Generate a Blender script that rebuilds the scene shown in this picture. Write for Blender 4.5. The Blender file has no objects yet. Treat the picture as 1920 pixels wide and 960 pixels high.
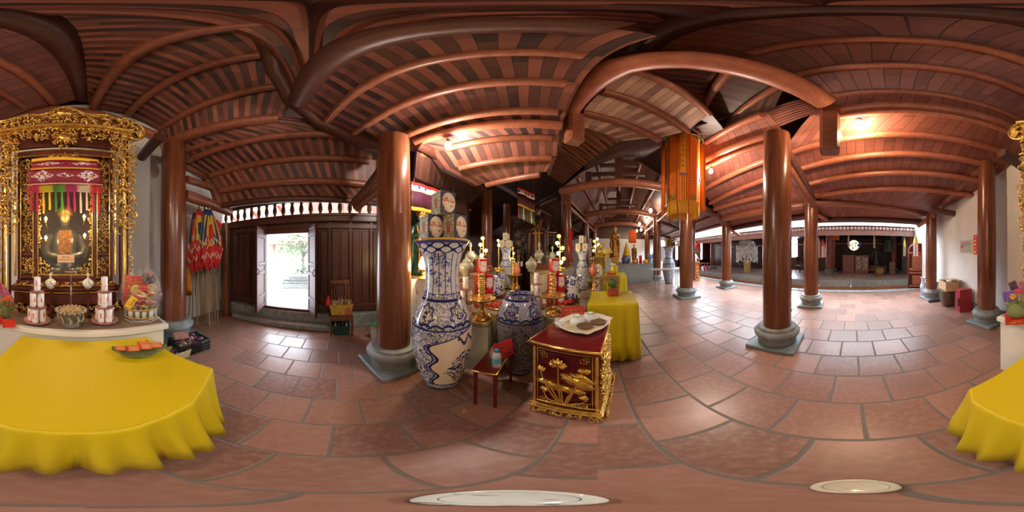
import bpy, bmesh, math, random
from mathutils import Vector, Matrix
C = bpy.context.scene.collection
PI = math.pi
rad = math.radians
# ---------------------------------------------------------------- camera, world, sun, exposure
CAM_Z = 1.5
cd = bpy.data.cameras.new('camera')
cam = bpy.data.objects.new('camera', cd); C.objects.link(cam)
cd.type = 'PANO'
try:
    cd.cycles.panorama_type = 'EQUIRECTANGULAR'
except Exception:
    cd.panorama_type = 'EQUIRECTANGULAR'
cd.clip_start = 0.02; cd.clip_end = 200
cam.location = (0, 0, CAM_Z); cam.rotation_euler = (PI/2, 0, rad(30))
bpy.context.scene.camera = cam
S = bpy.context.scene
S.view_settings.view_transform = 'Standard'; S.view_settings.look = 'None'
S.view_settings.gamma = 1; S.view_settings.use_curve_mapping = False
S.view_settings.exposure = 1.3
w = bpy.data.worlds.new('sky'); S.world = w; w.use_nodes = True
bg = w.node_tree.nodes['Background']; bg.inputs[0].default_value = (0.78, 0.89, 1.0, 1); bg.inputs[1].default_value = 11.0

def portal(name, loc, rot, sx, sy):          # guides the sky's light through an opening, gives none of its own
    l = bpy.data.lights.new(name, 'AREA'); l.shape = 'RECTANGLE'; l.size = sx; l.size_y = sy; l.cycles.is_portal = True
    o = bpy.data.objects.new(name, l); C.objects.link(o); o.location = loc; o.rotation_euler = rot
    return o
def sun_light(power, rot, angle):
    l = bpy.data.lights.new('sun', 'SUN'); l.energy = power; l.angle = angle; l.color = (.86, .93, 1)
    o = bpy.data.objects.new('sun', l); C.objects.link(o); o.rotation_euler = rot
# openings: the door, the slot of open sky over the court and the windows of the far hall
portal('door_opening', (-3.3, -.75, 1.2), (0, rad(-90), 0), 2.0, 1.3)
portal('court_opening', (6.8, 5.5, 3.3), (0, 0, 0), 1.9, 20)
sun_light(13.0, (0, rad(14), 0), rad(75))

# ---------------------------------------------------------------- pixels of the photograph -> points of the place
def az(px): return rad((px - 960) * .1875 - 30)
def el(py): return rad((480 - py) * .1875)
def at(px, py, z):                      # where the sight line reaches height z
    d = (z - CAM_Z) / math.tan(el(py)); a = az(px)
    return Vector((d*math.sin(a), d*math.cos(a), z))
def far(px, py, d):                     # the point at ground distance d
    a = az(px)
    return Vector((d*math.sin(a), d*math.cos(a), CAM_Z + d*math.tan(el(py))))
def facing(px): return -az(px)          # z rotation that turns local -Y to the viewer

# ---------------------------------------------------------------- mesh building
class MB:
    def __init__(s): s.v = []; s.f = []; s.sm = []; s.uv = {}; s.mi = []; s.cur = 0
    def add(s, vs, fs, smooth=False, M=None, uvs=None):
        b = len(s.v)
        for p in vs: s.v.append(tuple(M @ Vector(p)) if M is not None else tuple(p))
        for i, f in enumerate(fs):
            if uvs: s.uv[len(s.f)] = uvs[i]
            s.f.append([b + k for k in f]); s.sm.append(smooth); s.mi.append(s.cur)
        return s
    def box(s, c, size, M=None, rz=0, bev=0):
        x, y, z = size[0]/2, size[1]/2, size[2]/2
        T = Matrix.Translation(c) @ Matrix.Rotation(rz, 4, 'Z')
        if M is not None: T = M @ T
        if bev:
            b = min(bev, x*.9, y*.9, z*.9)
            vs = []; 
            for sx in (-1, 1):
                for sy in (-1, 1):
                    for sz in (-1, 1):
                        vs += [(sx*x, sy*(y-b), sz*(z-b)), (sx*(x-b), sy*y, sz*(z-b)), (sx*(x-b), sy*(y-b), sz*z)]
            bm = bmesh.new()
            for p in vs: bm.verts.new(p)
            r = bmesh.ops.convex_hull(bm, input=bm.verts[:])
            bm.verts.index_update(); bm.normal_update()
            s.add([v.co.copy() for v in bm.verts], [[v.index for v in f.verts] for f in bm.faces], False, T)
            bm.free(); return s
        vs = [(-x,-y,-z),(x,-y,-z),(x,y,-z),(-x,y,-z),(-x,-y,z),(x,-y,z),(x,y,z),(-x,y,z)]
        fs = [(3,2,1,0),(4,5,6,7),(0,1,5,4),(1,2,6,5),(2,3,7,6),(3,0,4,7)]
        return s.add(vs, fs, False, T)
    def lathe(s, prof, n=24, c=(0,0,0), M=None, cap=True, sx=1, sy=1, smooth=True):
        vs = []; fs = []
        for r, z in prof:
            for k in range(n):
                a = 2*PI*k/n; vs.append((c[0]+r*sx*math.cos(a), c[1]+r*sy*math.sin(a), c[2]+z))
        for i in range(len(prof)-1):
            for k in range(n):
                k2 = (k+1) % n
                fs.append((i*n+k, i*n+k2, (i+1)*n+k2, (i+1)*n+k))
        s.add(vs, fs, smooth, M)
        if cap:
            m = len(prof)-1
            if prof[0][0] > 1e-5: s.add([vs[k] for k in range(n)], [list(range(n))[::-1]], False, M)
            if prof[m][0] > 1e-5: s.add([vs[m*n+k] for k in range(n)], [list(range(n))], False, M)
        return s
    def tube(s, pts, r, n=8, M=None, cap=True, flat=1.0, closed=False):
        pts = [Vector(p) for p in pts]; m = len(pts)
        rs = r if isinstance(r, (list, tuple)) else [r]*m
        vs = []; fs = []; up = None
        for i, p in enumerate(pts):
            if closed: t = pts[(i+1) % m] - pts[(i-1) % m]
            else: t = pts[min(i+1, m-1)] - pts[max(i-1, 0)]
            if t.length < 1e-9: t = Vector((0, 0, 1))
            t.normalize()
            if up is None:
                up = Vector((0,0,1)) if abs(t.z) < .9 else Vector((0,1,0))
            u = up - t*up.dot(t)
            if u.length < 1e-6: u = t.orthogonal()
            u.normalize(); w_ = t.cross(u); up = u
            for k in range(n):
                a = 2*PI*k/n
                vs.append(p + (w_*math.cos(a) + u*math.sin(a)*flat)*rs[i])
        for i in range(m if closed else m-1):
            j = (i+1) % m
            for k in range(n):
                k2 = (k+1) % n
                fs.append((i*n+k, i*n+k2, j*n+k2, j*n+k))
        s.add(vs, fs, True, M)
        if cap and not closed:
            s.add(vs[:n], [list(range(n))[::-1]], False, M); s.add(vs[-n:], [list(range(n))], False, M)
        return s
    def ball(s, c, r, n=12, m=8, M=None):
        r = r if isinstance(r, (list, tuple)) else (r, r, r)
        vs = [(c[0], c[1], c[2]-r[2])]; fs = []
        for i in range(1, m):
            t = -PI/2 + PI*i/m
            for k in range(n):
                a = 2*PI*k/n
                vs.append((c[0]+r[0]*math.cos(t)*math.cos(a), c[1]+r[1]*math.cos(t)*math.sin(a), c[2]+r[2]*math.sin(t)))
        vs.append((c[0], c[1], c[2]+r[2])); top = len(vs)-1
        for k in range(n):
            k2 = (k+1) % n
            fs.append((0, 1+k2, 1+k)); fs.append((top, 1+(m-2)*n+k, 1+(m-2)*n+k2))
            for i in range(m-2): fs.append((1+i*n+k, 1+i*n+k2, 1+(i+1)*n+k2, 1+(i+1)*n+k))
        return s.add(vs, fs, True, M)
    def prism(s, outl, y0, y1, M=None):          # outline in x,z extruded along y
        n = len(outl)
        vs = [(x, y0, z) for x, z in outl] + [(x, y1, z) for x, z in outl]
        fs = [list(range(n)), list(range(n, 2*n))[::-1]]
        for k in range(n): fs.append((k, n+k, n+(k+1) % n, (k+1) % n))
        return s.add(vs, fs, False, M)
    def slab(s, outl, z0, z1, M=None):           # outline in x,y extruded along z
        n = len(outl)
        vs = [(p[0], p[1], z0) for p in outl] + [(p[0], p[1], z1) for p in outl]
        fs = [list(range(n))[::-1], list(range(n, 2*n))]
        for k in range(n): fs.append((k, (k+1) % n, n+(k+1) % n, n+k))
        return s.add(vs, fs, False, M)
    def grid(s, rows, smooth=True, M=None, uvs=None, closed=False, flip=False):
        n = len(rows[0]); vs = [p for r in rows for p in r]; fs = []; uu = []
        for i in range(len(rows)-1):
            for k in range(n if closed else n-1):
                k2 = (k+1) % n
                q = (i*n+k, i*n+k2, (i+1)*n+k2, (i+1)*n+k)
                fs.append(q[::-1] if flip else q)
                if uvs: u = [uvs[i][k], uvs[i][k2], uvs[i+1][k2], uvs[i+1][k]]; uu.append(u[::-1] if flip else u)
        return s.add(vs, fs, smooth, M, uu if uvs else None)
    def build(s, name, mats, parent=None, loc=None, rz=0, solid=0, bevel=0, fixn=False):
        me = bpy.data.meshes.new(name); me.from_pydata(s.v, [], s.f)
        me.polygons.foreach_set('use_smooth', s.sm)
        mats = mats if isinstance(mats, (list, tuple)) else [mats]
        for m in mats: me.materials.append(m)
        if len(mats) > 1: me.polygons.foreach_set('material_index', s.mi)
        if s.uv:
            L = me.uv_layers.new(name='uv')
            for p in me.polygons:
                if p.index in s.uv:
                    for li, u in zip(p.loop_indices, s.uv[p.index]): L.data[li].uv = u
        if fixn:
            bm = bmesh.new(); bm.from_mesh(me); bmesh.ops.recalc_face_normals(bm, faces=bm.faces); bm.to_mesh(me); bm.free()
        me.update()
        o = bpy.data.objects.new(name, me); C.objects.link(o)
        if parent is not None: o.parent = parent
        if loc is not None: o.location = loc
        o.rotation_euler.z = rz
        if solid:
            md = o.modifiers.new('solid', 'SOLIDIFY'); md.thickness = solid; md.offset = 0
        if bevel:
            md = o.modifiers.new('bevel', 'BEVEL'); md.width = bevel; md.segments = 2; md.limit_method = 'ANGLE'
        return o

def tag(o, label=None, cat=None, group=None, kind=None):
    if label: o['label'] = label
    if cat: o['category'] = cat
    if group: o['group'] = group
    if kind: o['kind'] = kind
    return o
def thing(name, label, cat, loc=(0,0,0), rz=0, group=None, kind=None):
    o = bpy.data.objects.new(name, None); C.objects.link(o); o.empty_display_size = .05
    o.location = loc; o.rotation_euler = (0, 0, rz)
    return tag(o, label, cat, group, kind)
def struct(name, mb, m, **k):
    o = mb.build(name, m, **k); o['kind'] = 'structure'; return o
def children(o): return [c for c in bpy.data.objects if c.parent == o]
def dup(o, loc=None, rz=None, label=None, group=None, parent=None, scale=None):
    c = o.copy(); C.objects.link(c)
    if parent is not None: c.parent = parent
    if loc is not None: c.location = loc
    if rz is not None: c.rotation_euler.z = rz
    if scale is not None: c.scale = (scale,)*3
    if label: c['label'] = label
    if group: c['group'] = group
    for ch in list(o.children): dup(ch, parent=c)
    return c

# ---------------------------------------------------------------- procedural materials
class N:
    """a socket in a node tree with arithmetic"""
    def __init__(s, nt, k): s.nt = nt; s.k = k
    def op(s, o, *a):
        n = s.nt.nodes.new('ShaderNodeMath'); n.operation = o
        for i, x in enumerate((s,)+a):
            if isinstance(x, N): s.nt.links.new(x.k, n.inputs[i])
            else: n.inputs[i].default_value = x
        return N(s.nt, n.outputs[0])
    def __add__(s, o): return s.op('ADD', o)
    __radd__ = __add__
    def __sub__(s, o): return s.op('SUBTRACT', o)
    def __rsub__(s, o): return (s*-1)+o
    def __mul__(s, o): return s.op('MULTIPLY', o)
    __rmul__ = __mul__
    def __truediv__(s, o): return s.op('DIVIDE', o)
    def gt(s, o): return s.op('GREATER_THAN', o)
    def lt(s, o): return s.op('LESS_THAN', o)
    def floor(s): return s.op('FLOOR')
    def fract(s): return s.op('FRACT')
    def abs(s): return s.op('ABSOLUTE')
    def sin(s): return s.op('SINE')
    def cos(s): return s.op('COSINE')
    def sqrt(s): return s.op('SQRT')
    def pow(s, o): return s.op('POWER', o)
    def mod(s, o): return s.op('FLOORED_MODULO', o)
    def min(s, o): return s.op('MINIMUM', o)
    def max(s, o): return s.op('MAXIMUM', o)
    def atan2(s, o): return s.op('ARCTAN2', o)
    def ramp(s, a, b):                     # clamped 0..1 between a and b
        n = s.nt.nodes.new('ShaderNodeMapRange'); s.nt.links.new(s.k, n.inputs[0]); n.inputs[1].default_value = a; n.inputs[2].default_value = b
        return N(s.nt, n.outputs[0])
class Mat:
    def __init__(s, name, color=(.5,.5,.5), rough=.5, metal=0, spec=.5):
        s.m = bpy.data.materials.new(name); s.m.use_nodes = True; s.nt = s.m.node_tree
        s.b = s.nt.nodes['Principled BSDF']
        s.b.inputs['Base Color'].default_value = (*color, 1); s.b.inputs['Roughness'].default_value = rough
        s.b.inputs['Metallic'].default_value = metal; s.b.inputs['Specular IOR Level'].default_value = spec
        s._tc = None
    def tc(s, k='Object'):
        if s._tc is None: s._tc = s.nt.nodes.new('ShaderNodeTexCoord')
        return s._tc.outputs[k]
    def xyz(s, k='Object', sc=(1,1,1)):
        n = s.nt.nodes.new('ShaderNodeSeparateXYZ'); s.nt.links.new(s.tc(k), n.inputs[0])
        return [N(s.nt, n.outputs[i])*sc[i] if sc[i] != 1 else N(s.nt, n.outputs[i]) for i in range(3)]
    def world(s):
        g = s.nt.nodes.new('ShaderNodeNewGeometry'); n = s.nt.nodes.new('ShaderNodeSeparateXYZ'); s.nt.links.new(g.outputs['Position'], n.inputs[0])
        return [N(s.nt, n.outputs[i]) for i in range(3)]
    def vec(s, x, y, z=0.0):
        n = s.nt.nodes.new('ShaderNodeCombineXYZ')
        for i, q in enumerate((x, y, z)):
            if isinstance(q, N): s.nt.links.new(q.k, n.inputs[i])
            else: n.inputs[i].default_value = q
        return n.outputs[0]
    def noise(s, scale=5, detail=3, vec=None, k='Object', rough=.5, dist=0):
        n = s.nt.nodes.new('ShaderNodeTexNoise'); n.inputs['Scale'].default_value = scale; n.inputs['Detail'].default_value = detail
        n.inputs['Roughness'].default_value = rough; n.inputs['Distortion'].default_value = dist
        s.nt.links.new(vec if vec is not None else s.tc(k), n.inputs['Vector'])
        return N(s.nt, n.outputs[0])
    def stretched(s, scale, sc, detail=4, k='Object', dist=0):
        mp = s.nt.nodes.new('ShaderNodeMapping'); mp.inputs['Scale'].default_value = sc; s.nt.links.new(s.tc(k), mp.inputs[0])
        return s.noise(scale, detail, mp.outputs[0], dist=dist)
    def voronoi(s, scale=5, vec=None, feature='F1', k='Object', out='Distance', rnd=1):
        n = s.nt.nodes.new('ShaderNodeTexVoronoi'); n.feature = feature; n.inputs['Scale'].default_value = scale; n.inputs['Randomness'].default_value = rnd
        s.nt.links.new(vec if vec is not None else s.tc(k), n.inputs['Vector'])
        return N(s.nt, n.outputs[out])
    def white(s, vec):
        n = s.nt.nodes.new('ShaderNodeTexWhiteNoise'); n.noise_dimensions = '3D'; s.nt.links.new(vec, n.inputs['Vector'])
        return N(s.nt, n.outputs['Value'])
    def mix(s, f, a, b):
        n = s.nt.nodes.new('ShaderNodeMix'); n.data_type = 'RGBA'
        if isinstance(f, N): s.nt.links.new(f.k, n.inputs[0])
        else: n.inputs[0].default_value = f
        for i, q in ((6, a), (7, b)):
            if isinstance(q, tuple): n.inputs[i].default_value = (*q, 1)
            else: s.nt.links.new(q, n.inputs[i])
        return n.outputs[2]
    def color(s, c): s.nt.links.new(c, s.b.inputs['Base Color']); return s
    def rough(s, n_): s.nt.links.new(n_.k, s.b.inputs['Roughness']); return s
    def bump(s, h, strength=.3, dist=.01):
        n = s.nt.nodes.new('ShaderNodeBump'); n.inputs['Strength'].default_value = strength; n.inputs['Distance'].default_value = dist
        s.nt.links.new(h.k, n.inputs['Height']); s.nt.links.new(n.outputs[0], s.b.inputs['Normal']); return s
    def emit(s, col, st):
        s.b.inputs['Emission Color'].default_value = (*col, 1); s.b.inputs['Emission Strength'].default_value = st; return s

def plain(name, color, rough=.5, metal=0, var=.25, scale=8, bump=0, sheen=0):
    m = Mat(name, color, rough, metal)
    n = m.noise(scale, 4)
    lo = tuple(max(0, c*(1-var)) for c in color); hi = tuple(min(1, c*(1+var)) for c in color)
    m.color(m.mix(n.ramp(.3, .7), lo, hi))
    if bump: m.bump(m.noise(scale*6, 3), bump, .004)
    return m.m
def wood(name, c1, c2, rough=.35, sc=(6, 6, .5), scale=4, spec=.5, bump=.12):
    m = Mat(name, c1, rough, 0, spec)
    g = m.stretched(scale, sc, 6, dist=.6); b = m.noise(1.3, 2)
    m.color(m.mix((g*.75+b*.35).ramp(.35, .75), c1, c2))
    m.bump(g, bump, .003)
    return m.m

M_ = {}
M_['column'] = wood('column wood', (.095,.025,.010), (.21,.066,.026), .27, (7,7,.45), 3)
M_['beam'] = wood('beam wood', (.17,.047,.022), (.30,.10,.05), .38, (3,3,3), 4)
M_['darkbeam'] = wood('dark beam wood', (.060,.019,.012), (.105,.036,.022), .42, (3,3,3), 4)
M_['redbeam'] = wood('red beam wood', (.26,.070,.034), (.40,.125,.062), .4, (3,3,3), 4)
M_['panel'] = wood('panel wood', (.048,.014,.009), (.105,.033,.020), .36, (8,8,.4), 3)
M_['doorwood'] = wood('door wood', (.040,.008,.006), (.075,.017,.012), .6, (8,8,.4), 3, .2)
M_['red_lacquer'] = plain('red lacquer', (.085,.010,.008), .18, 0, .2, 5)
M_['white_wall'] = plain('white plaster', (.72,.69,.66), .8, 0, .05, 2)
M_['stone'] = plain('grey stone', (.20,.215,.215), .6, 0, .25, 9, .35)
M_['bluestone'] = plain('blue stone', (.17,.215,.225), .5, 0, .25, 6, .25)
M_['shell'] = plain('dark roof wood', (.10,.036,.024), .7, 0, .2, 2)

def floor_mat(name='terracotta tiles', lo=(.185,.092,.068), hi=(.335,.172,.130)):
    m = Mat(name, rough=.5)
    x, y, z = m.world()
    east = x.gt(.0)
    inv = east*(1/.47 - 1/.352) + 1/.352
    u = x*inv + .5; row = u.floor()
    v = y*inv + .5*row.mod(2) + .13
    col = v.floor()
    fu = (u.fract()-.5).abs(); fv = (v.fract()-.5).abs()
    edge = fu.max(fv) + (m.noise(9, 3, k='Object')-.5)*.016
    joint = edge.ramp(.468, .482)
    rnd = m.white(m.vec(row, col, .5))
    n1 = m.noise(2.2, 4); n2 = m.noise(22, 4)
    c = m.mix((rnd*.55+n1*.6).ramp(.25, .95), lo, hi)
    c = m.mix(n2.ramp(.45, .75)*.35, c, (.42,.28,.23))
    c = m.mix(m.noise(.9, 5).ramp(.56, .75)*.30, c, (.13,.065,.045))
    m.color(m.mix(joint, c, (.15,.125,.105)))
    m.rough((joint*.35 + n2*.22 + .24))
    m.bump((1-joint)*.8 + n2*.25, .5, .006)
    return m.m
M_['floor'] = floor_mat()
M_['floor_brightened'] = floor_mat('brightened tiles', (.42,.31,.27), (.62,.50,.45))  # tile colours raised to make up for little light in the far hall
M_['kerb'] = plain('pale blue kerb stone', (.33,.41,.43), .45, 0, .2, 6, .2)

def plank_mat(name, dark, red, contrast=1.0, wd=.085, joints=False):
    m = Mat(name, rough=.5)
    uvx = m.xyz('UV'); u, v = uvx[0], uvx[1]
    k = (u/wd).floor(); r1 = m.white(m.vec(k, 3.0, 1.0))
    vv = (v/.42 + r1*7.0).floor(); r2 = m.white(m.vec(k, vv, 2.0))
    alt = k.mod(2)
    g = m.noise(30, 4, m.vec(u*1.0, v*.12, r1*9))
    t = (alt*contrast*.62 + r2*.55 + (g-.5)*.35 + (1-contrast)*.35).ramp(.1, 1.1)
    c = m.mix(t, dark, red)
    gap = ((u/wd).fract()-.5).abs().ramp(.455, .48)
    if joints: gap = gap.max(((v/.42 + r1*7.0).fract()-.5).abs().ramp(.485, .495)*.8)
    m.color(m.mix(gap*.8, c, (.02,.008,.006)))
    m.bump((1-gap)*1.0+g*.3, .4, .006)
    return m.m
M_['planks'] = plank_mat('striped roof boards', (.042,.019,.017), (.30,.098,.060), 1.0)
M_['planks_red'] = plank_mat('red roof boards', (.17,.050,.034), (.31,.10,.066), .35, .17, True)
M_['planks_lit'] = plank_mat('lit roof boards', (.16,.075,.05), (.52,.32,.22), .6, .10)  # paler copy of the roof boards with light painted into its colour
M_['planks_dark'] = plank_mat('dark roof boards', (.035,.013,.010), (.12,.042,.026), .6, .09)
# ================================================================ THE BUILDING
# ---------------------------------------------------------------- floor and outside ground
mb = MB(); mb.box((1.3, 6.0, -.06), (10.9, 21.0, .12)); struct('floor', mb, M_['floor'])
mb = MB(); mb.box((-13.4, 0, -.06), (18.4, 40, .12)); struct('ground', mb, plain('pale court paving', (.62,.60,.55), .8, 0, .06, 1))
# court strip: kerb, terracotta strip, raised platform of the far hall
GX = 6.6
mb = MB()
for i in range(14): mb.box((GX+.17, -2.2+i*1.3, .0), (.33, 1.28, .06), bev=.012)
struct('trim_1', mb, M_['kerb'])
mb = MB(); mb.box((GX+.75, 6.0, -.02), (.84, 18.5, .06)); struct('path', mb, plain('orange tiles', (.45,.16,.08), .5, 0, .2, 5))
mb = MB()
for i in range(12): mb.box((7.78+.2, -2.2+i*1.55, .14), (.42, 1.53, .36), bev=.015)
struct('trim_2', mb, M_['kerb'])
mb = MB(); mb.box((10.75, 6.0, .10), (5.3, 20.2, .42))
struct('floor_far_hall', mb, M_['floor_brightened'])

# ---------------------------------------------------------------- walls
WY = -3.0; WX = -3.42
mb = MB(); mb.box((2.0, WY-.1, 2.7), (11.2, .2, 5.6)); struct('wall_back', mb, M_['white_wall'])
mb = MB(); mb.box((4.4, WY+.02, .09), (5.0, .05, .2)); struct('baseboard_back', mb, M_['stone'])
# wooden door wall with a stone sill, panelled boards, rails and balusters on top
D0, D1 = at(499, 575, .34), at(581, 575, .34)
k0 = WX/D0.x; k1 = WX/D1.x
DY0, DY1 = D0.y*k0, D1.y*k1             # the door opening along y
DZ = 2.02
mb = MB()
for y0, y1 in ((-3.0, DY0-.45), (DY0-.45, DY1+.45), (DY1+.45, 2.0)):
    mb.box((WX+.02, (y0+y1)/2, .15), (.36, y1-y0-.01, .30), bev=.012)
mb.box((WX+.28, (DY0+DY1)/2+.1, .05), (.3, 2.6, .1), bev=.01)
struct('trim_3', mb, M_['stone'])
mb = MB()
for y0, y1 in ((-3.0, DY0), (DY1, 3.2)):
    mb.box((WX, (y0+y1)/2, 1.28), (.06, y1-y0, 2.0))
    n = max(1, round((y1-y0)/.42)); st = (y1-y0)/n
    for i in range(n):
        yc = y0+st*(i+.5)
        mb.box((WX+.035, yc-st*.22, 1.25), (.03, st*.36, 1.55), bev=.012)
        mb.box((WX+.035, yc+st*.22, 1.25), (.03, st*.36, 1.55), bev=.012)
        mb.box((WX+.045, yc+st*.5, 1.28), (.05, .07, 1.9), bev=.01)
    mb.box((WX+.045, (y0+y1)/2, .40), (.06, y1-y0, .16), bev=.01)
    mb.box((WX+.045, (y0+y1)/2, 2.12), (.06, y1-y0, .10), bev=.01)
mb.box((WX, (DY0+DY1)/2, DZ+.16), (.06, DY1-DY0, .30))
struct('wall_left', mb, M_['panel'])
mb = MB()
mb.box((WX+.04, 0, 2.28), (.16, 6.4, .13), bev=.015); mb.box((WX+.07, 0, 2.37), (.08, 6.4, .06), bev=.01)
mb.box((WX+.03, 0, 2.75), (.14, 6.4, .12), bev=.015)
for y in (DY0-.06, DY1+.06): mb.box((WX+.03, y, 1.2), (.13, .10, 2.0), bev=.012)
mb.box((WX+.03, (DY0+DY1)/2, DZ+.02), (.13, DY1-DY0+.1, .10), bev=.012)
mb.box((WX+.05, (DY0+DY1)/2, .31), (.20, DY1-DY0+.3, .09), bev=.012)
struct('trim_4', mb, M_['panel'])
mb = MB()
y = -2.9
while y < 3.1:
    mb.lathe([(.030,0),(.030,.05),(.046,.09),(.052,.14),(.040,.21),(.026,.26),(.044,.29),(.030,.31)], 10, (WX+.03, y, 2.39)); y += .205
struct('trim_5', mb, M_['darkbeam'])
# eave outside the balusters and over the door: pale red boards on rafters
mb = MB(); mb.grid([[(WX-.1, -3.4, 2.98), (WX-.1, 3.6, 2.98)], [(WX-1.75, -3.4, 2.30), (WX-1.75, 3.6, 2.30)]], False)
struct('roof_eave', mb, plain('pale red eave boards', (.62,.27,.21), .7, 0, .15, 6), solid=.04)
mb = MB()
for i in range(9): mb.tube([(WX-.1, -3.2+i*.8, 2.93), (WX-1.75, -3.2+i*.8, 2.25)], .045, 6)
mb.tube([(WX-1.5, -3.4, 2.30), (WX-1.5, 3.6, 2.30)], .08, 8)
struct('trim_6', mb, M_['redbeam'])
# far dark walls beyond the altars
mb = MB(); mb.box((-3.45, 2.9, 2.2), (.1, 1.0, 4.4)); mb.box((-4.6, 3.35, 2.2), (2.4, .1, 4.4)); mb.box((-5.8, 9.5, 2.4), (.12, 13, 4.8))
struct('wall_altar', mb, M_['panel'])
mb = MB(); mb.box((0.2, 15.9, 2.5), (13.5, .15, 5)); struct('wall_far_end', mb, M_['white_wall'])
mb = MB(); mb.box((.2, 15.78, 4.2), (13.4, .08, 2.0)); struct('wall_far_gable', mb, M_['darkbeam'])
# roof shell added over the boarded ceilings to stop sky light leaking in
mb = MB()
mb.box((1.0, 6.3, 6.3), (14.2, 20, .12))
mb.box((-4.15, 0, 4.6), (.1, 8.0, 3.5)); mb.box((1.0, -3.25, 5.9), (11, .1, .9))
mb.box((-6.1, 9.5, 5.2), (.1, 13, 2.4)); mb.box((6.35, 6.3, 4.75), (.08, 20, 3.1)); mb.box((1, 16.1, 5.5), (14.2, .1, 1.8))
struct('light_block_shell', mb, M_['shell'])

# ---------------------------------------------------------------- columns
def column(px, py, rr, ztop, label, d=None, taper=.9, name='wooden_column', rz=0.0, zb=0.0, loc=None, red=None, plinth=True):
    p = Vector(loc) if loc else (far(px, 480, d) if d else at(px, py, zb))
    t = thing(name, label, 'column', (p.x, p.y, zb), rz, None, 'thing')
    a = MB(); h0 = .36*rr/.22
    if plinth:
        a.box((0,0,.03), (rr*3.1, rr*3.1, .06), bev=.012); a.build('plinth', M_['bluestone'], t)
        a = MB(); k = rr/.22
        a.lathe([(.27*k,.06),(.285*k,.09),(.27*k,.13),(.30*k,.17),(.335*k,.23),(.34*k,.27),(.30*k,.31),(.275*k,.325),(.285*k,.345),(.265*k,.36*k if k<1 else .36),(.2*k,.36)], 36); a.build('stone_base', M_['stone'], t)
        h0 = .36
    else: h0 = 0
    a = MB(); H = ztop-zb
    prof = [(rr*.95, h0-.005), (rr*1.0, h0+.3*(H-h0)), (rr*.97, h0+.6*(H-h0)), (rr*taper, H)]
    a.lathe(prof, 36); a.build('shaft', red or M_['column'], t)
    return p, t
CP = {}
CP['c1'], _ = column(738, 680, .212, 3.2, 'glossy brown wooden column on grey stone base, left of the tall vase with three boxes', rz=.25)
CP['c2'], _ = column(1457, 641, .235, 3.85, 'large brown wooden column on blue stone slab in the middle of open floor', rz=.1)
CP['c8'], _ = column(325, 480, .235, 3.9, 'dark brown wooden column between the gilded shrine and the bundle of flags', d=2.92)
CP['c6'], _ = column(1850, 604, .205, 3.72, 'brown wooden column on carved stone base, beside the poster on white wall', rz=.1)
CP['c7'], _ = column(1746, 559, .20, 3.0, 'slim brown wooden column in front of the arched door, behind the carton', rz=.1)
CP['c4'], _ = column(1521, 572, .22, 3.05, 'brown wooden column on rounded base, second in line toward the court', rz=.1)
CP['c3'], _ = column(1287, 556, .25, 4.0, 'brown wooden column directly under the hanging orange banner lantern', rz=-.1)
CP['c5'], _ = column(1362, 539, .235, 3.05, 'brown wooden column on bulging base, left of the white paper flowers', rz=-.1)
FZ = -rad(7.5)                                    # the long hall ahead runs 7.5 degrees off
def F(x, y, z=0): c_, s_ = math.cos(FZ), math.sin(FZ); return Vector((x*c_-y*s_, x*s_+y*c_, z))
for x, y, r, lb in ((-2.0, 5.9, .24, 'brown altar column behind the red gift boxes on the second counter'),
                    (-2.0, 9.7, .22, 'brown altar column just behind the stacked round-window boxes on blue vase'),
                    (-2.0, 13.3, .22, 'slim distant altar column left of the golden standing statue'),
                    (2.30, 9.6, .24, 'distant brown column behind the folding steel table'),
                    (2.36, 13.3, .22, 'distant brown column under the far row of lit bulbs')):
    p = F(x, y); column(0, 0, r, 3.9, lb, loc=p, rz=FZ)
column(913, 0, .18, 3.55, 'thin brown column behind the red gift stack on the first counter', d=4.9)
column(950, 0, .16, 3.5, 'thin brown column further behind the first counter, left of dark banner', d=6.15)
column(424, 0, .11, 2.3, 'slim wall column at the corner beside the flags', d=3.95, plinth=False)
column(682, 0, .11, 2.35, 'slim dark wall column behind the foam box', d=3.55, plinth=False)

# ---------------------------------------------------------------- roof: round purlins over rafters of boards
trimn = [20]
def tname(): trimn[0] += 1; return 'trim_%d' % trimn[0]
def purlin(a, b, r, m='beam', n=10, sag=0, ext=(0, 0)):
    a = Vector(a); b = Vector(b); d = b-a
    a2 = a - d*ext[0]; b2 = b + d*ext[1]
    pts = [a2.lerp(b2, i/8) + Vector((0, 0, sag*(1-(2*i/8-1)**2))) for i in range(9)]
    q = MB(); q.tube(pts, r, n); return struct(tname(), q, M_[m])
def strip(name, lines, m, up=.07, n=8, uo=0.0):
    """boards spanning from line to line; uv in metres"""
    q = MB(); v = 0
    for i in range(len(lines)-1):
        (a, b), (c, d) = lines[i], lines[i+1]
        a, b, c, d = (Vector(p)+Vector((0, 0, up)) for p in (a, b, c, d))
        L = ((b-a).length+(d-c).length)/2; hgt = ((c-a).length+(d-b).length)/2
        rows = []; uvs = []
        for j in range(2):
            p0, p1 = ((a, b), (c, d))[j]
            rows.append([p0.lerp(p1, k/n) for k in range(n+1)]); uvs.append([(uo+L*k/n, v+hgt*j) for k in range(n+1)])
        q.grid(rows, False, None, uvs); v += hgt
    o = q.build(name, M_[m], solid=.03); o['kind'] = 'structure'; return o
def P(pa, pb, za, zb=None):
    zb = za if zb is None else zb
    return (at(*pa, za+CAM_Z), at(*pb, zb+CAM_Z))
def ext(l, a, b):
    d = l[1]-l[0]; return (l[0]-d*a, l[1]+d*b)
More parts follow.
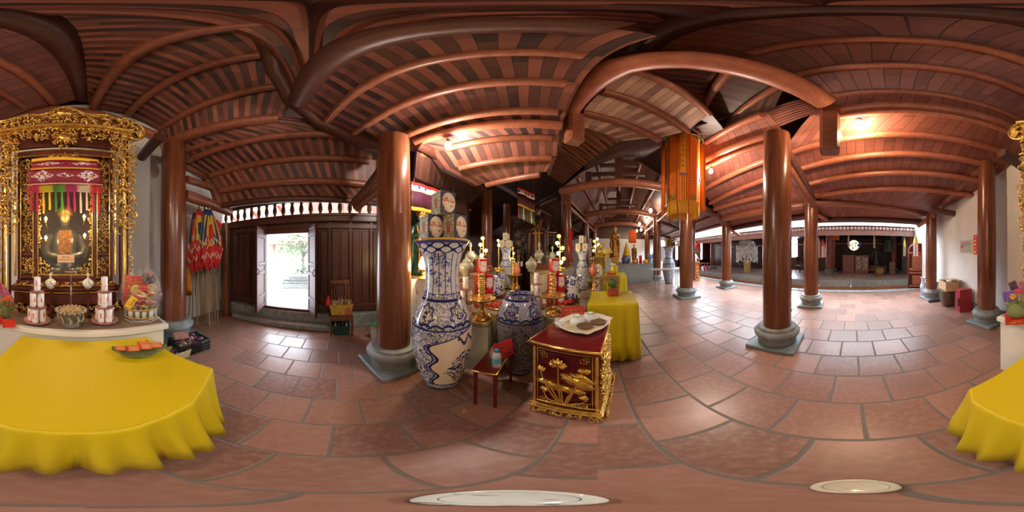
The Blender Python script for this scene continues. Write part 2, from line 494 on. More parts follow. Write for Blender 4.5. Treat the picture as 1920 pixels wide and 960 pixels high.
# ridge beam over the viewer
ridge = (Vector((.02, -2.95, 5.72)), Vector((.34, 1.35, 5.75)))
q = MB(); d = ridge[1]-ridge[0]
q.tube([ridge[0], ridge[1]], .19, 4); struct(tname(), q, M_['darkbeam'])
# left bay, over the shrine
L1 = P((175, 203), (500, 48), 3.71); L2 = P((240, 215), (525, 101), 3.54); L3 = P((300, 245), (512, 163), 3.13)
L4 = P((306, 273), (468, 228), 2.60); L5 = P((330, 291), (478, 250), 2.44)
for l, r in ((L1, .085), (L2, .08), (L3, .08)): purlin(*l, r, 'beam', ext=(0, .12))
for l, r in ((L4, .12), (L5, .08)): purlin(*l, r, 'beam', ext=(0, .25))
strip('ceiling_left', [(ridge[0], ridge[0].lerp(ridge[1], .62))]+[ext(l, .03, .15) for l in (L1, L2, L3)]+[ext(L4, .05, .3)], 'planks')
# door bay
D00 = P((352, 302), (700, 262), 2.25); D01 = P((395, 330), (692, 303), 1.9); D02 = P((415, 358), (692, 347), 1.45); D03 = P((426, 384), (668, 378), 1.14)
for l, r in ((D00, .07), (D01, .075), (D02, .075)): purlin(*l, r, 'beam')
purlin(*D03, .07, 'darkbeam', ext=(.05, .3))
strip('ceiling_door', [ext(L4, 0, .3), ext(D00, .1, .05), ext(D01, .1, .05), ext(D02, .1, .05), ext(D03, .12, .3)], 'planks', .06)
# middle bay
MR = P((560, 190), (1140, 55), 2.6); M0 = P((612, 228), (1095, 105), 2.38); M1 = P((665, 252), (1060, 157), 2.1); M2 = P((710, 281), (1046, 210), 1.8)
MD = P((780, 268), (1052, 236), 1.72); MB2 = P((838, 279), (1035, 259), 1.62); M3 = P((862, 316), (1034, 297), 1.45); M4 = P((912, 347), (1012, 328), 1.28)
purlin(*MR, .13, 'darkbeam', ext=(.02, 0))
for l, r in ((M0, .06), (M1, .06), (M2, .055)): purlin(*l, r, 'beam')
q = MB(); a, b = MD; n_ = 8
q.tube([a.lerp(b, i/8) for i in range(9)], .085, 4); struct(tname(), q, M_['redbeam'])
for l, r in ((MB2, .05), (M3, .05), (M4, .05)): purlin(*l, r, 'beam')
strip('ceiling_middle', [(ridge[0].lerp(ridge[1], .6), ridge[1]), ext(MR, .06, .1), ext(M0, .04, .05), ext(M1, .04, .05), ext(M2, .05, .04), ext(MB2, .25, .05), ext(M3, .25, .05), ext(M4, .3, .1)], 'planks', .055)
# roof over the altars left of the beam that leaves the vase column
B1 = (at(782, 271, 3.16), far(907, 358, 4.3))
q = MB(); q.tube([B1[0].lerp(B1[1], i/6) for i in range(7)], .10, 4); struct(tname(), q, M_['panel'])
I1 = (at(785, 287, 3.10), far(886, 348, 4.9)); I2 = (at(776, 335, 2.72), far(880, 385, 5.6))
purlin(*I1, .05, 'redbeam')
strip('ceiling_altar', [B1, I2, (I2[0]+Vector((-1.6, .3, -.35)), I2[1]+Vector((-2.2, .5, -.3)))], 'planks_dark', .03)
# right bay
R0 = P((1425, 95), (95, 188), 3.9); R1 = P((1505, 138), (40, 198), 3.6); R2 = P((1552, 182), (1906, 224), 3.1)
RD = P((1545, 215), (1908, 245), 2.6); R3 = P((1473, 290), (1886, 288), 2.35); R4 = P((1486, 322), (1866, 314), 2.15)
R5 = P((1498, 350), (1846, 341), 1.95); R6 = P((1513, 371), (1832, 368), 1.75); R7 = P((1520, 382), (1738, 403), 1.6); R8 = P((1530, 413), (1716, 416), 1.40)
for l, r in ((R0, .085), (R1, .08), (R2, .075)): purlin(*l, r, 'redbeam', ext=(.03, .03))
for l, r in ((R3, .075), (R4, .075), (R5, .075), (R6, .07)): purlin(*l, r, 'redbeam')
q = MB(); a, b = RD; q.tube([a.lerp(b, i/8) for i in range(9)], .11, 4); q.tube([a+Vector((0,0,-.17)), b+Vector((0,0,-.17))], .05, 8); struct(tname(), q, M_['redbeam'])
purlin(*R7, .13, 'beam', ext=(.05, .08), sag=.05); purlin(*R8, .12, 'darkbeam', ext=(.05, .08))
strip('ceiling_right', [(ridge[1], ridge[0])]+[ext(l, .08, .08) for l in (R0, R1, R2, RD)]+[ext(l, .02, .10) for l in (R3, R4, R5, R6)]+[ext(l, .06, .14) for l in (R7, R8)]
      , 'planks_red', .08)
# bay between the two rows of columns on the right
Q0 = (at(1315, 274, 4.35), at(1420, 218, 4.35)); Q1 = (at(1316, 306, 4.05), at(1440, 256, 4.05))
Q2 = P((1322, 354), (1440, 300), 2.35); Q3 = P((1338, 378), (1445, 333), 2.15); Q4 = P((1347, 390), (1450, 364), 1.95); Q5 = P((1358, 410), (1508, 386), 1.6); Q6 = P((1370, 429), (1512, 406), 1.40)
purlin(*Q0, .08, 'redbeam', ext=(.1, .05))
q = MB(); a, b = Q1; q.tube([a, b], .14, 4); q.tube([a+Vector((0,0,-.22)), b+Vector((0,0,-.22))], .06, 8); struct(tname(), q, M_['redbeam'])
for l in (Q2, Q3, Q4): purlin(*l, .08, 'redbeam', ext=(.1, .15))
purlin(*Q5, .13, 'beam'); purlin(*Q6, .12, 'darkbeam')
strip('ceiling_court', [ext(Q0, .2, .1), ext(Q1, .2, .15), ext(Q2, .15, .3), ext(Q3, .1, .3), ext(Q4, .1, .3), ext(Q5, .05, .1), ext(Q6, .05, .1)], 'planks_red', .09)
# trusses of that side: sloping beams from column to column
def truss(pts, r, m='beam', n=4):
    q = MB(); q.tube(pts, r, n); return struct(tname(), q, M_[m])
truss([at(1462, 268, 3.72), at(1494, 318, 3.40), at(1524, 375, 3.12)], .11, 'darkbeam')
truss([at(1466, 298, 3.45), at(1498, 345, 3.15), at(1526, 386, 3.0)], .09, 'beam')
truss([at(1518, 395, 2.95), at(1550, 412, 2.86)], .10, 'redbeam')
truss([CP['c3']+Vector((0,0,3.8)), CP['c5']+Vector((0,0,2.95))], .13, 'beam')
truss([CP['c5']+Vector((0,0,2.9)), CP['c5']+Vector((1.0,.1,2.62))], .11, 'redbeam')
truss([CP['c6']+Vector((0,0,3.7)), CP['c7']+Vector((0,0,2.9))], .12, 'beam')
truss([CP['c7']+Vector((-.3,0,2.9)), CP['c7']+Vector((.9,.1,2.72))], .11, 'redbeam')
# round log ends where the trusses meet the white wall
q = MB()
for px, py, z in ((1898, 300, 3.55), (1772, 398, 2.87), (262, 300, 3.7)):
    p = at(px, py, z); p2 = Vector((p.x, WY, p.z)); q.tube([p2, p2+Vector((0, .8, 0))], .10, 12)
struct(tname(), q, M_['darkbeam'])
# gable beam along the top of the white wall behind the shrine
def wallpt(px, py, y=-2.88):
    a = az(px); d = y/math.cos(a); return far(px, py, d)
truss([wallpt(1905, 243), wallpt(20, 222), wallpt(105, 205), wallpt(180, 214), wallpt(255, 240), wallpt(318, 268), wallpt(345, 285)], .11, 'redbeam', 8)
# curved dark rafter that rises from the vase column to the ridge
truss([at(744, 283, 3.12), at(700, 276, 3.30), at(655, 258, 3.62), at(600, 232, 3.92), at(548, 190, 4.25), at(520, 135, 4.75), at(508, 60, 5.3), ridge[1]+Vector((-.1, -1.0, -.05))], .12, 'darkbeam', 8)
# three round logs from the shrine-side column to the door wall
for a, b, r in (((349, 314), (397, 339), .07), ((350, 336), (420, 362), .085), ((347, 366), (430, 397), .115)):
    purlin(far(*a, 3.0), far(*b, 3.95), r, 'beam')
truss([at(716, 318, 2.85), at(690, 352, 2.62), at(662, 383, 2.42)], .09, 'darkbeam')
truss([at(716, 350, 2.66), at(690, 372, 2.5), at(666, 392, 2.34)], .08, 'panel')
# arched red tie beam across the bay with its hanging end posts
pts = [(1066, 216, 2.18), (1088, 180, 2.3), (1118, 150, 2.45), (1160, 125, 2.55), (1220, 114, 2.65), (1290, 112, 2.65), (1360, 121, 2.65), (1425, 136, 2.65), (1485, 158, 2.65), (1548, 192, 2.62)]
q = MB(); q.tube([at(x, y, z+CAM_Z-.05) for x, y, z in pts], [.10,.115,.13,.14,.15,.15,.15,.15,.15,.15], 14); struct(tname(), q, M_['redbeam'])
q = MB(); p = at(1076, 218, 3.62); q.box((p.x, p.y, p.z-.28), (.20, .20, .62), rz=facing(1076)+.5, bev=.03); struct(tname(), q, M_['beam'])
q = MB(); p = at(1556, 205, 4.2); q.box((p.x, p.y, p.z-.55), (.26, .26, 1.15), rz=facing(1556), bev=.04); struct(tname(), q, M_['beam'])
# boards behind the arched beam, their light put into a paler colour
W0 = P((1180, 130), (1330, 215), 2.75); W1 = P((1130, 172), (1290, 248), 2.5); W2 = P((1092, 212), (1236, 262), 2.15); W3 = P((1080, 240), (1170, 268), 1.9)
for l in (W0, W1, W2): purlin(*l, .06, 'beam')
strip('ceiling_lit_boards', [W0, W1, W2, W3], 'planks_lit', .05)
V1 = P((1455, 165), (1373, 224), 3.1); V2 = P((1360, 140), (1317, 207), 3.3)
for l in (V1, V2): purlin(*l, .07, 'beam', ext=(.1, .3))
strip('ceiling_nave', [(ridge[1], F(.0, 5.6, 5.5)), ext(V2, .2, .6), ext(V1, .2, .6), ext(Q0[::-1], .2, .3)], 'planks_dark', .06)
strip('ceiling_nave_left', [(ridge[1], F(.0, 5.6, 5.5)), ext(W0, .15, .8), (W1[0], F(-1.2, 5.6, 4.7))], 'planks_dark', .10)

strip('ceiling_gap', [(M1[1], M4[1]+Vector((0,0,.2))), (W2[0], F(-2.1, 4.6, 4.1)), (W3[1], F(-2.0, 5.6, 4.2))], 'planks', .10)
strip('ceiling_gap', [(Q0[1], Q1[1]), (R2[0], RD[0])], 'planks_red', .12)
strip('ceiling_gap', [W0, V2], 'planks_dark', .12)
strip('ceiling_gap', [(W1[1], V1[1]), (F(-.6, 5.6, 5.2), F(.8, 5.6, 5.2))], 'planks_dark', .10)
# ---------------------------------------------------------------- the long hall ahead: repeated trusses, purlins and boards
Y0, Y1 = 5.6, 15.6
rl = [(F(x, Y0, z), F(x, Y1, z)) for x, z in ((0, 5.55), (-.75, 5.1), (-1.45, 4.55), (-2.1, 4.0), (-3.2, 3.5), (-4.4, 3.0), (-5.8, 2.5))]
rr_ = [(F(x, Y0, z), F(x, Y1, z)) for x, z in ((0, 5.55), (.75, 5.1), (1.5, 4.55), (2.25, 4.0), (3.1, 3.6), (3.9, 3.25), (4.55, 2.98))]
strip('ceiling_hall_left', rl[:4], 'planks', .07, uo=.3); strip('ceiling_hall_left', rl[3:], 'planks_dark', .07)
strip('ceiling_hall_right', rr_, 'planks', .07)
for l in rl[1:5]+rr_[1:]: purlin(*l, .075, 'beam')
purlin(*rl[0], .11, 'darkbeam')
for i, Y in enumerate((5.65, 9.65, 13.35)):
    q = MB()
    q.tube([F(-2.1+4.4*t, Y, 4.02+.22*math.sin(PI*t)) for t in [k/10 for k in range(11)]], .17, 10)
    struct(tname(), q, M_['redbeam' if i == 0 else 'beam'])
    q = MB()
    q.box(F(0, Y, 4.75), (.26, .2, 1.3), rz=FZ); 
    for sx in (-1, 1):
        q.box(F(sx*1.05, Y, 4.45), (.2, .18, .55), rz=FZ); 
        q.tube([F(sx*2.2, Y, 3.75), F(sx*4.4, Y, 3.0)], .11, 8)
    q.box(F(0, Y, 4.62), (2.3, .14, .13), rz=FZ); q.box(F(0, Y, 5.02), (1.3, .14, .12), rz=FZ)
    struct(tname(), q, M_['darkbeam'])
for sx in (-2.0, 2.3):
    q = MB(); q.tube([F(sx, 5.6, 3.55), F(sx, 15.5, 3.55)], .12, 4); struct(tname(), q, M_['beam'])

# ---------------------------------------------------------------- far hall across the court
FH = .31
q = MB()
q.box((13.2, -1.7, 2.2), (.12, 12.8, 3.9)); q.box((13.2, 10.9, 2.2), (.12, 10.6, 3.9)); q.box((13.2, 5.15, .8), (.12, 1.0, 1.2)); q.box((13.2, 5.15, 3.55), (.12, 1.0, 1.2))
for x0, x1 in ((6.45, 8.3), (8.6, 10.2), (10.5, 11.7), (12.0, 13.2)): q.box(((x0+x1)/2, 16.0, 1.9), (x1-x0, .12, 3.4))
q.box((9.8, 16.0, 3.9), (6.8, .12, 1.6)); q.box((9.8, 16.0, .6), (6.8, .12, 1.0))
for i in range(60):
    if abs(-7+i*.36-5.15) > .55: q.box((13.12, -7+i*.36, 2.2), (.05, .05, 3.8))
struct('wall_far_hall', q, M_['darkbeam'])
q = MB(); q.box((10.4, -4.1, 2.0), (5.6, .15, 3.6)); q.box((7.68, -3.6, 2.0), (.15, 1.1, 3.6)); struct('wall_far_side', q, M_['white_wall'])
# gutter beam, tile ends and roof of the far hall
q = MB(); q.box((7.75, 5, 2.62), (.10, 20, .26), bev=.02); struct('trim_7', q, plain('rose plaster beam', (.42,.28,.26), .7, 0, .06, 2))
q = MB(); 
for i in range(110): q.lathe([(.0,0),(.075,0),(.075,.12),(0,.12)], 10, M=Matrix.Translation((7.62, -4+i*.17, 2.82)) @ Matrix.Rotation(PI/2, 4, 'Y'))
struct('trim_8', q, plain('pale roof tile ends', (.80,.72,.66), .7, 0, .1, 5))
q = MB(); q.grid([[(7.6, -5, 2.92), (7.6, 16.2, 2.92)], [(10.3, -5, 4.5), (10.3, 16.2, 4.5)], [(13.3, -5, 2.9), (13.3, 16.2, 2.9)]], False)
struct('ceiling_far_hall', q, M_['planks_dark'], solid=.05)
q = MB()
for x, z in ((8.0, 2.98), (8.9, 3.5), (11.5, 3.65), (12.4, 3.15)): q.tube([(x, -5, z), (x, 15, z)], .07, 8)
for y in (-2.2, 1.4, 5.0, 8.6): q.tube([(7.7, y, 2.75), (9.2, y, 3.05)], .09, 8); q.tube([(9.2, y, 3.2), (11.4, y, 3.2)], .10, 8)
struct(tname(), q, M_['redbeam'])
# pale red far roof tiles visible below the beam
q = MB()
for i in range(120): q.lathe([(.0,0),(.05,0),(.05,.1),(0,.1)], 8, M=Matrix.Translation((12.2, -4+i*.15, 2.42)) @ Matrix.Rotation(PI/2, 4, 'Y'))
struct('trim_9', q, plain('pale red tile ends', (.75,.42,.36), .7, 0, .1, 5))
FHr = plain('far red column', (.30,.075,.045), .3, 0, .2, 3)
for px, py, lb, r in ((1554, 515, 'red column of the far hall beside the two rainbow streamers', .19), (1708, 516, 'far hall column at the right end, beside the bronze bell', .19),
                   (1440, 508, 'far hall column just left of the large middle column', .20), ):
    p = at(px, py, FH); column(px, py, r, 2.9, lb, zb=FH, loc=p, red=FHr, rz=.2)
for px, d, lb, r in ((1562, 11.6, 'rear column of the far hall behind the rainbow streamers column', .19), (1676, 11.6, 'rear far hall column in the shade by the bell', .19), (1309, 14.6, 'red far hall column left beside the parasol', .22), (1336, 15.0, 'far hall column right of the red parasol', .2)):
    column(px, 0, r, 2.9, lb, zb=FH, loc=far(px, 480, d), red=FHr, rz=.2)
# ================================================================ LAMPS
def glow(name, loc, power, col, r=.05):
    l = bpy.data.lights.new(name, 'POINT'); l.energy = power; l.color = col; l.shadow_soft_size = r
    o = bpy.data.objects.new(name, l); C.objects.link(o); o.location = loc; return o
BULB_W = Mat('bulb white').emit((1, .90, .70), 14).m
BULB_Y = Mat('bulb warm').emit((1, .66, .22), 5).m
BULB_OFF = Mat('bulb glass white', (.85,.85,.82), .25).emit((1,.97,.9), 1.6).m
BRASSY = plain('lamp socket', (.35,.30,.24), .4, .6)
def bulb(p, label, r=.045, m=None, power=60, col=(1, .80, .52), wire=.12):
    t = thing('hanging_bulb', label, 'light bulb', p)
    q = MB(); q.lathe([(.0,-r*1.25),(r*.6,-r*1.1),(r,-r*.3),(r*.95,r*.3),(r*.55,r*1.1),(r*.4,r*1.5)], 14); q.build('bulb', m or BULB_W, t)
    q = MB(); q.lathe([(r*.45,r*1.4),(r*.5,r*1.6),(r*.5,r*2.4),(r*.2,r*2.6)], 12); q.build('socket', BRASSY, t)
    q = MB(); q.tube([(0,0,r*2.5),(.003,.002,r*2.5+wire)], .005, 5); q.build('wire', M_['shell'], t)
    if power:
        g = glow('bulb_glow', (0,0,-r*1.6), power, col, r); g.parent = t
BP = 118
bulb(far(840, 272, 1.83), 'white bulb hanging under the beam above the tall blue and white vase', .042, BULB_OFF, 48, (1,.92,.82), .10)
bulb(far(1333, 321, 3.5), 'unlit-looking pale bulb right of the orange hanging lantern', .05, BULB_OFF, BP*.9, (1,.88,.72), .14)
bulb(far(1466, 266, 2.75), 'lit bulb against the upper right side of the large middle column', .045, BULB_Y, BP*.8, (1,.76,.52), .1)
bulb(far(1569, 254, 2.25), 'glowing orange bulb in front of the hanging roof post', .075, BULB_Y, BP*.6, (1,.72,.42), .1)
bulb(far(1611, 233, 2.3), 'glowing bulb under the long red purlin right of the hanging post', .075, BULB_W, BP*.35, (1,.74,.46), .1)
for px, py, d, lb in ((1220, 395, 8.6, 'brightest lit bulb on the distant column left of the orange lantern'), (1213, 414, 10.5, 'lit bulb right below the brightest distant bulb'),
                  (1199, 420, 12.4, 'distant lit bulb near the orange cloth at the end of hall'), (1202, 431, 13.6, 'distant lit bulb beside the column, second lowest of its row'), (1194, 433, 14.2, 'lowest and smallest of the distant lit bulbs')):
    bulb(far(px, py, d), lb, .09, BULB_W, BP*.17, (1,.88,.68), .2)
# ================================================================ SHARED LOOKS AND HELPERS FOR THE THINGS
def gold_mat(name, c, dark, rough=.32, sc=45):
    m = Mat(name, c, rough, .85)
    n = m.noise(sc, 3)
    m.color(m.mix(n.ramp(.35, .62), dark, c)); m.bump(n, .5, .006); return m.m
GOLD = gold_mat('gilded carving', (.85,.56,.15), (.42,.22,.045))
GOLD2 = gold_mat('bright gilding', (.95,.66,.18), (.70,.43,.09), .25, 20)
BRASS = gold_mat('brass', (.80,.52,.17), (.55,.33,.09), .22, 30)
LACQ = M_['red_lacquer']
DARKRED = plain('dark red wood', (.10,.022,.014), .35, 0, .25, 6)
GLASS = Mat('clear glass', (1,1,1), .03); GLASS.b.inputs['Transmission Weight'].default_value = 1; GLASS.b.inputs['IOR'].default_value = 1.05; GLASS = GLASS.m
def clear_film(name, col=(1,1,1), a=.22):
    m = Mat(name, col, .12); m.b.inputs['Alpha'].default_value = a; return m.m
FILM = clear_film('clear wrap')
WHITE_P = plain('white porcelain', (.80,.82,.80), .15, 0, .05, 3)
def curls(q, inside, x0, x1, z0, z1, size, rng, y=0, depth=.03, fat=.24, jit=.5, seg=9, turn=4.6, leaf=.5):
    st = size*1.35; nx = max(1, round((x1-x0)/st)); nz = max(1, round((z1-z0)/st))
    for i in range(nx):
        for k in range(nz):
            x = x0+(i+.5+jit*(rng.random()-.5))*(x1-x0)/nx; z = z0+(k+.5+jit*(rng.random()-.5))*(z1-z0)/nz
            if inside and not inside(x, z): continue
            s = size*rng.uniform(.75, 1.15); a0 = rng.uniform(0, 2*PI); sg = rng.choice((-1, 1)); pts = []; rs = []
            for t in range(seg):
                u = t/(seg-1); r = s*(.95-.78*u); an = a0+sg*turn*u
                pts.append((x+r*math.cos(an), y-depth*(.25+.75*math.sin(PI*min(1, u+.15))), z+r*math.sin(an))); rs.append(s*fat*(1.05-.55*u) if t else s*.05)
            q.tube(pts, rs, 5)
            if rng.random() < leaf: q.ball((x, y-depth*.8, z), (s*.3, depth*.6, s*.3), 7, 5)
    return q
def inbox(x0, x1, z0, z1): return lambda x, z: x0 <= x <= x1 and z0 <= z <= z1
def text(name, s, size, mat, parent, loc, rot=(PI/2,0,0), depth=.0008, align='CENTER', sx=1.0):
    cu = bpy.data.curves.new(name, 'FONT'); cu.body = s; cu.size = size; cu.align_x = align; cu.align_y = 'CENTER'; cu.extrude = depth
    f = bpy.data.objects.new(name, cu); C.objects.link(f); bpy.context.view_layer.update()
    me = bpy.data.meshes.new_from_object(f.evaluated_get(bpy.context.evaluated_depsgraph_get())); bpy.data.objects.remove(f)
    o = bpy.data.objects.new(name, me); C.objects.link(o); me.materials.clear(); me.materials.append(mat)
    o.parent = parent; o.location = loc; o.rotation_euler = rot; o.scale = (sx, 1, 1)
    return o
INK = plain('dark ink', (.12,.03,.02), .6)
REDINK = plain('red ink', (.50,.02,.02), .6)
def cloth_mat(name, c, rough=.75, dirt=.2):
    m = Mat(name, c, rough); n = m.noise(2.5, 5); w_ = m.noise(250, 1)
    m.color(m.mix(n.ramp(.55, .75)*dirt, c, tuple(x*.45 for x in c))); m.bump(w_, .08, .002); m.b.inputs['Sheen Weight'].default_value = .0; return m.m
YEL = cloth_mat('yellow cloth', (.60,.47,.001), .55, .3)

def draped(name, label, outline, ztop, zhem, amp=.035, freq=26, flare=.06, group=None, zvar=.03, seed=1, open_from=None):
    """a cloth over a table: outline of the top (counter-clockwise), hanging in folds to zhem"""
    rng = random.Random(seed)
    c = sum((Vector(p) for p in outline), Vector((0,0)))/len(outline)
    o = thing(name, label, 'tablecloth', (c.x, c.y, zhem), 0, group)
    # resample the outline
    pts = []; n = len(outline)
    for i in range(n):
        a = Vector(outline[i]); b = Vector(outline[(i+1) % n]); m = max(3, int((b-a).length/.018))
        for k in range(m): pts.append((a.lerp(b, k/m)))
    N_ = len(pts); L = [0]
    for i in range(1, N_): L.append(L[-1]+(pts[i]-pts[i-1]).length)
    H = ztop-zhem; rows = []; lev = [0, .015, .05, .12, .25, .45, .7, 1.0]
    ph = [rng.uniform(0, 6) for _ in range(6)]
    for f in lev:
        r = []
        for i, p in enumerate(pts):
            t = (pts[(i+2) % N_]-pts[(i-2) % N_]); nrm = Vector((t.y, -t.x)).normalized()
            s = L[i]
            wv = math.sin(s*freq+ph[0]+1.3*math.sin(s*5+ph[1]))*.6+.4*math.sin(s*freq*.53+ph[2])
            off = (amp*wv*min(1, f*1.5)+flare*f+ (.010 if f > 0 else 0))
            q = p + nrm*off - c
            z = H*(1-f) - (.006 if f == .015 else 0) + (zvar*math.sin(s*7+ph[3])*f)
            r.append((q.x, q.y, max(.004, z)))
        rows.append(r)
    q = MB(); q.grid(rows, True, None, None, True, False)
    q.build('skirt', YEL, o, solid=.004)
    q = MB(); q.add([(p.x-c.x, p.y-c.y, H) for p in pts], [list(range(N_))], False); q.build('cloth_top', YEL, o, solid=.004)
    return o, c
def table_frame(label, outline, z, leg=.05):
    c = sum((Vector(p) for p in outline), Vector((0,0)))/len(outline)
    t = thing('offering_table', label, 'table', (c.x, c.y, 0))
    ins = [(Vector(p)-c)*.94 for p in outline]
    q = MB(); q.slab(ins, z-.035, z-.008); q.build('table_top', DARKRED, t)
    idx = range(len(ins)) if len(ins) == 4 else [0, len(ins)//3, 2*len(ins)//3, len(ins)-1]
    for i in idx:
        p = ins[i]*.93; q = MB(); q.box((p.x, p.y, (z-.035)/2), (leg, leg, z-.035)); q.build('leg', DARKRED, t)
    return t

# ================================================================ THE GILDED SHRINE AND ITS COUNTER
CW = plain('painted counter', (.70,.68,.62), .55, 0, .06, 3); CTOP = plain('brown stone counter top', (.23,.155,.12), .22, 0, .15, 4)
t = thing('altar_counter', 'white plastered counter with brown stone top carrying the tall gilded shrine', 'counter', (0, 0, 0))
q = MB(); q.slab([(1.12, -2.96), (-.74, -2.96), (-.74, -1.42), (1.12, -1.42)][::-1], 0, .74); q.build('body', CW, t)
q = MB(); q.slab([(1.15, -2.96), (-.78, -2.96), (-.78, -1.385), (1.15, -1.385)][::-1], .74, .797); q.build('counter_top', CW, t, bevel=.008)
q = MB(); q.slab([(1.12, -2.94), (-.75, -2.94), (-.75, -1.44), (1.12, -1.44)][::-1], .797, .801); q.build('top_inlay', CTOP, t)
rng = random.Random(5)
SP = far(122, 480, 1.85); SZ = facing(122)
t = thing('carved_shrine', 'tall gilded carved wooden shrine with glass front standing on the white counter', 'shrine', (SP.x, SP.y, .802), SZ)
SH = t
# body: back, sides, top, floor
q = MB()
q.box((0, .92, 1.15), (1.16, .03, 2.1)); q.box((-.57, .55, 1.15), (.04, .72, 2.1)); q.box((.57, .55, 1.15), (.04, .72, 2.1)); q.box((0, .55, 2.2), (1.2, .78, .05)); q.box((0, .55, .36), (1.16, .74, .05))
q.build('cabinet_body', DARKRED, t)
q = MB()                                       # stepped base
q.box((0, .50, .04), (1.42, .92, .05), bev=.015); q.box((0, .50, .17), (1.26, .84, .17), bev=.02); q.box((0, .50, .30), (1.34, .9, .07), bev=.02); q.box((0, .50, .37), (1.2, .84, .06), bev=.012)
for sx in (-.62, .62): q.box((sx, .12, .02), (.16, .14, .08), bev=.02)
q.build('base', DARKRED, t)
q = MB(); curls(q, None, -.60, .60, .33, .40, .035, rng, .065, .02); curls(q, None, -.66, .66, .0, .11, .042, rng, .03, .03)
q.box((0, .045, .262), (1.30, .015, .012)); q.box((0, .06, .345), (1.2, .02, .012)); q.build('base_carving', GOLD, t)
# front frame with uprights; glass between
q = MB()
for sx in (-1, 1):
    q.box((sx*.355, .13, 1.2), (.05, .07, 1.6), bev=.01); q.box((sx*.565, .13, 1.25), (.045, .07, 1.75), bev=.01); q.box((sx*.46, .14, .72), (.2, .05, .04), bev=.008); q.box((sx*.46, .16, 1.25), (.2, .03, 1.7))
q.box((0, .13, .44), (1.16, .07, .05), bev=.01); q.box((0, .12, 2.12), (1.18, .09, .09), bev=.015)
q.build('front_frame', DARKRED, t)
q = MB()
for sx in (-1, 1):
    q.box((sx*.385, .088, 1.2), (.012, .012, 1.55)); q.box((sx*.325, .092, 1.2), (.010, .012, 1.5)); q.box((sx*.54, .09, 1.2), (.010, .012, 1.55))
q.box((0, .09, .475), (.66, .012, .012)); q.box((0, .068, 2.075), (1.16, .014, .014)); q.box((0, .068, 2.165), (1.16, .014, .016))
q.build('gilt_line', GOLD2, t)
q = MB(); q.box((0, .15, 1.22), (.66, .006, 1.5)); q.build('glass_pane', clear_film('shrine glass', (.6,.65,.6), .05), t)
for sx in (-1, 1):
    q = MB(); curls(q, None, sx*.46-.075, sx*.46+.075, .76, 2.05, .042, rng, .135, .02, .22)
    for k in range(26): 
        z = .78+k*.05; a = rng.uniform(-1, 1); q.tube([(sx*.46, .125, z), (sx*.46+.055*a, .11, z+.05)], [.008, .002], 4)
    q.build('side_panel', GOLD, t)
    q = MB(); curls(q, None, sx*.46-.07, sx*.46+.07, .48, .69, .04, rng, .135, .025); q.build('lower_panel', GOLD, t)
    q = MB(); curls(q, lambda x, z: abs(x-sx*.33)+ (z-.48)*.9 < .22, sx*.33-.2, sx*.33+.2 if sx < 0 else sx*.33, .48, .70, .035, rng, .12, .02)
    q.build('corner_carving', GOLD, t); q = MB(); curls(q, None, sx*.31-.02, sx*.31+.02, .8, 1.9, .03, rng, .13, .02); q.build('inner_edge_carving', GOLD, t)
    # carved band beside the opening and the dropping wing
    q = MB(); curls(q, lambda x, z: z > 1.0-(abs(x)-.6)*1.0, sx*.62-.07, sx*.62+.07, .55, 2.45, .05, rng, .06, .04, .25)
    q.build('side_carving', GOLD, t)
    q = MB(); curls(q, lambda x, z: z > 1.02+(.78-abs(x))*.9, sx*.73-.10, sx*.73+.10, .95, 2.5, .056, rng, .0, .05, .26)
    q.build('wing_carving', GOLD, t)
    q = MB(); q.box((sx*.715, .02, 1.27), (.042, .04, 2.5), bev=.008); q.box((sx*.60, .05, 1.45), (.022, .03, 2.0)); q.build('post', GOLD2, t)
    q = MB(); q.box((sx*.755, .06, 1.25), (.03, .05, 2.45)); q.box((sx*.68, .08, 1.25), (.02, .05, 2.45)); q.build('post_backing', DARKRED, t)
    q = MB(); curls(q, None, sx*.79-.03, sx*.79+.03, .1, 2.4, .035, rng, .03, .03, .25); q.build('edge_carving', GOLD, t)
    # the volute at the end of the crown
    q = MB()
    for k in range(18):
        a = -.9+k*2.6/17; q.tube([(sx*(.80+.05*math.cos(a)), -.05, 2.62+.05*math.sin(a)), (sx*(.80+.155*math.cos(a)), -.03, 2.62+.155*math.sin(a))], [.006, .012], 5)
    q.tube([(sx*(.80+.17*math.cos(a)), -.04, 2.62+.19*math.sin(a)) for a in [-1.9+k*.27 for k in range(16)]], .018, 6)
    q.tube([(sx*(.80+(.12-.09*k/14)*math.cos(4-k*.45)), -.06, 2.62+(.12-.09*k/14)*math.sin(4-k*.45)) for k in range(15)], .016, 6)
    q.prism([(sx*(.80+.16*math.cos(a)), 2.62+.18*math.sin(a)) for a in [2*PI*k/20 for k in range(20)]], .0, .04)
    q.build('volute', GOLD, t)
q = MB()                                       # carved hanging lintel
low = lambda x: 2.30-.20*math.exp(-(x/.16)**2)-.10*(abs(x)/.62)**3-.03*math.cos(x*22)
curls(q, lambda x, z: z > low(x), -.64, .64, 2.02, 2.50, .052, rng, -.02, .05, .25)
q.ball((0, -.06, 2.30), (.075, .04, .075), 14, 10)
for k in range(16): a = 2*PI*k/16; q.tube([(.08*math.cos(a), -.05, 2.30+.08*math.sin(a)), (.15*math.cos(a), -.03, 2.30+.12*math.sin(a))], [.014, .004], 5)
q.build('lintel_carving', GOLD, t)
q = MB(); q.box((0, .06, 2.36), (1.30, .03, .30)); q.build('lintel_board', DARKRED, t)
q = MB(); q.box((0, .0, 2.50), (1.56, .12, .03), bev=.01); q.box((0, -.03, 2.545), (1.62, .16, .045), bev=.018); q.build('cornice', GOLD2, t)
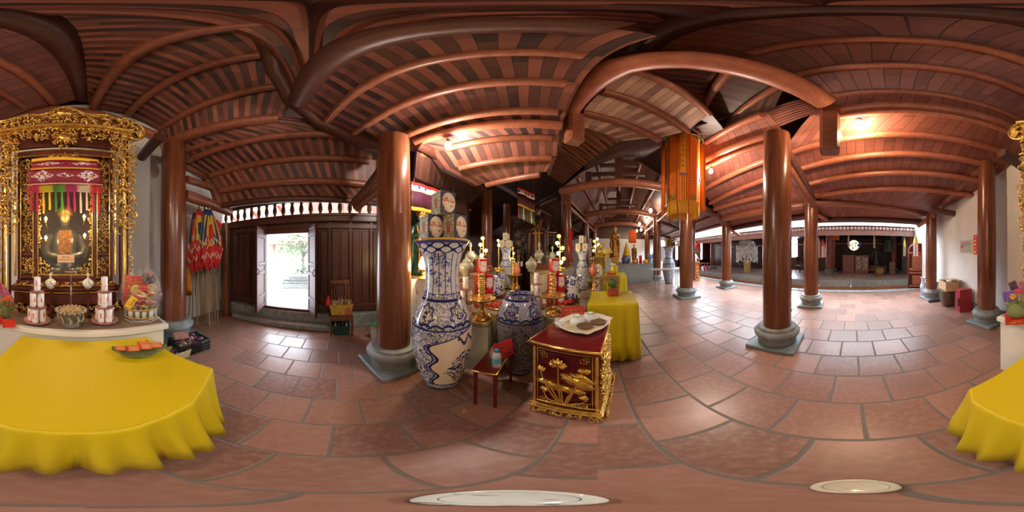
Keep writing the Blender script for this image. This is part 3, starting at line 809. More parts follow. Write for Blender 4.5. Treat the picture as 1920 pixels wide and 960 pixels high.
top = lambda x: 2.84+.17*math.exp(-(x/.2)**2)+.03*math.cos(x*14)-.10*max(0, abs(x)-.62)
q = MB(); curls(q, lambda x, z: z < top(x)-.02, -.80, .80, 2.57, 3.05, .058, rng, -.04, .05, .25)
q.ball((0, -.08, 2.83), (.10, .05, .075), 16, 10)
for k in range(22): a = 2*PI*k/22; q.tube([(.11*math.cos(a), -.06, 2.83+.085*math.sin(a)), (.19*math.cos(a), -.04, 2.83+.15*math.sin(a))], [.016, .004], 5)
xs = [-.86+1.72*k/40 for k in range(41)]
q.tube([(x, -.05, top(x)) for x in xs], .022, 6); q.tube([(x, -.06, top(x)-.05) for x in xs], .012, 5)
q.build('crown', GOLD, t)
q = MB(); q.prism([(-.86, 2.56), (.86, 2.56)]+[(x, top(x)-.01) for x in xs[::-1]], -.02, .03); q.build('crown_board', plain('crown backing', (.20,.06,.02), .5), t)
q = MB(); curls(q, lambda x, z: z > 2.0-.0+.10*abs(math.sin(x*5)), -.5, .5, 1.99, 2.10, .045, rng, .10, .03); q.build('inner_carving', GOLD, t)
# the embroidered hanging in the shrine
def embroid(name, base, c2):
    m = Mat(name, base, .6); x, y, z = m.xyz('Object')
    n = m.noise(38, 4, dist=1.0); n2 = m.voronoi(16)
    cx = x.abs()
    motif = ((cx-.27).abs()*6 + (z-.12).abs()*9).lt(.85).max(((cx)*5+(z-.12).abs()*16).lt(.62)).max(((cx-.2).abs()*4+(z-.305).abs()*26).lt(.75))
    pat = motif*n.gt(.50)
    col = m.mix(n2.ramp(.2, .6), (.80,.55,.25), (.72,.70,.80))
    m.color(m.mix(pat, m.mix(n.ramp(.3,.8)*.4, base, c2), col)); return m.m
vt = thing('embroidered_hanging', 'crimson embroidered hanging with yellow bands and coloured tassels inside the gilded shrine', 'hanging', (SP.x, SP.y, .802+1.62), SZ)
q = MB(); rows = []
for z in (0, .1, .2, .225): rows.append([(x, .075+.006*math.sin(x*14)-.0*z, z-.012*math.cos(x*3)) for x in [-.44+.88*k/30 for k in range(31)]])
q.grid(rows); q.build('lower_band', embroid('crimson silk', (.20,.004,.022), (.36,.02,.06)), vt, solid=.004)
q = MB(); rows = []
for z in (.225, .25, .36): rows.append([(x, .07+.006*math.sin(x*14), z) for x in [-.40+.80*k/30 for k in range(31)]])
q.grid(rows); q.build('upper_band', embroid('crimson silk 2', (.22,.005,.028), (.36,.02,.06)), vt, solid=.004)
yc = plain('golden fringe', (.80,.48,.02), .6, 0, .2, 60)
q = MB(); q.tube([(-.41+.82*k/20, .062, .225) for k in range(21)], .016, 6, flat=.6); q.build('middle_fringe', yc, vt)
q = MB(); q.grid([[( -.40+.8*k/20, .066, .35+.012*math.sin(k*.2)) for k in range(21)], [(-.40+.8*k/20, .066, .40+.012*math.sin(k*.2)) for k in range(21)]]); q.build('top_band', yc, vt, solid=.005)
q = MB(); q.tube([(-.45+.9*k/60, .062+.006*(k % 2), -.012+.006*(k % 2)) for k in range(61)], .012, 5); q.build('braid', plain('pink braid', (.66,.36,.26), .6, 0, .3, 60), vt)
cols = [(.62,.02,.10), (.74,.55,.02), (.02,.16,.03), (.50,.01,.16), (.75,.65,.50), (.70,.03,.05)]
for k in range(12):
    x = -.44+.88*(k+.5)/12; c = plain('tassel thread %d' % k, cols[k//2] if k//2 != 2 else ((.03,.22,.03) if k % 2 == 0 else (.08,.40,.03)), .7, 0, .2, 40)
    q = MB()
    for i in range(5):
        for j in range(3):
            x0 = x-.036+.018*i; z0 = -.03-.032*j; q.tube([(x0, .066, z0), (x0+.018, .066, z0-.016), (x0, .066, z0-.032)], .0028, 4); q.tube([(x0, .066, z0), (x0-.018, .066, z0-.016), (x0, .066, z0-.032)], .0028, 4)
    q.tube([(x, .066, -.125), (x, .064, -.16), (x, .064, -.17)], [.006, .011, .008], 7)
    q.tube([(x, .064, -.17), (x, .064, -.22), (x+.003, .064, -.29), (x+.002, .064, -.36-.02*(k % 3))], [.009, .013, .014, .011], 7)
    q.build('tassel', c, vt)
# the statue behind the glass
st = thing('seated_statue', 'dark seated statue with gilded chest panel behind the glass of the shrine', 'statue', (SP.x, SP.y, .802+.387), SZ)
SB = plain('dark bronze robe', (.045,.038,.026), .3, .3, .3, 8)
q = MB(); q.lathe([(.0,0),(.30,0),(.31,.06),(.27,.14),(.26,.20),(.21,.30),(.215,.42),(.225,.55),(.20,.64),(.13,.70),(.075,.73),(.065,.77),(.095,.82),(.105,.88),(.09,.95),(.05,.99),(0,1.0)], 28, (0,.52,0), sy=.62)
for sx in (-1, 1):
    q.tube([(sx*.20, .50, .60), (sx*.27, .44, .42), (sx*.23, .36, .30), (sx*.07, .31, .30)], [.075,.085,.08,.05], 10); q.ball((sx*.16, .40, .1), (.16, .13, .09), 12, 8)
q.build('robe', SB, st)
q = MB(); q.prism([(-.085, .30), (.085, .30), (.085, .66), (-.085, .66)], .325, .36); curls(q, None, -.07, .07, .33, .64, .03, rng, .325, .012); q.build('chest_panel', gold_mat('old gold', (.50,.22,.04), (.22,.08,.02)), st)
q = MB(); q.ball((0, .44, .87), (.07, .05, .085), 12, 10); q.ball((0, .39, .865), (.014,.02,.02), 6, 5); q.build('face', plain('gilt face', (.55,.30,.08), .35, .3), st)
q = MB(); q.lathe([(.11,.90),(.125,.95),(.10,1.02),(.05,1.07),(0,1.08)], 16, (0,.52,0)); q.build('hat', GOLD, st)
for k, (x, z, lb) in enumerate(((-.245, 1.18, 'upper left of four warm lamps behind the shrine glass'), (.245, 1.21, 'upper right of four warm lamps behind the shrine glass'), (-.245, .93, 'lower left of four warm lamps behind the shrine glass'), (.25, .96, 'lower right of four warm lamps behind the shrine glass'))):
    p = Matrix.Translation((SP.x, SP.y, .802)) @ Matrix.Rotation(SZ, 4, 'Z') @ Vector((x, .22, z))
    b = thing('shrine_lamp', lb, 'lamp', p, SZ)
    q = MB(); q.lathe([(0,-.02),(.017,-.012),(.02,.005),(.012,.022),(0,.035)], 12); q.build('flame_bulb', BULB_Y if k > 1 else BULB_Y, b)
    q = MB(); q.lathe([(.0,-.05),(.018,-.045),(.010,-.03),(.012,-.02)], 10); q.tube([(0,0,-.04),(0,.05,-.07),(0,.4,-.1)], .006, 6); q.build('bracket', BRASS, b)
    g = glow('shrine_glow', (0, -.02, .0), 5, (1,.72,.35), .02); g.parent = b
# name plate
p = Matrix.Translation((SP.x, SP.y, .802)) @ Matrix.Rotation(SZ, 4, 'Z') @ Vector((.01, .135, .665))
pl = thing('name_plate', 'small pale orange name plate with two lines of writing on the shrine glass', 'sign', p, SZ)
q = MB(); q.box((0,0,0), (.205, .008, .095), bev=.002); q.build('plate', plain('peach card', (.80,.50,.28), .5, 0, .05), pl)
text('lettering', 'ĐỨC BÀ', .026, INK, pl, (0, -.005, .018)); text('lettering', 'TRẦN THỊ NGỌC TIÊN', .021, INK, pl, (0, -.005, -.015), sx=.82)

# ---- things on the counter
def can_mat():
    m = Mat('white can with red print', (.8,.8,.8), .3, .15); x, y, z = m.xyz()
    a = y.atan2(x); n = m.noise(60, 3)
    mark = ((a*1.6).sin().abs().lt(.35))*(((z-.085)*22).abs().lt(.6))*n.gt(.46)
    txt = ((z*130).sin().gt(.3))*(((z-.045).abs()).lt(.02))*n.gt(.52)
    m.color(m.mix(mark.max(txt*.7).max(z.lt(.012)*.6), (.80,.78,.77), (.62,.03,.05))); return m.m
CAN = can_mat(); CANT = plain('can metal', (.45,.40,.40), .3, .8)
def make_can(label, group):
    t = thing('drink_can', label, 'can', (0,0,0), 0, group)
    q = MB(); q.lathe([(.028,0),(.034,.008),(.0345,.015),(.0345,.135),(.029,.148)], 20); q.build('can_body', CAN, t)
    q = MB(); q.lathe([(.029,.146),(.030,.151),(.027,.151),(.026,.147),(0,.147)], 20); q.tube([(-.008,0,.149),(.008,0,.15)], .004, 5); q.build('lid', CANT, t)
    return t
TRAY = plain('brown tray', (.25,.11,.09), .4, 0, .2, 8); PINKP = plain('pink plate', (.46,.22,.20), .3, 0, .2, 10)
can0 = None
def can_pyramid(p, where, seed, rz=0, tiers=(5, 3, 1), dish=True, sc=1.0):
    global can0
    rg = random.Random(seed); z = p.z
    if dish:
        d = MB(); d.lathe([(0,.012),(.06,.012),(.10,.014),(.135,.03),(.138,.034),(.13,.034),(.10,.022),(0,.020)], 32)
        tag(d.build('round_plate', PINKP, None, (p.x, p.y, p.z)), 'pink rimmed round plate under the can pyramid %s' % where, 'plate'); z += .021
    nm = {0: 'in the bottom ring of', 1: 'in the middle tier of', 2: 'on top of'}
    for i, n in enumerate(tiers):
        r = 0 if n == 1 else (.036*sc/math.sin(PI/n)+.002)
        for k in range(n):
            a = rz+2*PI*k/n+.4*i
            lb = 'white and red can %s pyramid %s' % (nm[i], where)
            g = 'white cans %s' % where
            if can0 is None: c = can0 = make_can(lb, g)
            else: c = dup(can0, label=lb, group=g)
            c.location = (p.x+r*math.cos(a), p.y+r*math.sin(a), z); c.rotation_euler.z = rg.uniform(0, 6); c.scale = (sc,)*3
        z += .152*sc
        if i < len(tiers)-1:
            d = MB(); d.lathe([(0,0),(.098*sc-.02*i,0),(.10*sc-.02*i,.007),(0,.007)], 6 if i else 8)
            tag(d.build('small_tray', TRAY, None, (p.x, p.y, z)), 'thin brown tray between %s tiers of can pyramid %s' % (('lower','upper')[i], where), 'tray'); z += .008
can_pyramid(at(70, 604, .803), 'left of the ash bowl', 3, .3)
can_pyramid(at(196, 604, .803), 'right of the ash bowl', 4, .9)
# ash bowl
p = at(133, 610, .803)
t = thing('incense_bowl', 'carved dark stone incense bowl heaped with ash stubs in front of the shrine', 'bowl', p)
SB2 = plain('dark carved stone', (.13,.11,.085), .6, 0, .45, 20, .5)
q = MB(); q.lathe([(.0,.0),(.085,.0),(.09,.012),(.078,.025),(.085,.05),(.105,.10),(.122,.15),(.135,.165),(.132,.172),(.115,.168),(.11,.14),(0,.14)], 30); q.build('bowl_body', SB2, t)
q = MB()
for k in range(20): 
    a = 2*PI*k/20; r = .137
    q.ball((r*math.cos(a), r*math.sin(a), .172), (.016,.016,.013), 6, 5)
    if k % 2: q.tube([(.10*math.cos(a), .10*math.sin(a), .05), (.118*math.cos(a+.1), .118*math.sin(a+.1), .09), (.128*math.cos(a-.1), .128*math.sin(a-.1), .14)], [.008,.014,.008], 5)
q.build('carved_rim', plain('pale stone', (.34,.27,.19), .6, 0, .3, 20), t)
q = MB(); q.lathe([(.118,.155),(.09,.185),(.05,.20),(0,.205)], 20)
for k in range(150):
    a = rng.uniform(0, 6.3); r = .115*math.sqrt(rng.random()); z = .165+.04*(1-r/.115)
    q.tube([(r*math.cos(a), r*math.sin(a), z), (r*math.cos(a)+rng.uniform(-.02,.02), r*math.sin(a)+rng.uniform(-.02,.02), z+rng.uniform(.004,.02))], .0025, 4)
tag(q.build('ash', plain('ash and stubs', (.36,.25,.14), .9, 0, .4, 60), t), kind=None)
p2 = at(134, 598, 1.0)
t = thing('coil_holder', 'thin wire holder topped by a pale incense coil standing in the ash bowl', 'incense holder', (p.x, p.y, .803+.19))
q = MB(); q.tube([(0,0,0),(0,0,.36)], .0028, 5); q.lathe([(.003,.13),(.014,.14),(.005,.16),(.012,.19),(.004,.22)], 10); q.build('stem', plain('dull pewter', (.35,.33,.30), .4, .6), t)
q = MB(); q.tube([((.015+.045*k/40)*math.cos(k*.47), (.015+.045*k/40)*math.sin(k*.47), .362-.006*k/40) for k in range(41)], .0035, 5); q.build('coil', plain('incense coil', (.42,.22,.14), .8), t)
q = MB(); q.lathe([(0,.366),(.016,.366),(.018,.374),(.008,.380),(0,.378)], 12); q.build('cap', plain('burnt cap', (.12,.03,.015), .6), t)
# two small jars on glass feet
def bw_mat(name, sc=22, base=(.80,.82,.80), ink=(.03,.06,.22), th=.52):
    m = Mat(name, base, .12); n = m.noise(sc, 3, dist=1.5); m.color(m.mix(n.ramp(th, th+.05), base, ink)); return m.m
BWJ = bw_mat('ink landscape porcelain', 18, (.78,.80,.78), (.05,.06,.10), .55)
for px, lb in ((95, 'small lidded white jar with ink landscape left of the incense coil'), (165, 'small lidded white jar with ink landscape right of the incense coil')):
    p = far(px, 557, 1.78)
    t = thing('water_jar', lb, 'jar', (p.x, p.y, .802))
    q = MB(); q.lathe([(.0,.335),(.028,.337),(.055,.375),(.062,.405),(.055,.425),(.03,.43)], 24); q.build('jar_body', BWJ, t)
    q = MB(); q.lathe([(.055,.426),(.03,.445),(.012,.455),(.010,.475),(.02,.49),(.014,.51),(0,.515)], 18); q.build('lid', clear_film('glass lid', (.95,.97,.95), .35), t)
    q = MB(); q.lathe([(.045,0),(.05,.01),(.018,.03),(.012,.15),(.016,.30),(.034,.336)], 18); q.build('foot', DARKRED, t)
# ---- yellow cloth table in front
OUT = [(.55, -1.35), (-.52, -1.345), (-.585, -.96), (-.66, -.68), (-.38, -.50), (-.10, -.425), (.20, -.405), (.47, -.43), (.55, -.49)]
OUT = OUT[::-1]
table_frame('low offering table hidden under the bright yellow cloth before the shrine', [(-.5, -1.3), (.5, -1.3), (.5, -.52), (-.5, -.72)], .715)
draped('yellow_tablecloth', 'bright yellow cloth with deep folds over the table before the gilded shrine', OUT, .722, .13, .046, 52, .075, seed=3)
# boat-shaped dish with packets
p = at(262, 664, .73)
t = thing('boat_dish', 'green leaf shaped glass dish holding orange packets on the yellow cloth', 'dish', p, facing(262)+.12)
q = MB(); rows = []
for i in range(11):
    u = -1+2*i/10; wv = .075*(1-abs(u)**2.2)+.004; zz = .05*abs(u)**2.2; rows.append([(u*.19, wv*math.sin(PI*(j/8-.5)), zz+.028*(1-math.cos(PI*(j/8-.5)))) for j in range(9)])
q.grid(rows); q.build('dish_body', plain('green glaze', (.13,.17,.07), .15, 0, .3, 12), t, solid=.006)
OP = plain('orange wrapper', (.55,.12,.02), .35, 0, .35, 30); PK = plain('label pink', (.62,.24,.12), .4, 0, .15, 20)
def packet(loc, rot, label, s=(.085, .05, .018)):
    t = thing('sweet_packet', label, 'packet', loc); t.rotation_euler = rot
    q = MB(); q.box((0,0,0), s, bev=.004); q.build('wrapper', OP, t); q = MB(); q.box((0,0,s[2]/2), (s[0]*.7, s[1]*.7, .0015)); q.build('printed_label', PK, t)
for dx, dy, dz, rx, rzz, lb in ((-.135, .01, .055, .35, .1, 'orange packet lying at the left end of the leaf dish'), (-.045, -.005, .062, .75, .05, 'orange packet with pale label standing left of centre in the leaf dish'), (.045, .01, .066, .8, -.05, 'orange packet standing right of centre in the leaf dish'), (.115, .01, .068, .5, -.15, 'orange packet at the right end of the leaf dish'), (.03, .045, .075, .5, .3, 'dark red packet edge behind the centre packets of the leaf dish')):
    v = Matrix.Rotation(facing(262)+.12, 3, 'Z') @ Vector((dx, dy, dz)); packet(Vector(p)+v, (rx, 0, facing(262)+.12+rzz), lb)

# ---- wrapped gift basket on the right of the counter
p = at(264, 597, .803); fz = facing(264)
t = thing('gift_basket', 'oval gift basket with green striped band full of sweets wrapped in clear film', 'gift basket', p, fz)
m = Mat('striped basket band', rough=.5); x, y, z = m.xyz(); a = y.atan2(x); m.color(m.mix((a*11).sin().gt(.25), (.62,.52,.36), (.05,.13,.13))); STR = m.m
q = MB(); q.lathe([(.14,.035),(.165,.045),(.172,.13),(.160,.13),(.15,.05),(0,.05)], 40, sy=.7); q.build('striped_band', STR, t)
q = MB(); 
for z, r in ((.04, .168), (.133, .176)): q.tube([(r*math.cos(2*PI*k/40), .7*r*math.sin(2*PI*k/40), z) for k in range(40)], .008, 6, closed=True)
q.build('rim', plain('wicker', (.50,.30,.11), .6, 0, .3, 60), t)
q = MB(); q.tube([(.14*math.cos(2*PI*k/30), .10*math.sin(2*PI*k/30), .012) for k in range(30)], .006, 5, closed=True); q.tube([(-.17,-.06,.02),(-.1,-.12,.006),(.1,-.12,.006),(.19,-.04,.03)], .0045, 5); q.build('foot_wire', plain('pale wire', (.66,.63,.56), .35, .3), t)
def item(name, mb, m, **k): return mb.build(name, m, t, **k)
REDF = plain('red foil with gold print', (.55,.03,.02), .2, 0, .3, 14)
q = MB(); q.box((-.09, .05, .30), (.26, .02, .34), M=Matrix.Rotation(.10, 4, 'Y')); item('red_board', q, REDF)
q = MB(); curls(q, None, -.2, .02, .34, .46, .025, rng, .036, .004, .1); item('gold_print', q, GOLD2)
q = MB(); q.lathe([(0,-.012),(.075,-.012),(.08,0),(.075,.012),(0,.012)], 24, M=Matrix.Translation((.085, .02, .455)) @ Matrix.Rotation(PI/2+.2, 4, 'X')); item('round_tin', q, bw_mat('patterned tin', 26, (.30,.16,.14), (.04,.04,.10), .5))
q = MB(); q.lathe([(0,-.012),(.03,-.012),(.03,.0),(0,.0)], 6, M=Matrix.Translation((.085, -.0, .455)) @ Matrix.Rotation(PI/2+.2, 4, 'X')); item('tin_centre', q, plain('navy', (.03,.035,.07), .4))
for (x, z, r, c) in ((-.045, .325, .068, (.62,.45,.12)), (.115, .345, .058, (.55,.42,.25))):
    q = MB(); q.lathe([(0,-.02),(r,-.015),(r,.0)]+[(r*(1-k/8), .005+.012*(k % 2)) for k in range(9)], 28, M=Matrix.Translation((x, -.02, z)) @ Matrix.Rotation(PI/2, 4, 'X')); item('sweet_tub', q, plain('tub %.2f' % x, c, .2, .2, .35, 30))
q = MB(); q.box((-.10, -.055, .21), (.075, .05, .14), M=Matrix.Translation((-.10,-.055,.21)) @ Matrix.Rotation(.55, 4, 'Y') @ Matrix.Translation((.10,.055,-.21))); item('yellow_carton', q, plain('yellow carton', (.78,.50,.02), .35, 0, .12, 8))
text('lettering', 'yuca', .045, INK, t, (-.085, -.084, .215), (PI/2, -1.0, 0))
for k in range(26):
    a = rng.uniform(-1, 1); x = .14*a; z = rng.uniform(.15, .32); c = rng.choice([(.45,.04,.05),(.65,.45,.05),(.5,.12,.2),(.75,.55,.35),(.25,.3,.1)])
    q = MB(); q.ball((x, -.055+.03*rng.random(), z), (.022,.018,.018), 8, 6); q.tube([(x-.034,-.05,z+.012),(x,-.05,z),(x+.034,-.05,z-.01)], [.012,.004,.012], 5); item('wrapped_sweet', q, plain('sweet paper', c, .2, .2))
q = MB(); q.ball((.03,-.06,.37), (.035,.02,.02), 8, 6)
for k in range(6): a = k*PI/3; q.ball((.03+.03*math.cos(a), -.06, .365+.03*math.sin(a)), (.02,.012,.012), 6, 5)
item('red_bow', q, plain('red ribbon', (.6,.02,.02), .4))
q = MB(); q.box((.17, -.01, .24), (.045, .03, .15), M=Matrix.Translation((.17,0,.24)) @ Matrix.Rotation(.6, 4, 'Y') @ Matrix.Translation((-.17,0,-.24))); item('silver_packet', q, plain('violet foil', (.42,.34,.52), .2, .4, .3, 20))
rows = []                                       # crinkled film
for z, r in ((.10,.165),(.16,.19),(.24,.215),(.34,.215),(.43,.19),(.50,.13),(.53,.09)):
    rows.append([((r*(1+.10*math.sin(9*2*PI*k/48+z*13)*(z > .2)))*math.cos(2*PI*k/48), .55*r*math.sin(2*PI*k/48)*(1+.06*math.sin(k)), z+(.03*math.sin(k*1.1) if z > .45 else 0)) for k in range(48)])
q = MB(); q.grid(rows, False, closed=True); q.build('film_wrap', clear_film('film', (1,.93,.90), .05), t)
# ---- gift at the left end of the counter
p = at(1905, 601, .803); p = far(1899, 480, 1.58); fz = facing(1899)
LG = Vector((p.x, p.y, .803))
t = thing('red_gift_box', 'red cardboard gift box with gold curl print at the left end of the shrine counter', 'box', LG, fz+.1)
q = MB(); q.box((.03, .06, .032), (.21, .20, .062), bev=.004); q.build('box_body', REDF, t)
q = MB(); curls(q, None, -.05, .10, .015, .055, .020, rng, -.0405, .002, .10, seg=14, turn=6); q.build('gold_print', GOLD2, t)
t = thing('net_bundle', 'green mesh netting bundle tied around a gift on top of the red box', 'gift bundle', LG+Vector((0,0,.065)), fz); t.scale = (.74,.74,.85)
NET = Mat('green net', (.26,.30,.10), .6); NET.b.inputs['Alpha'].default_value = .62; NET = NET.m
q = MB(); q.lathe([(.0,.005),(.09,.005),(.125,.04),(.13,.10),(.11,.155),(.075,.185)], 26, (.05,.06,0)); q.build('wrapped_body', NET, t)
q = MB(); q.lathe([(0,.01),(.075,.01),(.10,.05),(.10,.10),(.06,.15),(0,.16)], 20, (.05,.06,0)); q.build('inner_parcel', plain('green gift', (.12,.16,.05), .5, 0, .3, 14), t)
q = MB()
for k in range(9):
    a = 2.4+k*.72; cx, cz = .05+.10*math.cos(a), .19+.06*math.sin(a)
    q.tube([(.05,.03,.18)]+[(cx+.05*math.cos(j*2*PI/12), .0+.02*math.sin(k), cz+.05*math.sin(j*2*PI/12)) for j in range(12)]+[(.05,.03,.18)], .014, 5, flat=.25)
q.build('net_loop', NET, t)
t = thing('purple_packet', 'purple sweet packet with orange flower print leaning on the green netting', 'packet', LG+Vector((0,0,.235)), fz); t.scale = (.85,.85,.85)
q = MB(); q.box((-.03, .02, .075), (.15, .03, .13), M=Matrix.Rotation(-.15, 4, 'Y'), bev=.012); q.build('packet_body', plain('purple foil', (.22,.12,.50), .25, .2, .25, 8), t)
q = MB(); 
for k in range(6): a = k*PI/3; q.ball((.0+.022*math.cos(a), .0, .07+.022*math.sin(a)), (.016,.005,.016), 8, 6)
q.ball((0,0,.07), (.012,.008,.012), 8, 6); q.build('flower_print', plain('orange print', (.75,.30,.05), .4), t)
t = thing('dark_packet', 'dark pink snack packet standing topmost behind the purple packet', 'packet', LG+Vector((0,0,.26)), fz); t.scale = (.85,.85,.85)
q = MB(); q.box((.06, .06, .12), (.10, .03, .17), M=Matrix.Rotation(-.35, 4, 'Y'), bev=.012); q.build('packet_body', plain('wine foil', (.12,.05,.08), .3, .2, .5, 14), t)
q = MB(); q.box((.085, .035, .07), (.08, .012, .06), M=Matrix.Rotation(-.35, 4, 'Y'), bev=.005); q.build('red_label', plain('red label', (.6,.05,.08), .4), t)
t = thing('foil_parcel', 'red patterned parcel with an orange fish shaped tag at the left of the shrine counter', 'gift parcel', far(14, 480, 1.70), facing(14)); t.scale = (.8,.8,.85)
t.location.z = .803
q = MB(); q.ball((-.03,.08,.13), (.11,.08,.13), 14, 10); q.build('parcel_body', NET, t)
q = MB(); q.prism([(-.16,.30),(.03,.20),(.075,.28),(.0,.40),(-.10,.50),(-.16,.50)], .02, .05); q.build('red_foil', bw_mat('pink printed foil', 30, (.50,.06,.10), (.35,.28,.40), .5), t)
q = MB(); q.prism([(-.15,.23),(.04,.19),(.075,.26),(-.02,.33)], .0, .018); q.build('orange_tag', plain('orange red tag', (.75,.13,.04), .4), t)
q = MB(); q.ball((.028, -.002, .265), (.013,.006,.014), 8, 6); q.build('tag_eye', plain('teal dot', (.02,.12,.20), .3), t)
q = MB()
for k in range(14): a = rng.uniform(-.4, 1.9); q.tube([(0,.03,.14), (.08*math.cos(a), .0, .14+.08*math.sin(a)), (.13*math.cos(a+.3), -.02, .14+.13*math.sin(a+.3))], [.012,.018,.004], 4, flat=.2)
q.build('net_frill', NET, t)
t = thing('red_carton', 'red carton with silver letters lying on the counter below the green bundle', 'carton', LG+Vector((.10,.05,0)), fz)
t.location = far(8, 480, 1.52); t.location.z = .803
q = MB(); q.box((.04, 0, .03), (.12, .10, .055), bev=.003); q.build('carton_body', REDF, t)
# ================================================================ THE DOOR AND THE CORNER AROUND IT
def door_leaf(name, hinge, free, z0, z1, label, knob=True, m=None):
    hinge = Vector(hinge); free = Vector(free); d = free-hinge; L = d.length; rz = math.atan2(d.y, d.x)
    t = thing(name, label, 'door', (hinge.x, hinge.y, z0), rz, None, 'structure'); H = z1-z0; m = m or M_['doorwood']
    q = MB(); s = .085
    q.box((s/2, 0, H/2), (s, .045, H), bev=.006); q.box((L-s/2, 0, H/2), (s, .045, H), bev=.006)
    for f in (0.03, .17, .46, .57, .90, .985): q.box((L/2, 0, H*f), (L-2*s, .045, .07), bev=.006)
    q.build('leaf_frame', m, t)
    q = MB()
    for a, b in ((.05, .15), (.19, .44), (.48, .55), (.59, .88), (.92, .97)): q.box((L/2, 0, H*(a+b)/2), (L-2*s, .02, H*(b-a)), bev=.006)
    q.build('leaf_panels', m, t)
    q = MB()
    for sy in (-1, 1): q.tube([(L-.05, sy*.02, H*.52), (L-.05, sy*.05, H*.50), (L-.05, sy*.05, H*.47), (L-.05, sy*.02, H*.45)], .008, 6)
    q.build('door_handle', plain('dark iron', (.05,.05,.05), .4, .7), t)
    return t
door_leaf('door_1', (WX+.09, DY0+.01, 0), at(480, 587, .34).to_2d().to_3d(), .335, 2.10, 'left red-brown wooden door leaf standing open into the hall')
door_leaf('door_2', (WX+.09, DY1-.01, 0), at(593, 596, .34).to_2d().to_3d(), .335, 2.10, 'right red-brown wooden door leaf standing open into the hall')
# outside: paving is the ground; far house, tree, planter, bench
def od(px, d, z=0): p = far(px, 480, d); p.z = z; return p
t = thing('garden_house', 'low red roofed house across the bright yard beyond the open door', 'house', od(540, 16), facing(540))
q = MB(); q.box((0, 0, 1.3), (9, 3, 2.6)); q.build('wall', plain('pale wall', (.22,.15,.11), .8), t)
q = MB(); q.prism([(-5.2, 2.5), (5.2, 2.5), (4.6, 4.2), (-4.6, 4.2)], -2.2, 2.2); q.build('roof', plain('far roof', (.16,.055,.04), .8, 0, .2, 6), t)
q = MB(); 
for i in range(7): q.box((-3.9+i*1.3, -1.7, 1.25), (.18, .18, 2.5))
q.build('veranda_post', plain('far posts', (.10,.035,.025), .7), t)
t = thing('garden_tree', 'leafy green tree seen through the open doorway', 'tree', od(568, 9.5), 0)
q = MB(); q.tube([(0,0,0),(.05,.02,.8),(-.03,0,1.5),(.1,.05,2.3)], [.11,.09,.08,.04], 8)
for k in range(5): a = k*1.3; q.tube([(0,0,1.3+.12*k),(.5*math.cos(a),.5*math.sin(a),2.0),(.9*math.cos(a),.9*math.sin(a),2.4)], [.05,.035,.015], 6)
q.build('trunk', plain('bark', (.05,.04,.03), .9), t)
rng = random.Random(8); q = MB()
for k in range(900):
    a = rng.uniform(0, 2*PI); r = 1.5*math.sqrt(rng.random()); z = 2.2+rng.gauss(0, .38)-.2*r; s = rng.uniform(.05, .12)
    u = Vector((rng.uniform(-1,1), rng.uniform(-1,1), rng.uniform(-.5,.5))).normalized(); v = u.orthogonal().normalized()
    c = Vector((r*math.cos(a), r*math.sin(a), z)); q.add([c-u*s, c-v*s*.5, c+u*s, c+v*s*.5], [(0,1,2,3)])
q.build('crown', plain('tree leaves', (.020,.045,.010), .6, 0, .4, 3), t)
t = thing('stone_planter', 'low stone planter with a small bush in the bright yard', 'planter', od(560, 7.6), facing(560))
q = MB(); q.box((0,0,.12), (1.7,.6,.24), bev=.03); q.box((0,0,.30), (1.5,.5,.14), bev=.03); q.box((0,0,.60), (1.9,.7,.10), bev=.03); q.box((0,0,.45), (.9,.4,.2)); q.build('stone_box', plain('yard stone', (.10,.10,.095), .8), t)
q = MB()
for k in range(160):
    a = rng.uniform(0, 2*PI); r = .4*math.sqrt(rng.random()); c = Vector((.2+r*math.cos(a), .3*r*math.sin(a), .66+rng.random()*.5*(1-r))); s = .06
    u = Vector((rng.uniform(-1,1), rng.uniform(-1,1), rng.uniform(-.5,.5))).normalized(); v = u.orthogonal().normalized(); q.add([c-u*s, c-v*s*.5, c+u*s, c+v*s*.5], [(0,1,2,3)])
q.build('bush', plain('bush leaves', (.018,.04,.012), .6), t)
q = MB(); q.tube([(-3.42-1.7, -4, 2.22), (-3.42-1.7, 4, 2.22)], .10, 8)
# ---- flags
rng = random.Random(21)
FC = [(.42,.008,.01), (.55,.36,.01), (.012,.02,.12), (.45,.01,.012), (.015,.10,.03), (.46,.012,.014)]
def flag_mat(i, main):
    m = Mat('flag cloth %d' % i, main, .7); x, y, z = m.xyz('UV')
    d = (x-.5).abs().max((y-.42).abs()*.9); k = (d*7).floor(); 
    c = m.mix(k.lt(1), (.50,.32,.01), main); c = m.mix(k.gt(1)*k.lt(3), c, FC[(i*2+2) % 6]); c = m.mix(k.gt(2)*k.lt(4), c, FC[(i+1) % 6])
    c = m.mix(((y*26+ (x*40).sin()*.8).sin().gt(.82))*y.gt(.5), c, (.50,.40,.28)); c = m.mix(y.gt(.62)*(1-((y*26+ (x*40).sin()*.8).sin().gt(.82))), c, (.44,.009,.012)); m.color(c); return m.m
POLE = wood('bamboo pole', (.22,.14,.07), (.42,.30,.17), .5, (5,5,.6), 3)
words_ = ['leftmost', 'second', 'third', 'fourth', 'fifth', 'sixth', 'seventh', 'eighth', 'ninth', 'tenth', 'eleventh', 'twelfth', 'thirteenth', 'fourteenth']
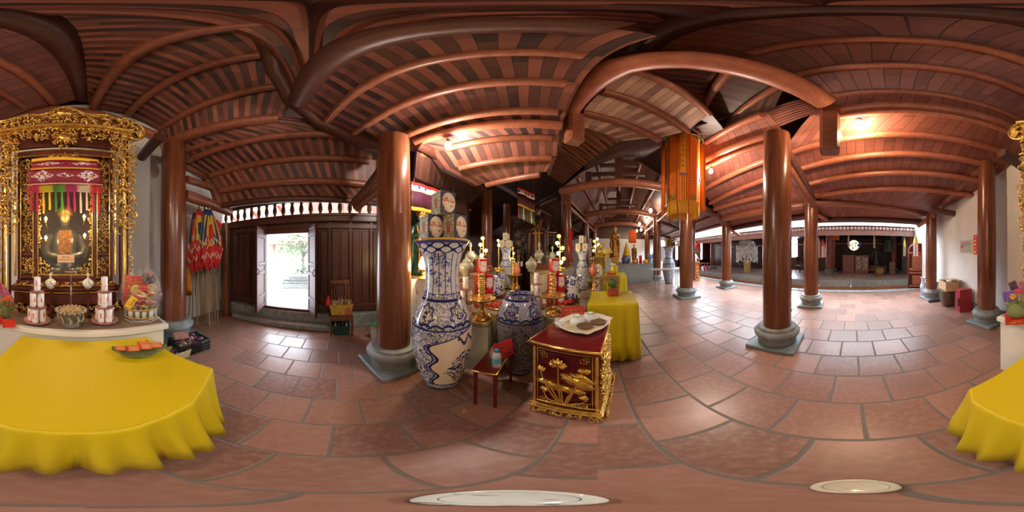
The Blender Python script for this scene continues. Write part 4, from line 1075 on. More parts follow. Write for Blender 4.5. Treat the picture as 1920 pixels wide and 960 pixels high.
for i in range(14):
    u = i/13; fb = at(356+54*u+rng.uniform(-4, 4), rng.uniform(588, 612), 0); tp = far(364+34*u+rng.uniform(-5, 5), 396+rng.uniform(-5, 8), 3.42+rng.uniform(-.1,.1))
    has = i in (0, 2, 3, 5, 6, 8, 9, 11, 12)
    t = thing('ceremonial_flag' if has else 'flag_pole', ('%s pole from the left in the bundle by the corner, with %s flag' % (words_[i], ['red','yellow banded','blue','green banded','red edged','scarlet'][i % 6])) if has else '%s bare pole from the left in the flag bundle by the corner' % words_[i], 'flag' if has else 'pole', fb, 0, 'festival flags leaning in the corner')
    v = tp-fb; q = MB(); q.tube([(0,0,.0)]+[v*s for s in (.25,.5,.75,1)], .013, 8); q.build('pole', POLE, t)
    if has:
        q = MB(); q.lathe([(.013,0),(.02,.03),(.008,.06),(0,.10)], 8, v); q.build('finial', BRASS, t)
        rows = []; uvs = []; n = 14; L = rng.uniform(.95, 1.25); fx = rng.uniform(-.6, .6); side = Vector((math.cos(facing(380)), math.sin(facing(380)), 0)); out = Vector((-tp.x, -tp.y, 0)).normalized()
        for r in range(13):
            s = r/12; w_ = (.05+.20*math.sin(PI*min(1, s*1.1)*.62))*(1 if s < .8 else 1-.5*(s-.8)/.2); row = []; uv = []
            for k in range(n):
                x = (k/(n-1)-.5)*2; p = v*.985 + side*(w_*x*.8+fx*.16*s) + out*(.06+.035*math.sin(x*7+i+s*3)*(.3+s)+.02*i % .05) + Vector((0, 0, -L*s-.05*abs(x)*s+.08*x*fx*s))
                row.append(p); uv.append((k/(n-1), s))
            rows.append(row); uvs.append(uv)
        q = MB(); q.grid(rows, True, None, uvs); q.build('flag_cloth', flag_mat(i, FC[i % 6]), t, solid=.003)
for px, lb in ((412, 'red pennant flag sticking out to the right of the flag bundle'), (352, 'orange flag end hanging low between the column and the flag poles')):
    p = far(px, 420 if px > 400 else 520, 3.35); t = thing('pennant', lb, 'flag', p, facing(px), 'festival flags leaning in the corner')
    q = MB()
    if px > 400: q.grid([[(-.30, .08*math.sin(k), .16-.06*k), (-.05, .05*math.sin(k+1), .10-.05*k), (.06-.02*k*k, .0, -.02-.03*k)] for k in range(5)])
    else: q.grid([[(-.03, .0, .25-.16*k), (.01+.02*k, .03*math.sin(k*2), .22-.15*k), (.04+.012*k, .0, .17-.14*k)] for k in range(5)])
    q.build('pennant_cloth', cloth_mat('red cloth', (.60,.012,.012) if px > 400 else (.75,.25,.01)), t, solid=.003)
    q = MB(); q.tube([(-.32,.10,.4),(-.28,.12,-.9), (-.2,.0,-p.z+.0)] if px > 400 else [(-.035,.02,.3),(-.05,.02,-p.z)], .011, 6); q.build('pole', POLE, t)
# ---- chair with its basket
p = far(639, 480, 2.98); p.z = 0; fz = facing(639)+.06
t = thing('wooden_chair', 'dark wooden chair against the panelled wall carrying a yellow basket', 'chair', p, fz)
CHW = wood('chair wood', (.10,.035,.018), (.20,.075,.04), .4, (5,5,.6), 3)
q = MB(); q.box((0,0,.40), (.42,.38,.035), bev=.008); q.box((0,-.17,.36), (.38,.03,.07)); q.build('seat', CHW, t)
for sx in (-1, 1):
    q = MB(); q.tube([(sx*.18,-.16,.39),(sx*.19,-.17,.25),(sx*.185,-.18,.0)], [.024,.022,.016], 4); q.build('leg', CHW, t)
    q = MB(); q.tube([(sx*.17,.17,.0),(sx*.175,.17,.4),(sx*.165,.21,.75),(sx*.16,.25,1.02)], [.018,.022,.02,.02], 4); q.build('leg', CHW, t)
q = MB(); q.box((0,.245,.985), (.38,.03,.09), bev=.01); q.box((0,.195,.62), (.34,.025,.05)); q.tube([(-.10,.20,.63),(-.12,.225,.80),(-.10,.245,.95)], .02, 6); q.tube([(.10,.20,.63),(.12,.225,.80),(.10,.245,.95)], .02, 6)
q.build('backrest', CHW, t)
q = MB(); q.box((0,.215,.79), (.17,.02,.30), bev=.005); q.build('back_splat', M_['panel'], t)
t = thing('yellow_basket', 'yellow straw basket full of packets and bottles on the wooden chair', 'basket', p+Vector((0,0,.42)), fz)
YB = plain('yellow straw', (.52,.36,.06), .7, 0, .3, 40, .3)
q = MB(); n = 4
for a, b in (((-.165,-.13,0),(-.20,-.155,.20)),): pass
q.grid([[(-.165,-.13,0),(.165,-.13,0),(.165,.13,0),(-.165,.13,0)],[(-.205,-.16,.20),(.205,-.16,.20),(.205,.16,.20),(-.205,.16,.20)]], False, closed=True); q.add([(-.165,-.13,.004),(.165,-.13,.004),(.165,.13,.004),(-.165,.13,.004)], [(0,1,2,3)]); q.build('basket_body', YB, t, solid=.008)
q = MB(); q.tube([(-.205,-.16,.20),(.205,-.16,.20),(.205,.16,.20),(-.205,.16,.20)], .011, 6, closed=True); q.build('rim', YB, t)
q = MB(); q.box((.12,-.150,.085), (.10,.012,.13)); q.build('label', plain('brown print', (.40,.13,.08), .5, 0, .5, 50), t)
for k in range(16):
    q = MB(); x, y = rng.uniform(-.15,.15), rng.uniform(-.11,.11); q.ball((x, y, .19+rng.random()*.03), (.04,.035,.028), 8, 6); q.build('sweet_packet', plain('packet %d' % k, rng.choice([(.25,.10,.12),(.45,.35,.3),(.2,.08,.05),(.5,.45,.4),(.15,.08,.16)]), .3), t)
q = MB()
for x in (-.04, .02): q.lathe([(.018,.16),(.018,.27),(.008,.29),(.008,.32)], 10, (x,.02,0))
q.build('bottle', FILM, t)
t = thing('red_bag', 'red plastic bag hooked on the left side of the chair back', 'bag', p+Matrix.Rotation(fz,3,'Z')@Vector((-.225,.0,.62)), fz)
q = MB(); q.lathe([(.0,-.06),(.05,-.05),(.065,0),(.045,.06),(.02,.10),(.035,.14)], 12, sy=.6); q.build('bag_body', plain('red plastic', (.62,.02,.03), .3), t)
t = thing('dark_basket', 'dark teal plastic basket of bottles on the floor under the chair', 'basket', p+Matrix.Rotation(fz,3,'Z')@Vector((0,-.02,0)), fz)
q = MB(); TEAL = plain('dark teal plastic', (.012,.05,.055), .35, 0, .3, 8)
q.grid([[(-.13,-.12,0),(.13,-.12,0),(.13,.12,0),(-.13,.12,0)],[(-.15,-.14,.19),(.15,-.14,.19),(.15,.14,.19),(-.15,.14,.19)]], False, closed=True); q.add([(-.13,-.12,.005),(.13,-.12,.005),(.13,.12,.005),(-.13,.12,.005)], [(0,1,2,3)]); q.tube([(-.15,-.14,.19),(.15,-.14,.19),(.15,.14,.19),(-.15,.14,.19)], .009, 6, closed=True); q.build('basket_body', TEAL, t, solid=.006)
for k in range(8):
    q = MB(); x, y = -.1+.066*(k % 4), -.06+.11*(k//4); q.lathe([(.025,.02),(.025,.19),(.01,.22),(.01,.25)], 10, (x, y, 0)); q.build('bottle', TEAL if k % 3 else clear_film('bottle glass %d' % k, (.7,.85,.8), .4), t)
# foam box left of the vase column
p = at(711, 640, 0); t = thing('foam_box', 'white foam box with green tape half hidden behind the glossy column', 'box', p, facing(711)-.75)
q = MB(); q.box((0,.22,.15), (.34,.52,.30), bev=.015); q.build('box_body', plain('white foam', (.66,.66,.62), .7, 0, .06, 6), t)
q = MB(); q.box((0,.22,.303), (.35,.53,.02), bev=.004); q.build('green_tape', plain('green tape', (.03,.26,.10), .4), t)
for k in range(7): q = MB(); q.ball((rng.uniform(-.1,.1), .22+rng.uniform(-.2,.2), .335), (.06,.05,.045), 10, 7); q.build('fruit', plain('mixed fruit %d' % k, rng.choice([(.55,.40,.08),(.35,.08,.05),(.5,.42,.2)]), .5), t)
# crate, bamboo tray and carton right of the counter
p = at(354, 655, 0); fz = facing(354)+.55
t = thing('black_crate', 'black plastic crate of packaged sweets on the floor beside the counter', 'crate', p, fz)
q = MB(); BLK = plain('black plastic', (.012,.014,.013), .4)
for z in (.02, .07, .12, .17, .20):
    q.tube([(-.24,-.17,z),(.24,-.17,z),(.24,.17,z),(-.24,.17,z)], .010, 4, closed=True)
for k in range(12):
    x = -.24+.48*k/11
    for y in (-.17,.17): q.box((x, y, .11), (.012,.012,.20))
    y = -.17+.34*k/11
    for x in (-.24,.24): q.box((x, y, .11), (.012,.012,.20))
q.box((0,0,.01), (.48,.34,.015)); q.build('crate_body', BLK, t)
for k in range(22): q = MB(); q.ball((rng.uniform(-.19,.19), rng.uniform(-.13,.13), .13+rng.random()*.07), (.05,.04,.03), 8, 5); q.build('sweet_pack', plain('dark pack %d' % k, rng.choice([(.10,.03,.05),(.22,.12,.10),(.08,.03,.08),(.3,.2,.16)]), .25, 0, .5, 40), t)
t = thing('pink_carton', 'small pale pink carton resting on the packets of the black crate', 'carton', p+Matrix.Rotation(fz,3,'Z')@Vector((-.10,.06,.235)), fz-.2)
q = MB(); q.box((0,0,.035), (.20,.14,.07), bev=.004); q.build('carton_body', plain('pink card', (.42,.22,.18), .6, 0, .25, 14), t)
p = at(330, 668, 0); t = thing('bamboo_tray', 'light bamboo tray of purple packets in front of the black crate', 'tray', p, facing(330)+.6)
q = MB(); q.grid([[(-.14,-.10,0),(.14,-.10,0),(.14,.10,0),(-.14,.10,0)],[(-.16,-.115,.13),(.16,-.115,.13),(.16,.115,.13),(-.16,.115,.13)]], False, closed=True); q.add([(-.14,-.1,.004),(.14,-.1,.004),(.14,.1,.004),(-.14,.1,.004)], [(0,1,2,3)]); q.build('tray_body', plain('pale bamboo', (.60,.47,.26), .6, 0, .15, 30), t, solid=.008)
for k in range(12): q = MB(); q.ball((rng.uniform(-.11,.11), rng.uniform(-.07,.07), .10+rng.random()*.03), (.04,.035,.026), 8, 5); q.build('sweet_pack', plain('purple pack %d' % k, rng.choice([(.08,.03,.07),(.16,.06,.10),(.2,.15,.18)]), .2), t)

# ================================================================ THE TALL VASES
def vase_mat(name, s=1.0, dark=1.0, panel=True, white=(.74,.78,.85)):
    m = Mat(name, (.7,.7,.65), .12); x, y, z = m.xyz()
    a = x.atan2(y*-1)                                # 0 towards the viewer, + to the right
    z = z*(1/s) if s != 1 else z
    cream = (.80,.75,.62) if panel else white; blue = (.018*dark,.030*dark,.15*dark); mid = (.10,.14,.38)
    n = m.noise(15/s, 3, dist=2.2); n2 = m.noise(42/s, 2, dist=1.0); nb = m.noise(7/s, 2)
    swirl = ((n*34).sin()).gt(.15)                  # concentric scrolls
    base = m.mix(swirl, m.mix(nb.ramp(.4,.6), white, tuple(c*.82 for c in white)), blue)
    # ogee panel
    edge = (z*25+.3).sin()*.13 - .27 + (z-.68).max(0.0).pow(2.0)*45
    r = a - edge
    inp = r.gt(0)*z.gt(.13)*z.lt(.86)*a.lt(1.9) if panel else z.lt(-1)
    frame = r.abs().lt(.05).max((r+.13).abs().lt(.03))*z.gt(.13)*z.lt(.88) if panel else z.lt(-1)
    tree = (n2.gt(.50))*(((a-.75).abs()*1.2+(z-.34).abs()*2.1 + (nb-.5)*1.8).lt(.62))
    mount = ((z-.74-(a*16).sin()*.035).abs().lt(.022))*a.gt(.45)*n2.gt(.42)
    c = m.mix(inp, base, m.mix(tree.max(mount), cream, blue)) if panel else base
    c = m.mix(frame, c, blue)
    # flower roundel on the left of the belly, medallions on the shoulder
    def disc(a0, z0, ra, c):
        d = (((a-a0)*.27).pow(2.0)*1.0+(z-z0).pow(2.0)).sqrt() if False else ((a-a0)*(a-a0)*.075+(z-z0)*(z-z0)).sqrt()
        pet = d + ((z-z0).atan2((a-a0)*.27)*7).sin()*.012
        c = m.mix(pet.lt(ra), c, cream); c = m.mix(pet.lt(ra*.62)*n2.gt(.49), c, blue); c = m.mix((pet-ra).abs().lt(.008).max((pet-ra*.82).abs().lt(.005)), c, blue); return c
    sh = z.gt(.885)*z.lt(1.10)
    c = m.mix(sh, c, m.mix(n2.gt(.5), (.30,.34,.46), white))
    for a0 in (-1.75, -.62, .62, 1.75): c = disc(a0, .985, .088, c)
    c = disc(-.95, .38, .105, c) if panel else c
    lines = (z-.885-(a*9).sin().abs()*.022).abs().lt(.012).max((z-.86).abs().lt(.008)).max((z-1.11).abs().lt(.012)).max((z-1.17).abs().lt(.008)).max((z-.125).abs().lt(.008)).max((z-.02).abs().lt(.02))
    c = m.mix(lines, c, blue)
    # neck with upright panels, lip scrolls
    nk = z.gt(1.17)*z.lt(1.525); vl = ((a*3.0+.5).fract()-.5).abs().gt(.43)
    c = m.mix(nk, c, m.mix((n2*.5+nb*.5).gt(.53), white, mid)); c = m.mix(nk*vl, c, blue)
    lip = z.gt(1.525)
    c = m.mix(lip, c, m.mix(((a*10).sin()+(z*90).sin()).abs().lt(.55), white, blue))
    c = m.mix(z.gt(1.607), c, (.05,.07,.25)); c = m.mix(z.gt(1.632), c, (.72,.50,.10))
    m.color(c); m.bump(n, .05, .003); return m.m
VP = [(.0,.0),(.155,.0),(.168,.02),(.182,.08),(.212,.20),(.250,.38),(.278,.56),(.290,.72),(.283,.85),(.255,.97),(.215,1.06),(.180,1.12),(.165,1.20),(.158,1.30),(.165,1.42),(.190,1.52),(.232,1.60),(.258,1.635),(.262,1.648),(.250,1.650),(.20,1.60)]
VM1 = vase_mat('blue and white vase')
def vase(label, p, rz, s=1.0, m=None, group=None, name='porcelain_vase'):
    q = MB(); q.lathe([(r*s, z*s) for r, z in VP], 56)
    return tag(q.build(name, m or VM1, None, p, rz), label, 'vase', group)
V1P = far(829, 480, 1.55); V1P.z = 0
vase('tall blue and white vase with cream landscape panel beside the glossy column', V1P, facing(829))
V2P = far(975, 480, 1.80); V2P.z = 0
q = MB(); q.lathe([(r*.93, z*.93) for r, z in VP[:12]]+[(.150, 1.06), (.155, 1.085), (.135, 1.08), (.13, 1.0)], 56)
tag(q.build('porcelain_jar', vase_mat('shade-darkened patterned vase', .93, .5, False, (.23,.21,.25)), None, V2P, facing(975)-1.0), 'patterned big jar darkened to show shade, half hidden behind the red lacquer cabinet', 'jar')  # whites of the pattern darkened to imitate shade on the jar
# boxes with cream ovals
def oval_box_mats():
    m = Mat('green gold brocade box', (.3,.3,.2), .5); n = m.noise(34, 3, dist=1.0); x, y, z = m.xyz()
    red = ((x+.0).abs().lt(.022))*((z-.115).abs().lt(.05))*n.gt(.44)*y.lt(-.05)
    m.color(m.mix(red, m.mix(n.gt(.5), (.34,.33,.20), (.68,.66,.56)), (.55,.10,.06))); return m.m
OB = oval_box_mats(); NAVY = plain('navy card', (.035,.035,.10), .45); CREAMO = None
m = Mat('cream oval print', (.8,.7,.5), .5); n = m.noise(26, 3, dist=.8); x, y, z = m.xyz(); m.color(m.mix(((z-.14).abs().lt(.022)).max((z-.07).abs().lt(.02))*n.gt(.48), m.mix(n.ramp(.5,.8)*.5, (.88,.82,.66), (.72,.55,.28)), (.62,.22,.10))); CREAMO = m.m
def oval_box(label, p, rz, s=1.0, src=None, group=None):
    if src: return dup(src, p, rz, label, group, scale=s)
    t = thing('oval_gift_box', label, 'gift box', p, rz, group); t.scale = (s,)*3; w_ = .165; h = .235
    q = MB(); q.box((0,0,h/2), (w_, w_, h), bev=.006); q.build('box_body', OB, t)
    q = MB(); q.box((w_/2+.001,0,h/2), (.004, w_*.98, h*.98)); q.build('navy_side', NAVY, t); q = MB(); q.box((-w_/2-.001,0,h/2), (.004, w_*.98, h*.98)); q.build('navy_side', NAVY, t)
    q = MB()
    for k in range(12): q.box((w_/2-.004, -w_/2-.002, .012+h*k/12.3), (.012,.003,.010))
    q.build('dotted_edge', NAVY, t)
    q = MB(); q.lathe([(0,0),(.074,0),(.072,.007),(0,.007)], 32, M=Matrix.Translation((w_/2+.002,0,h/2)) @ Matrix.Rotation(PI/2, 4, 'Y') @ Matrix.Diagonal((1.36,1,1,1))); q.build('oval_print', CREAMO, t)
    return t
zt = 1.651; fz = facing(829)
R_ = lambda rz, x, y, z: Matrix.Rotation(rz, 3, 'Z') @ Vector((x, y, z))
ob0 = oval_box('lower left of three oval print boxes stacked on the tall vase', V1P+R_(fz, -.105, 0, zt), fz-.92)
oval_box('lower right of three oval print boxes stacked on the tall vase', V1P+R_(fz,   .115, -.01, zt), fz-.80, 1, ob0)
oval_box('topmost oval print box of the stack on the tall vase', V1P+R_(fz, .01, 0, zt+.237), fz-.95, 1, ob0)
# ================================================================ ALTAR COUNTERS AND STEPS ALONG THE MIDDLE
GRAN = Mat('beige granite', (.4,.3,.2), .18); n = GRAN.noise(40, 4); n1 = GRAN.noise(5, 3); GRAN.color(GRAN.mix(n.ramp(.4,.65), GRAN.mix(n1, (.30,.22,.12), (.42,.32,.19)), (.16,.11,.07))); GRAN = GRAN.m
GRYW = plain('grey white render', (.50,.52,.50), .6, 0, .08, 4)
m = Mat('cream wall tiles', (.6,.55,.45), .25); x, y, z = m.world(); jx = (((x-y*.5)*3.2).fract()-.5).abs().ramp(.47,.49).max(((z*4.2).fract()-.5).abs().ramp(.47,.49)); m.color(m.mix(jx, (.56,.52,.44), (.30,.27,.22))); TILE = m.m
def counter(label, poly, z, side, top=GRAN, name='altar_counter', lip=.03):
    c = sum((Vector(p) for p in poly), Vector((0,0)))/len(poly)
    t = thing(name, label, 'counter', (c.x, c.y, 0)); pl = [Vector(p)-c for p in poly]
    q = MB(); q.slab([p*.985 for p in pl], 0, z-.05); q.build('body', side, t)
    q = MB(); q.slab(pl, z-.05, z); q.build('counter_top', top, t, bevel=.005); return t
def ccw(p): 
    a = sum(p[i][0]*p[(i+1) % len(p)][1]-p[(i+1) % len(p)][0]*p[i][1] for i in range(len(p))); return p if a > 0 else p[::-1]
C1Z = .75; T2Z = 1.2
counter('first low altar counter of beige granite just behind the tall vase', ccw([(-1.05,1.32),(-1.87,3.65),(-2.32,3.49),(-1.5,1.16)]), C1Z, GRYW)
counter('tiled upper altar step behind the tall blue and white vase', ccw([(-1.53,1.22),(-2.36,3.55),(-2.95,3.35),(-2.6,.88)]), T2Z, TILE, name='altar_step')
counter('second low altar counter of beige granite behind the red lacquer cabinet', ccw([(-.2,1.74),(-.5,1.78),(-.95,2.08),(-1.0,2.5),(-.72,4.6),(.05,4.6)]), C1Z, GRYW)
counter('tiled upper altar step carrying the dark urns and the lamp tree', ccw([(-1.04,2.55),(-.74,5.2),(-2.2,5.2),(-1.45,3.3)]), T2Z, TILE, name='altar_step')
counter('third low altar counter further along, left of the second yellow table', ccw([(-.70,5.35),(.10,5.35),(.20,8.4),(-.6,8.4)]), .78, GRYW)
counter('grey blue end platform carrying the golden standing statue', ccw([tuple(F(-.15,8.9)[:2]), tuple(F(1.84,8.9)[:2]), tuple(F(1.84,12.4)[:2]), tuple(F(-.15,12.4)[:2])]), 1.06, plain('grey blue plaster', (.30,.33,.33), .6, 0, .08, 3), plain('grey platform top', (.25,.25,.24), .5), name='altar_platform')
q = MB(); p = far(781, 480, 2.22); p.z = 0; q.box((p.x-.02, p.y+.02, .60), (.34, .03, 1.16), rz=facing(781)); tag(q.build('end_slab', plain('pale blue white panel', (.58,.64,.68), .6, 0, .05), None), 'pale blue white panel closing the end of the upper step beside the column', 'panel')
p = far(783, 520, 2.16); q = MB(); q.tube([(0,0,.0),(-.03,0,-.12),(.0,-.0,-.2),(-.02,0,-.30),(-.015,0,-.36),(.02,0,-.40)], .0035, 5)
t = thing('hanging_cable', 'thin lamp cable with a small red switch on the pale panel', 'cable', p, facing(783)); q.build('wire', M_['shell'], t); q = MB(); q.box((-.008,0,-.21), (.016,.012,.045), bev=.004); q.build('red_switch', plain('red switch', (.35,.02,.03), .4), t)
# ---- brass candle stands
def candle_stand(label, p, s=1.0, src=None):
    if src: return dup(src, p, 0, label, scale=s)
    t = thing('candle_stand', label, 'candle stand', p); t.scale = (s,)*3
    q = MB(); q.lathe([(0,0),(.085,0),(.09,.012),(.075,.03),(.05,.05),(.03,.07),(.045,.09),(.03,.11),(.025,.15),(.04,.17),(.03,.19),(.05,.215)], 28)
    for k in range(3): a = 2*PI*k/3+.5; q.tube([(.05*math.cos(a),.05*math.sin(a),.07),(.085*math.cos(a),.085*math.sin(a),.06),(.105*math.cos(a),.105*math.sin(a),.02),(.12*math.cos(a),.12*math.sin(a),.03)], [.015,.022,.02,.012], 7)
    q.build('foot', BRASS, t)
    q = MB(); q.lathe([(.02,.205),(.07,.215),(.15,.25),(.165,.27),(.158,.275),(.10,.255),(.02,.245)], 36); q.build('drip_plate', BRASS, t)
    q = MB(); pr = [(.03,.24),(.05,.26)]
    for k in range(5): z = .27+.05*k; pr += [(.034,z),(.044,z+.02),(.044,z+.03),(.034,z+.05)]
    pr += [(.045,.53),(.042,.55),(0,.55)]; q.lathe(pr, 24); q.build('candle_cup', BRASS, t)
    return t
cs = candle_stand('large brass candle stand on the first counter right of the tall vase', far(903, 480, 1.84).to_2d().to_3d()+Vector((0,0,C1Z)))
candle_stand('large brass candle stand behind the white tray on the second counter', far(1036, 480, 2.0).to_2d().to_3d()+Vector((0,0,C1Z)), 1, cs)
candle_stand('slim brass candle stand at the far end of the first counter', far(962, 480, 3.7).to_2d().to_3d()+Vector((0,0,C1Z)), 1.25, cs)
candle_stand('slim brass candle stand beside the blue vase at the far end of second counter', far(1110, 480, 4.15).to_2d().to_3d()+Vector((0,0,C1Z)), 1.35, cs)
# ---- red gift stacks
m = Mat('red gift card', (.5,.02,.02), .3); x, y, z = m.xyz(); n = m.noise(30, 3); w_ = ((x.abs()*14+(z-.12).abs()*9).lt(.8))*n.gt(.42)*y.lt(-.05); m.color(m.mix(w_, m.mix(n.ramp(.4,.7), (.52,.012,.018), (.42,.01,.015)), (.78,.62,.58))); REDG = m.m
def gift_box(label, p, rz, src=None, group=None):
    if src: return dup(src, p, rz, label, group)
    t = thing('red_gift_box', label, 'gift box', p, rz, group)
    q = MB(); q.box((0,0,.118), (.125,.125,.236), bev=.006); q.build('box_body', REDG, t)
    q = MB(); q.prism([(-.045,.06),(.045,.06),(.045,.2),(-.045,.2)], -.0645, -.062); q.box((.064,0,.13), (.002,.05,.14)); q.build('white_label', plain('pink white print', (.75,.60,.56), .4, 0, .35, 40), t)
    return t
g0 = None
def red_stack(where, p, rz):
    global g0
    lay = [(-.066,0,0,'lower left'),(.066,0,0,'lower right'),(-.05,.0,.238,'middle left'),(.078,.01,.238,'middle right'),(-.015,0,.476,'topmost')]
    for x, y, z, nm in lay:
        lb = '%s red gift box of the stack on the %s' % (nm, where); pos = p+R_(rz, x, y, z)
        if g0 is None: g0 = gift_box(lb, pos, rz, None, 'red boxes stacked on the low counters')
        else: gift_box(lb, pos, rz+x*.6, g0, 'red boxes stacked on the low counters')
    d = MB(); d.lathe([(0,0),(.12,.0),(.16,.012),(.155,.016),(0,.006)], 30); tag(d.build('brass_plate', BRASS, None, p+R_(rz, .17, -.11, .0)), 'shallow brass plate beside the red stack on the %s' % where, 'plate')
    t = thing('red_bow', 'red ribbon bow lying before the red stack on the %s' % where, 'bow', p+R_(rz, .17, -.11, .016), rz)
    q = MB()
    for k in range(7): a = k*.9; q.tube([(0,0,.01),(.05*math.cos(a),.05*math.sin(a),.05),(.075*math.cos(a+.3),.075*math.sin(a+.3),.02)], [.006,.022,.010], 5, flat=.3)
    q.build('ribbon', plain('red satin', (.66,.03,.02), .35), t)
def onc(px, d, z): p = far(px, 480, d); p.z = z; return p
red_stack('first counter', onc(906, 2.35, C1Z), facing(906)+.3)
red_stack('second counter', onc(1041, 2.45, C1Z), facing(1041)+.35)
# ---- blue and white pots on wooden stands
POTM = bw_mat('blue landscape pot', 13, (.62,.66,.70), (.03,.055,.24), .49)
def pot(label, p, r, h, src=None):
    t = thing('porcelain_pot', label, 'pot', p)
    q = MB(); q.lathe([(.0,.07),(r*.80,.07),(r*.88,.10),(r*.97,h*.55),(r,h-.03),(r*1.02,h),(r*.92,h),(r*.9,h*.9),(0,h*.9)], 34); q.build('pot_body', POTM, t)
    q = MB(); q.lathe([(r*.55,0),(r*.75,.0),(r*.6,.02),(r*.85,.05),(r*.9,.072),(0,.072)], 26); q.build('wooden_stand', DARKRED, t)
    q = MB(); q.lathe([(r*.9,h*.92),(0,h*.95)], 20)
    for k in range(9): a = k*.7; q.tube([(r*.4*math.cos(a*3),r*.4*math.sin(a*3),h*.9),(r*.45*math.cos(a*3),r*.45*math.sin(a*3),h+.12+.02*(k % 4))], .003, 4)
    q.build('incense', plain('incense ash', (.30,.20,.15), .9), t)
pot('blue landscape incense pot behind the red stack on the first counter', onc(934, 2.85, C1Z), .125, .40)
pot('large blue landscape incense pot on the second counter right of the red stack', onc(1073, 2.6, C1Z), .15, .44)
# ---- floral vases with box stacks
VM3 = vase_mat('deep blue floral vase', .58, .8, False)
for px, d, s, wh in ((949, 3.75, .57, 'first counter'), (1092, 3.6, .52, 'second counter')):
    p = onc(px, d, C1Z); vase('deep blue vase under three small boxes at the back of the %s' % wh, p, facing(px), s, VM3, 'deep blue vases on the counters'); fz = facing(px); zt = C1Z+1.651*s
    k = .72
    oval_box('lower left small oval print box on the deep blue vase of the %s' % wh, onc(px, d, zt)+R_(fz, -.075, 0, 0), fz-.4, k, ob0)
    oval_box('lower right small oval print box on the deep blue vase of the %s' % wh, onc(px, d, zt)+R_(fz, .075, 0, 0), fz-.4, k, ob0)
    oval_box('topmost small oval print box on the deep blue vase of the %s' % wh, onc(px, d, zt+.17)+R_(fz, 0, 0, 0), fz-.4, k, ob0)
    t = thing('pink_figurine', 'salmon pink peach ornament right of the deep blue vase on the %s' % wh, 'ornament', onc(px, d, C1Z)+R_(fz, .24, -.08, 0), fz)
    q = MB(); q.lathe([(.0,.30),(.05,.32),(.085,.40),(.08,.48),(.04,.55),(.01,.59),(0,.6)], 16); q.build('peach', plain('salmon', (.62,.18,.12), .4), t); q = MB(); q.lathe([(.06,0),(.065,.02),(.03,.05),(.025,.25),(.05,.31)], 14); q.build('stand', BRASS, t)
# ---- can pyramids on the counters
can_pyramid(onc(873, 2.0, C1Z), 'behind the tall vase', 7, .2, (3, 3, 1), False, 1.05)
can_pyramid(onc(1006, 2.30, C1Z), 'left of the second candle stand', 8, .7, (4, 3, 1), True, 1.05)
BULB_T = Mat('bulb pale gold').emit((1, .80, .34), .95).m; BULB_U = Mat('bulb amber').emit((1, .60, .10), .6).m
# ---- lamp trees: stems of round warm bulbs
def lamp_tree(label, px, d, z0, pts, r=.036, power=3.5):
    p = onc(px, d, z0); fz = facing(px); t = thing('lamp_tree', label, 'lamp', p, fz)
    top = max(q_[1] for q_ in pts)
    zz = lambda py: CAM_Z+d*math.tan(el(py))-z0; xx = lambda x: (x-px)*rad(.1875)*d
    q = MB(); q.lathe([(0,0),(.11,0),(.10,.02),(.04,.05),(.02,.09)], 20); q.tube([(0,0,.05),(0,0,zz(min(q_[1] for q_ in pts)))], .012, 6)
    for x, y in pts: q.tube([(0,0,zz(y)-.08),(xx(x),0,zz(y)-.07),(xx(x),-.02,zz(y)-.04)], .007, 5)
    for k in range(5): a = k*1.256; q.ball((.07*math.cos(a),.07*math.sin(a),.05), (.05,.03,.02), 8, 5)
    q.build('gilt_stem', GOLD, t)
    for i, (x, y) in enumerate(pts):
        q = MB(); q.ball((xx(x), -.02, zz(y)), r, 12, 8); q.build('bulb', BULB_T if i % 2 else BULB_U, t)
    g = glow('lamp_tree_glow', (0,-.14, zz(pts[len(pts)//2][1])), power, (1,.74,.36), .08); g.parent = t
lamp_tree('lamp tree with warm round bulbs behind the red stack of first counter', 906, 2.9, T2Z, [(905,447),(901,459),(911,470),(903,479)])
lamp_tree('lamp tree with six warm round bulbs behind the second counter red stack', 1050, 3.3, T2Z, [(1048,443),(1045,456),(1055,465),(1047,475),(1057,485),(1052,492)], .042, 4)
lamp_tree('lamp tree of small golden bulbs at the left of the dark altar', 962, 3.95, C1Z, [(961,465),(963,475),(960,485),(962,495)], .03, 2)
lamp_tree('golden lamp tree with bulbs on the third counter', 1117, 5.9, .78, [(1114,452),(1120,448),(1116,462),(1113,470),(1122,458)], .05, 5)
lamp_tree('pair of small golden bulbs between the two thin columns', 935, 3.2, T2Z, [(934,451),(935,460)], .028, 2)
# ---- the warm bulb lamp right of the column
p = onc(797, 2.15, T2Z); t = thing('bulb_lamp', 'gilt table lamp with a bright bare bulb between the column and tall vase', 'lamp', p, facing(797))
q = MB(); q.lathe([(0,0),(.10,0),(.10,.015),(.06,.03),(.03,.05),(.05,.07),(.02,.09)], 22); q.tube([(0,.05,.05),(.02,.06,.25),(0,.03,.40),(-.03,-.0,.36)], .014, 7); q.build('gilt_base', GOLD, t)
q = MB(); q.lathe([(0,.12),(.04,.13),(.058,.17),(.05,.21),(.03,.25),(.022,.29)], 18, (-.03,-.02,0)); q.build('glass_bulb', BULB_Y, t); g = glow('table_bulb_glow', (-.03,-.12,.17), 9, (1,.70,.32), .05); g.parent = t
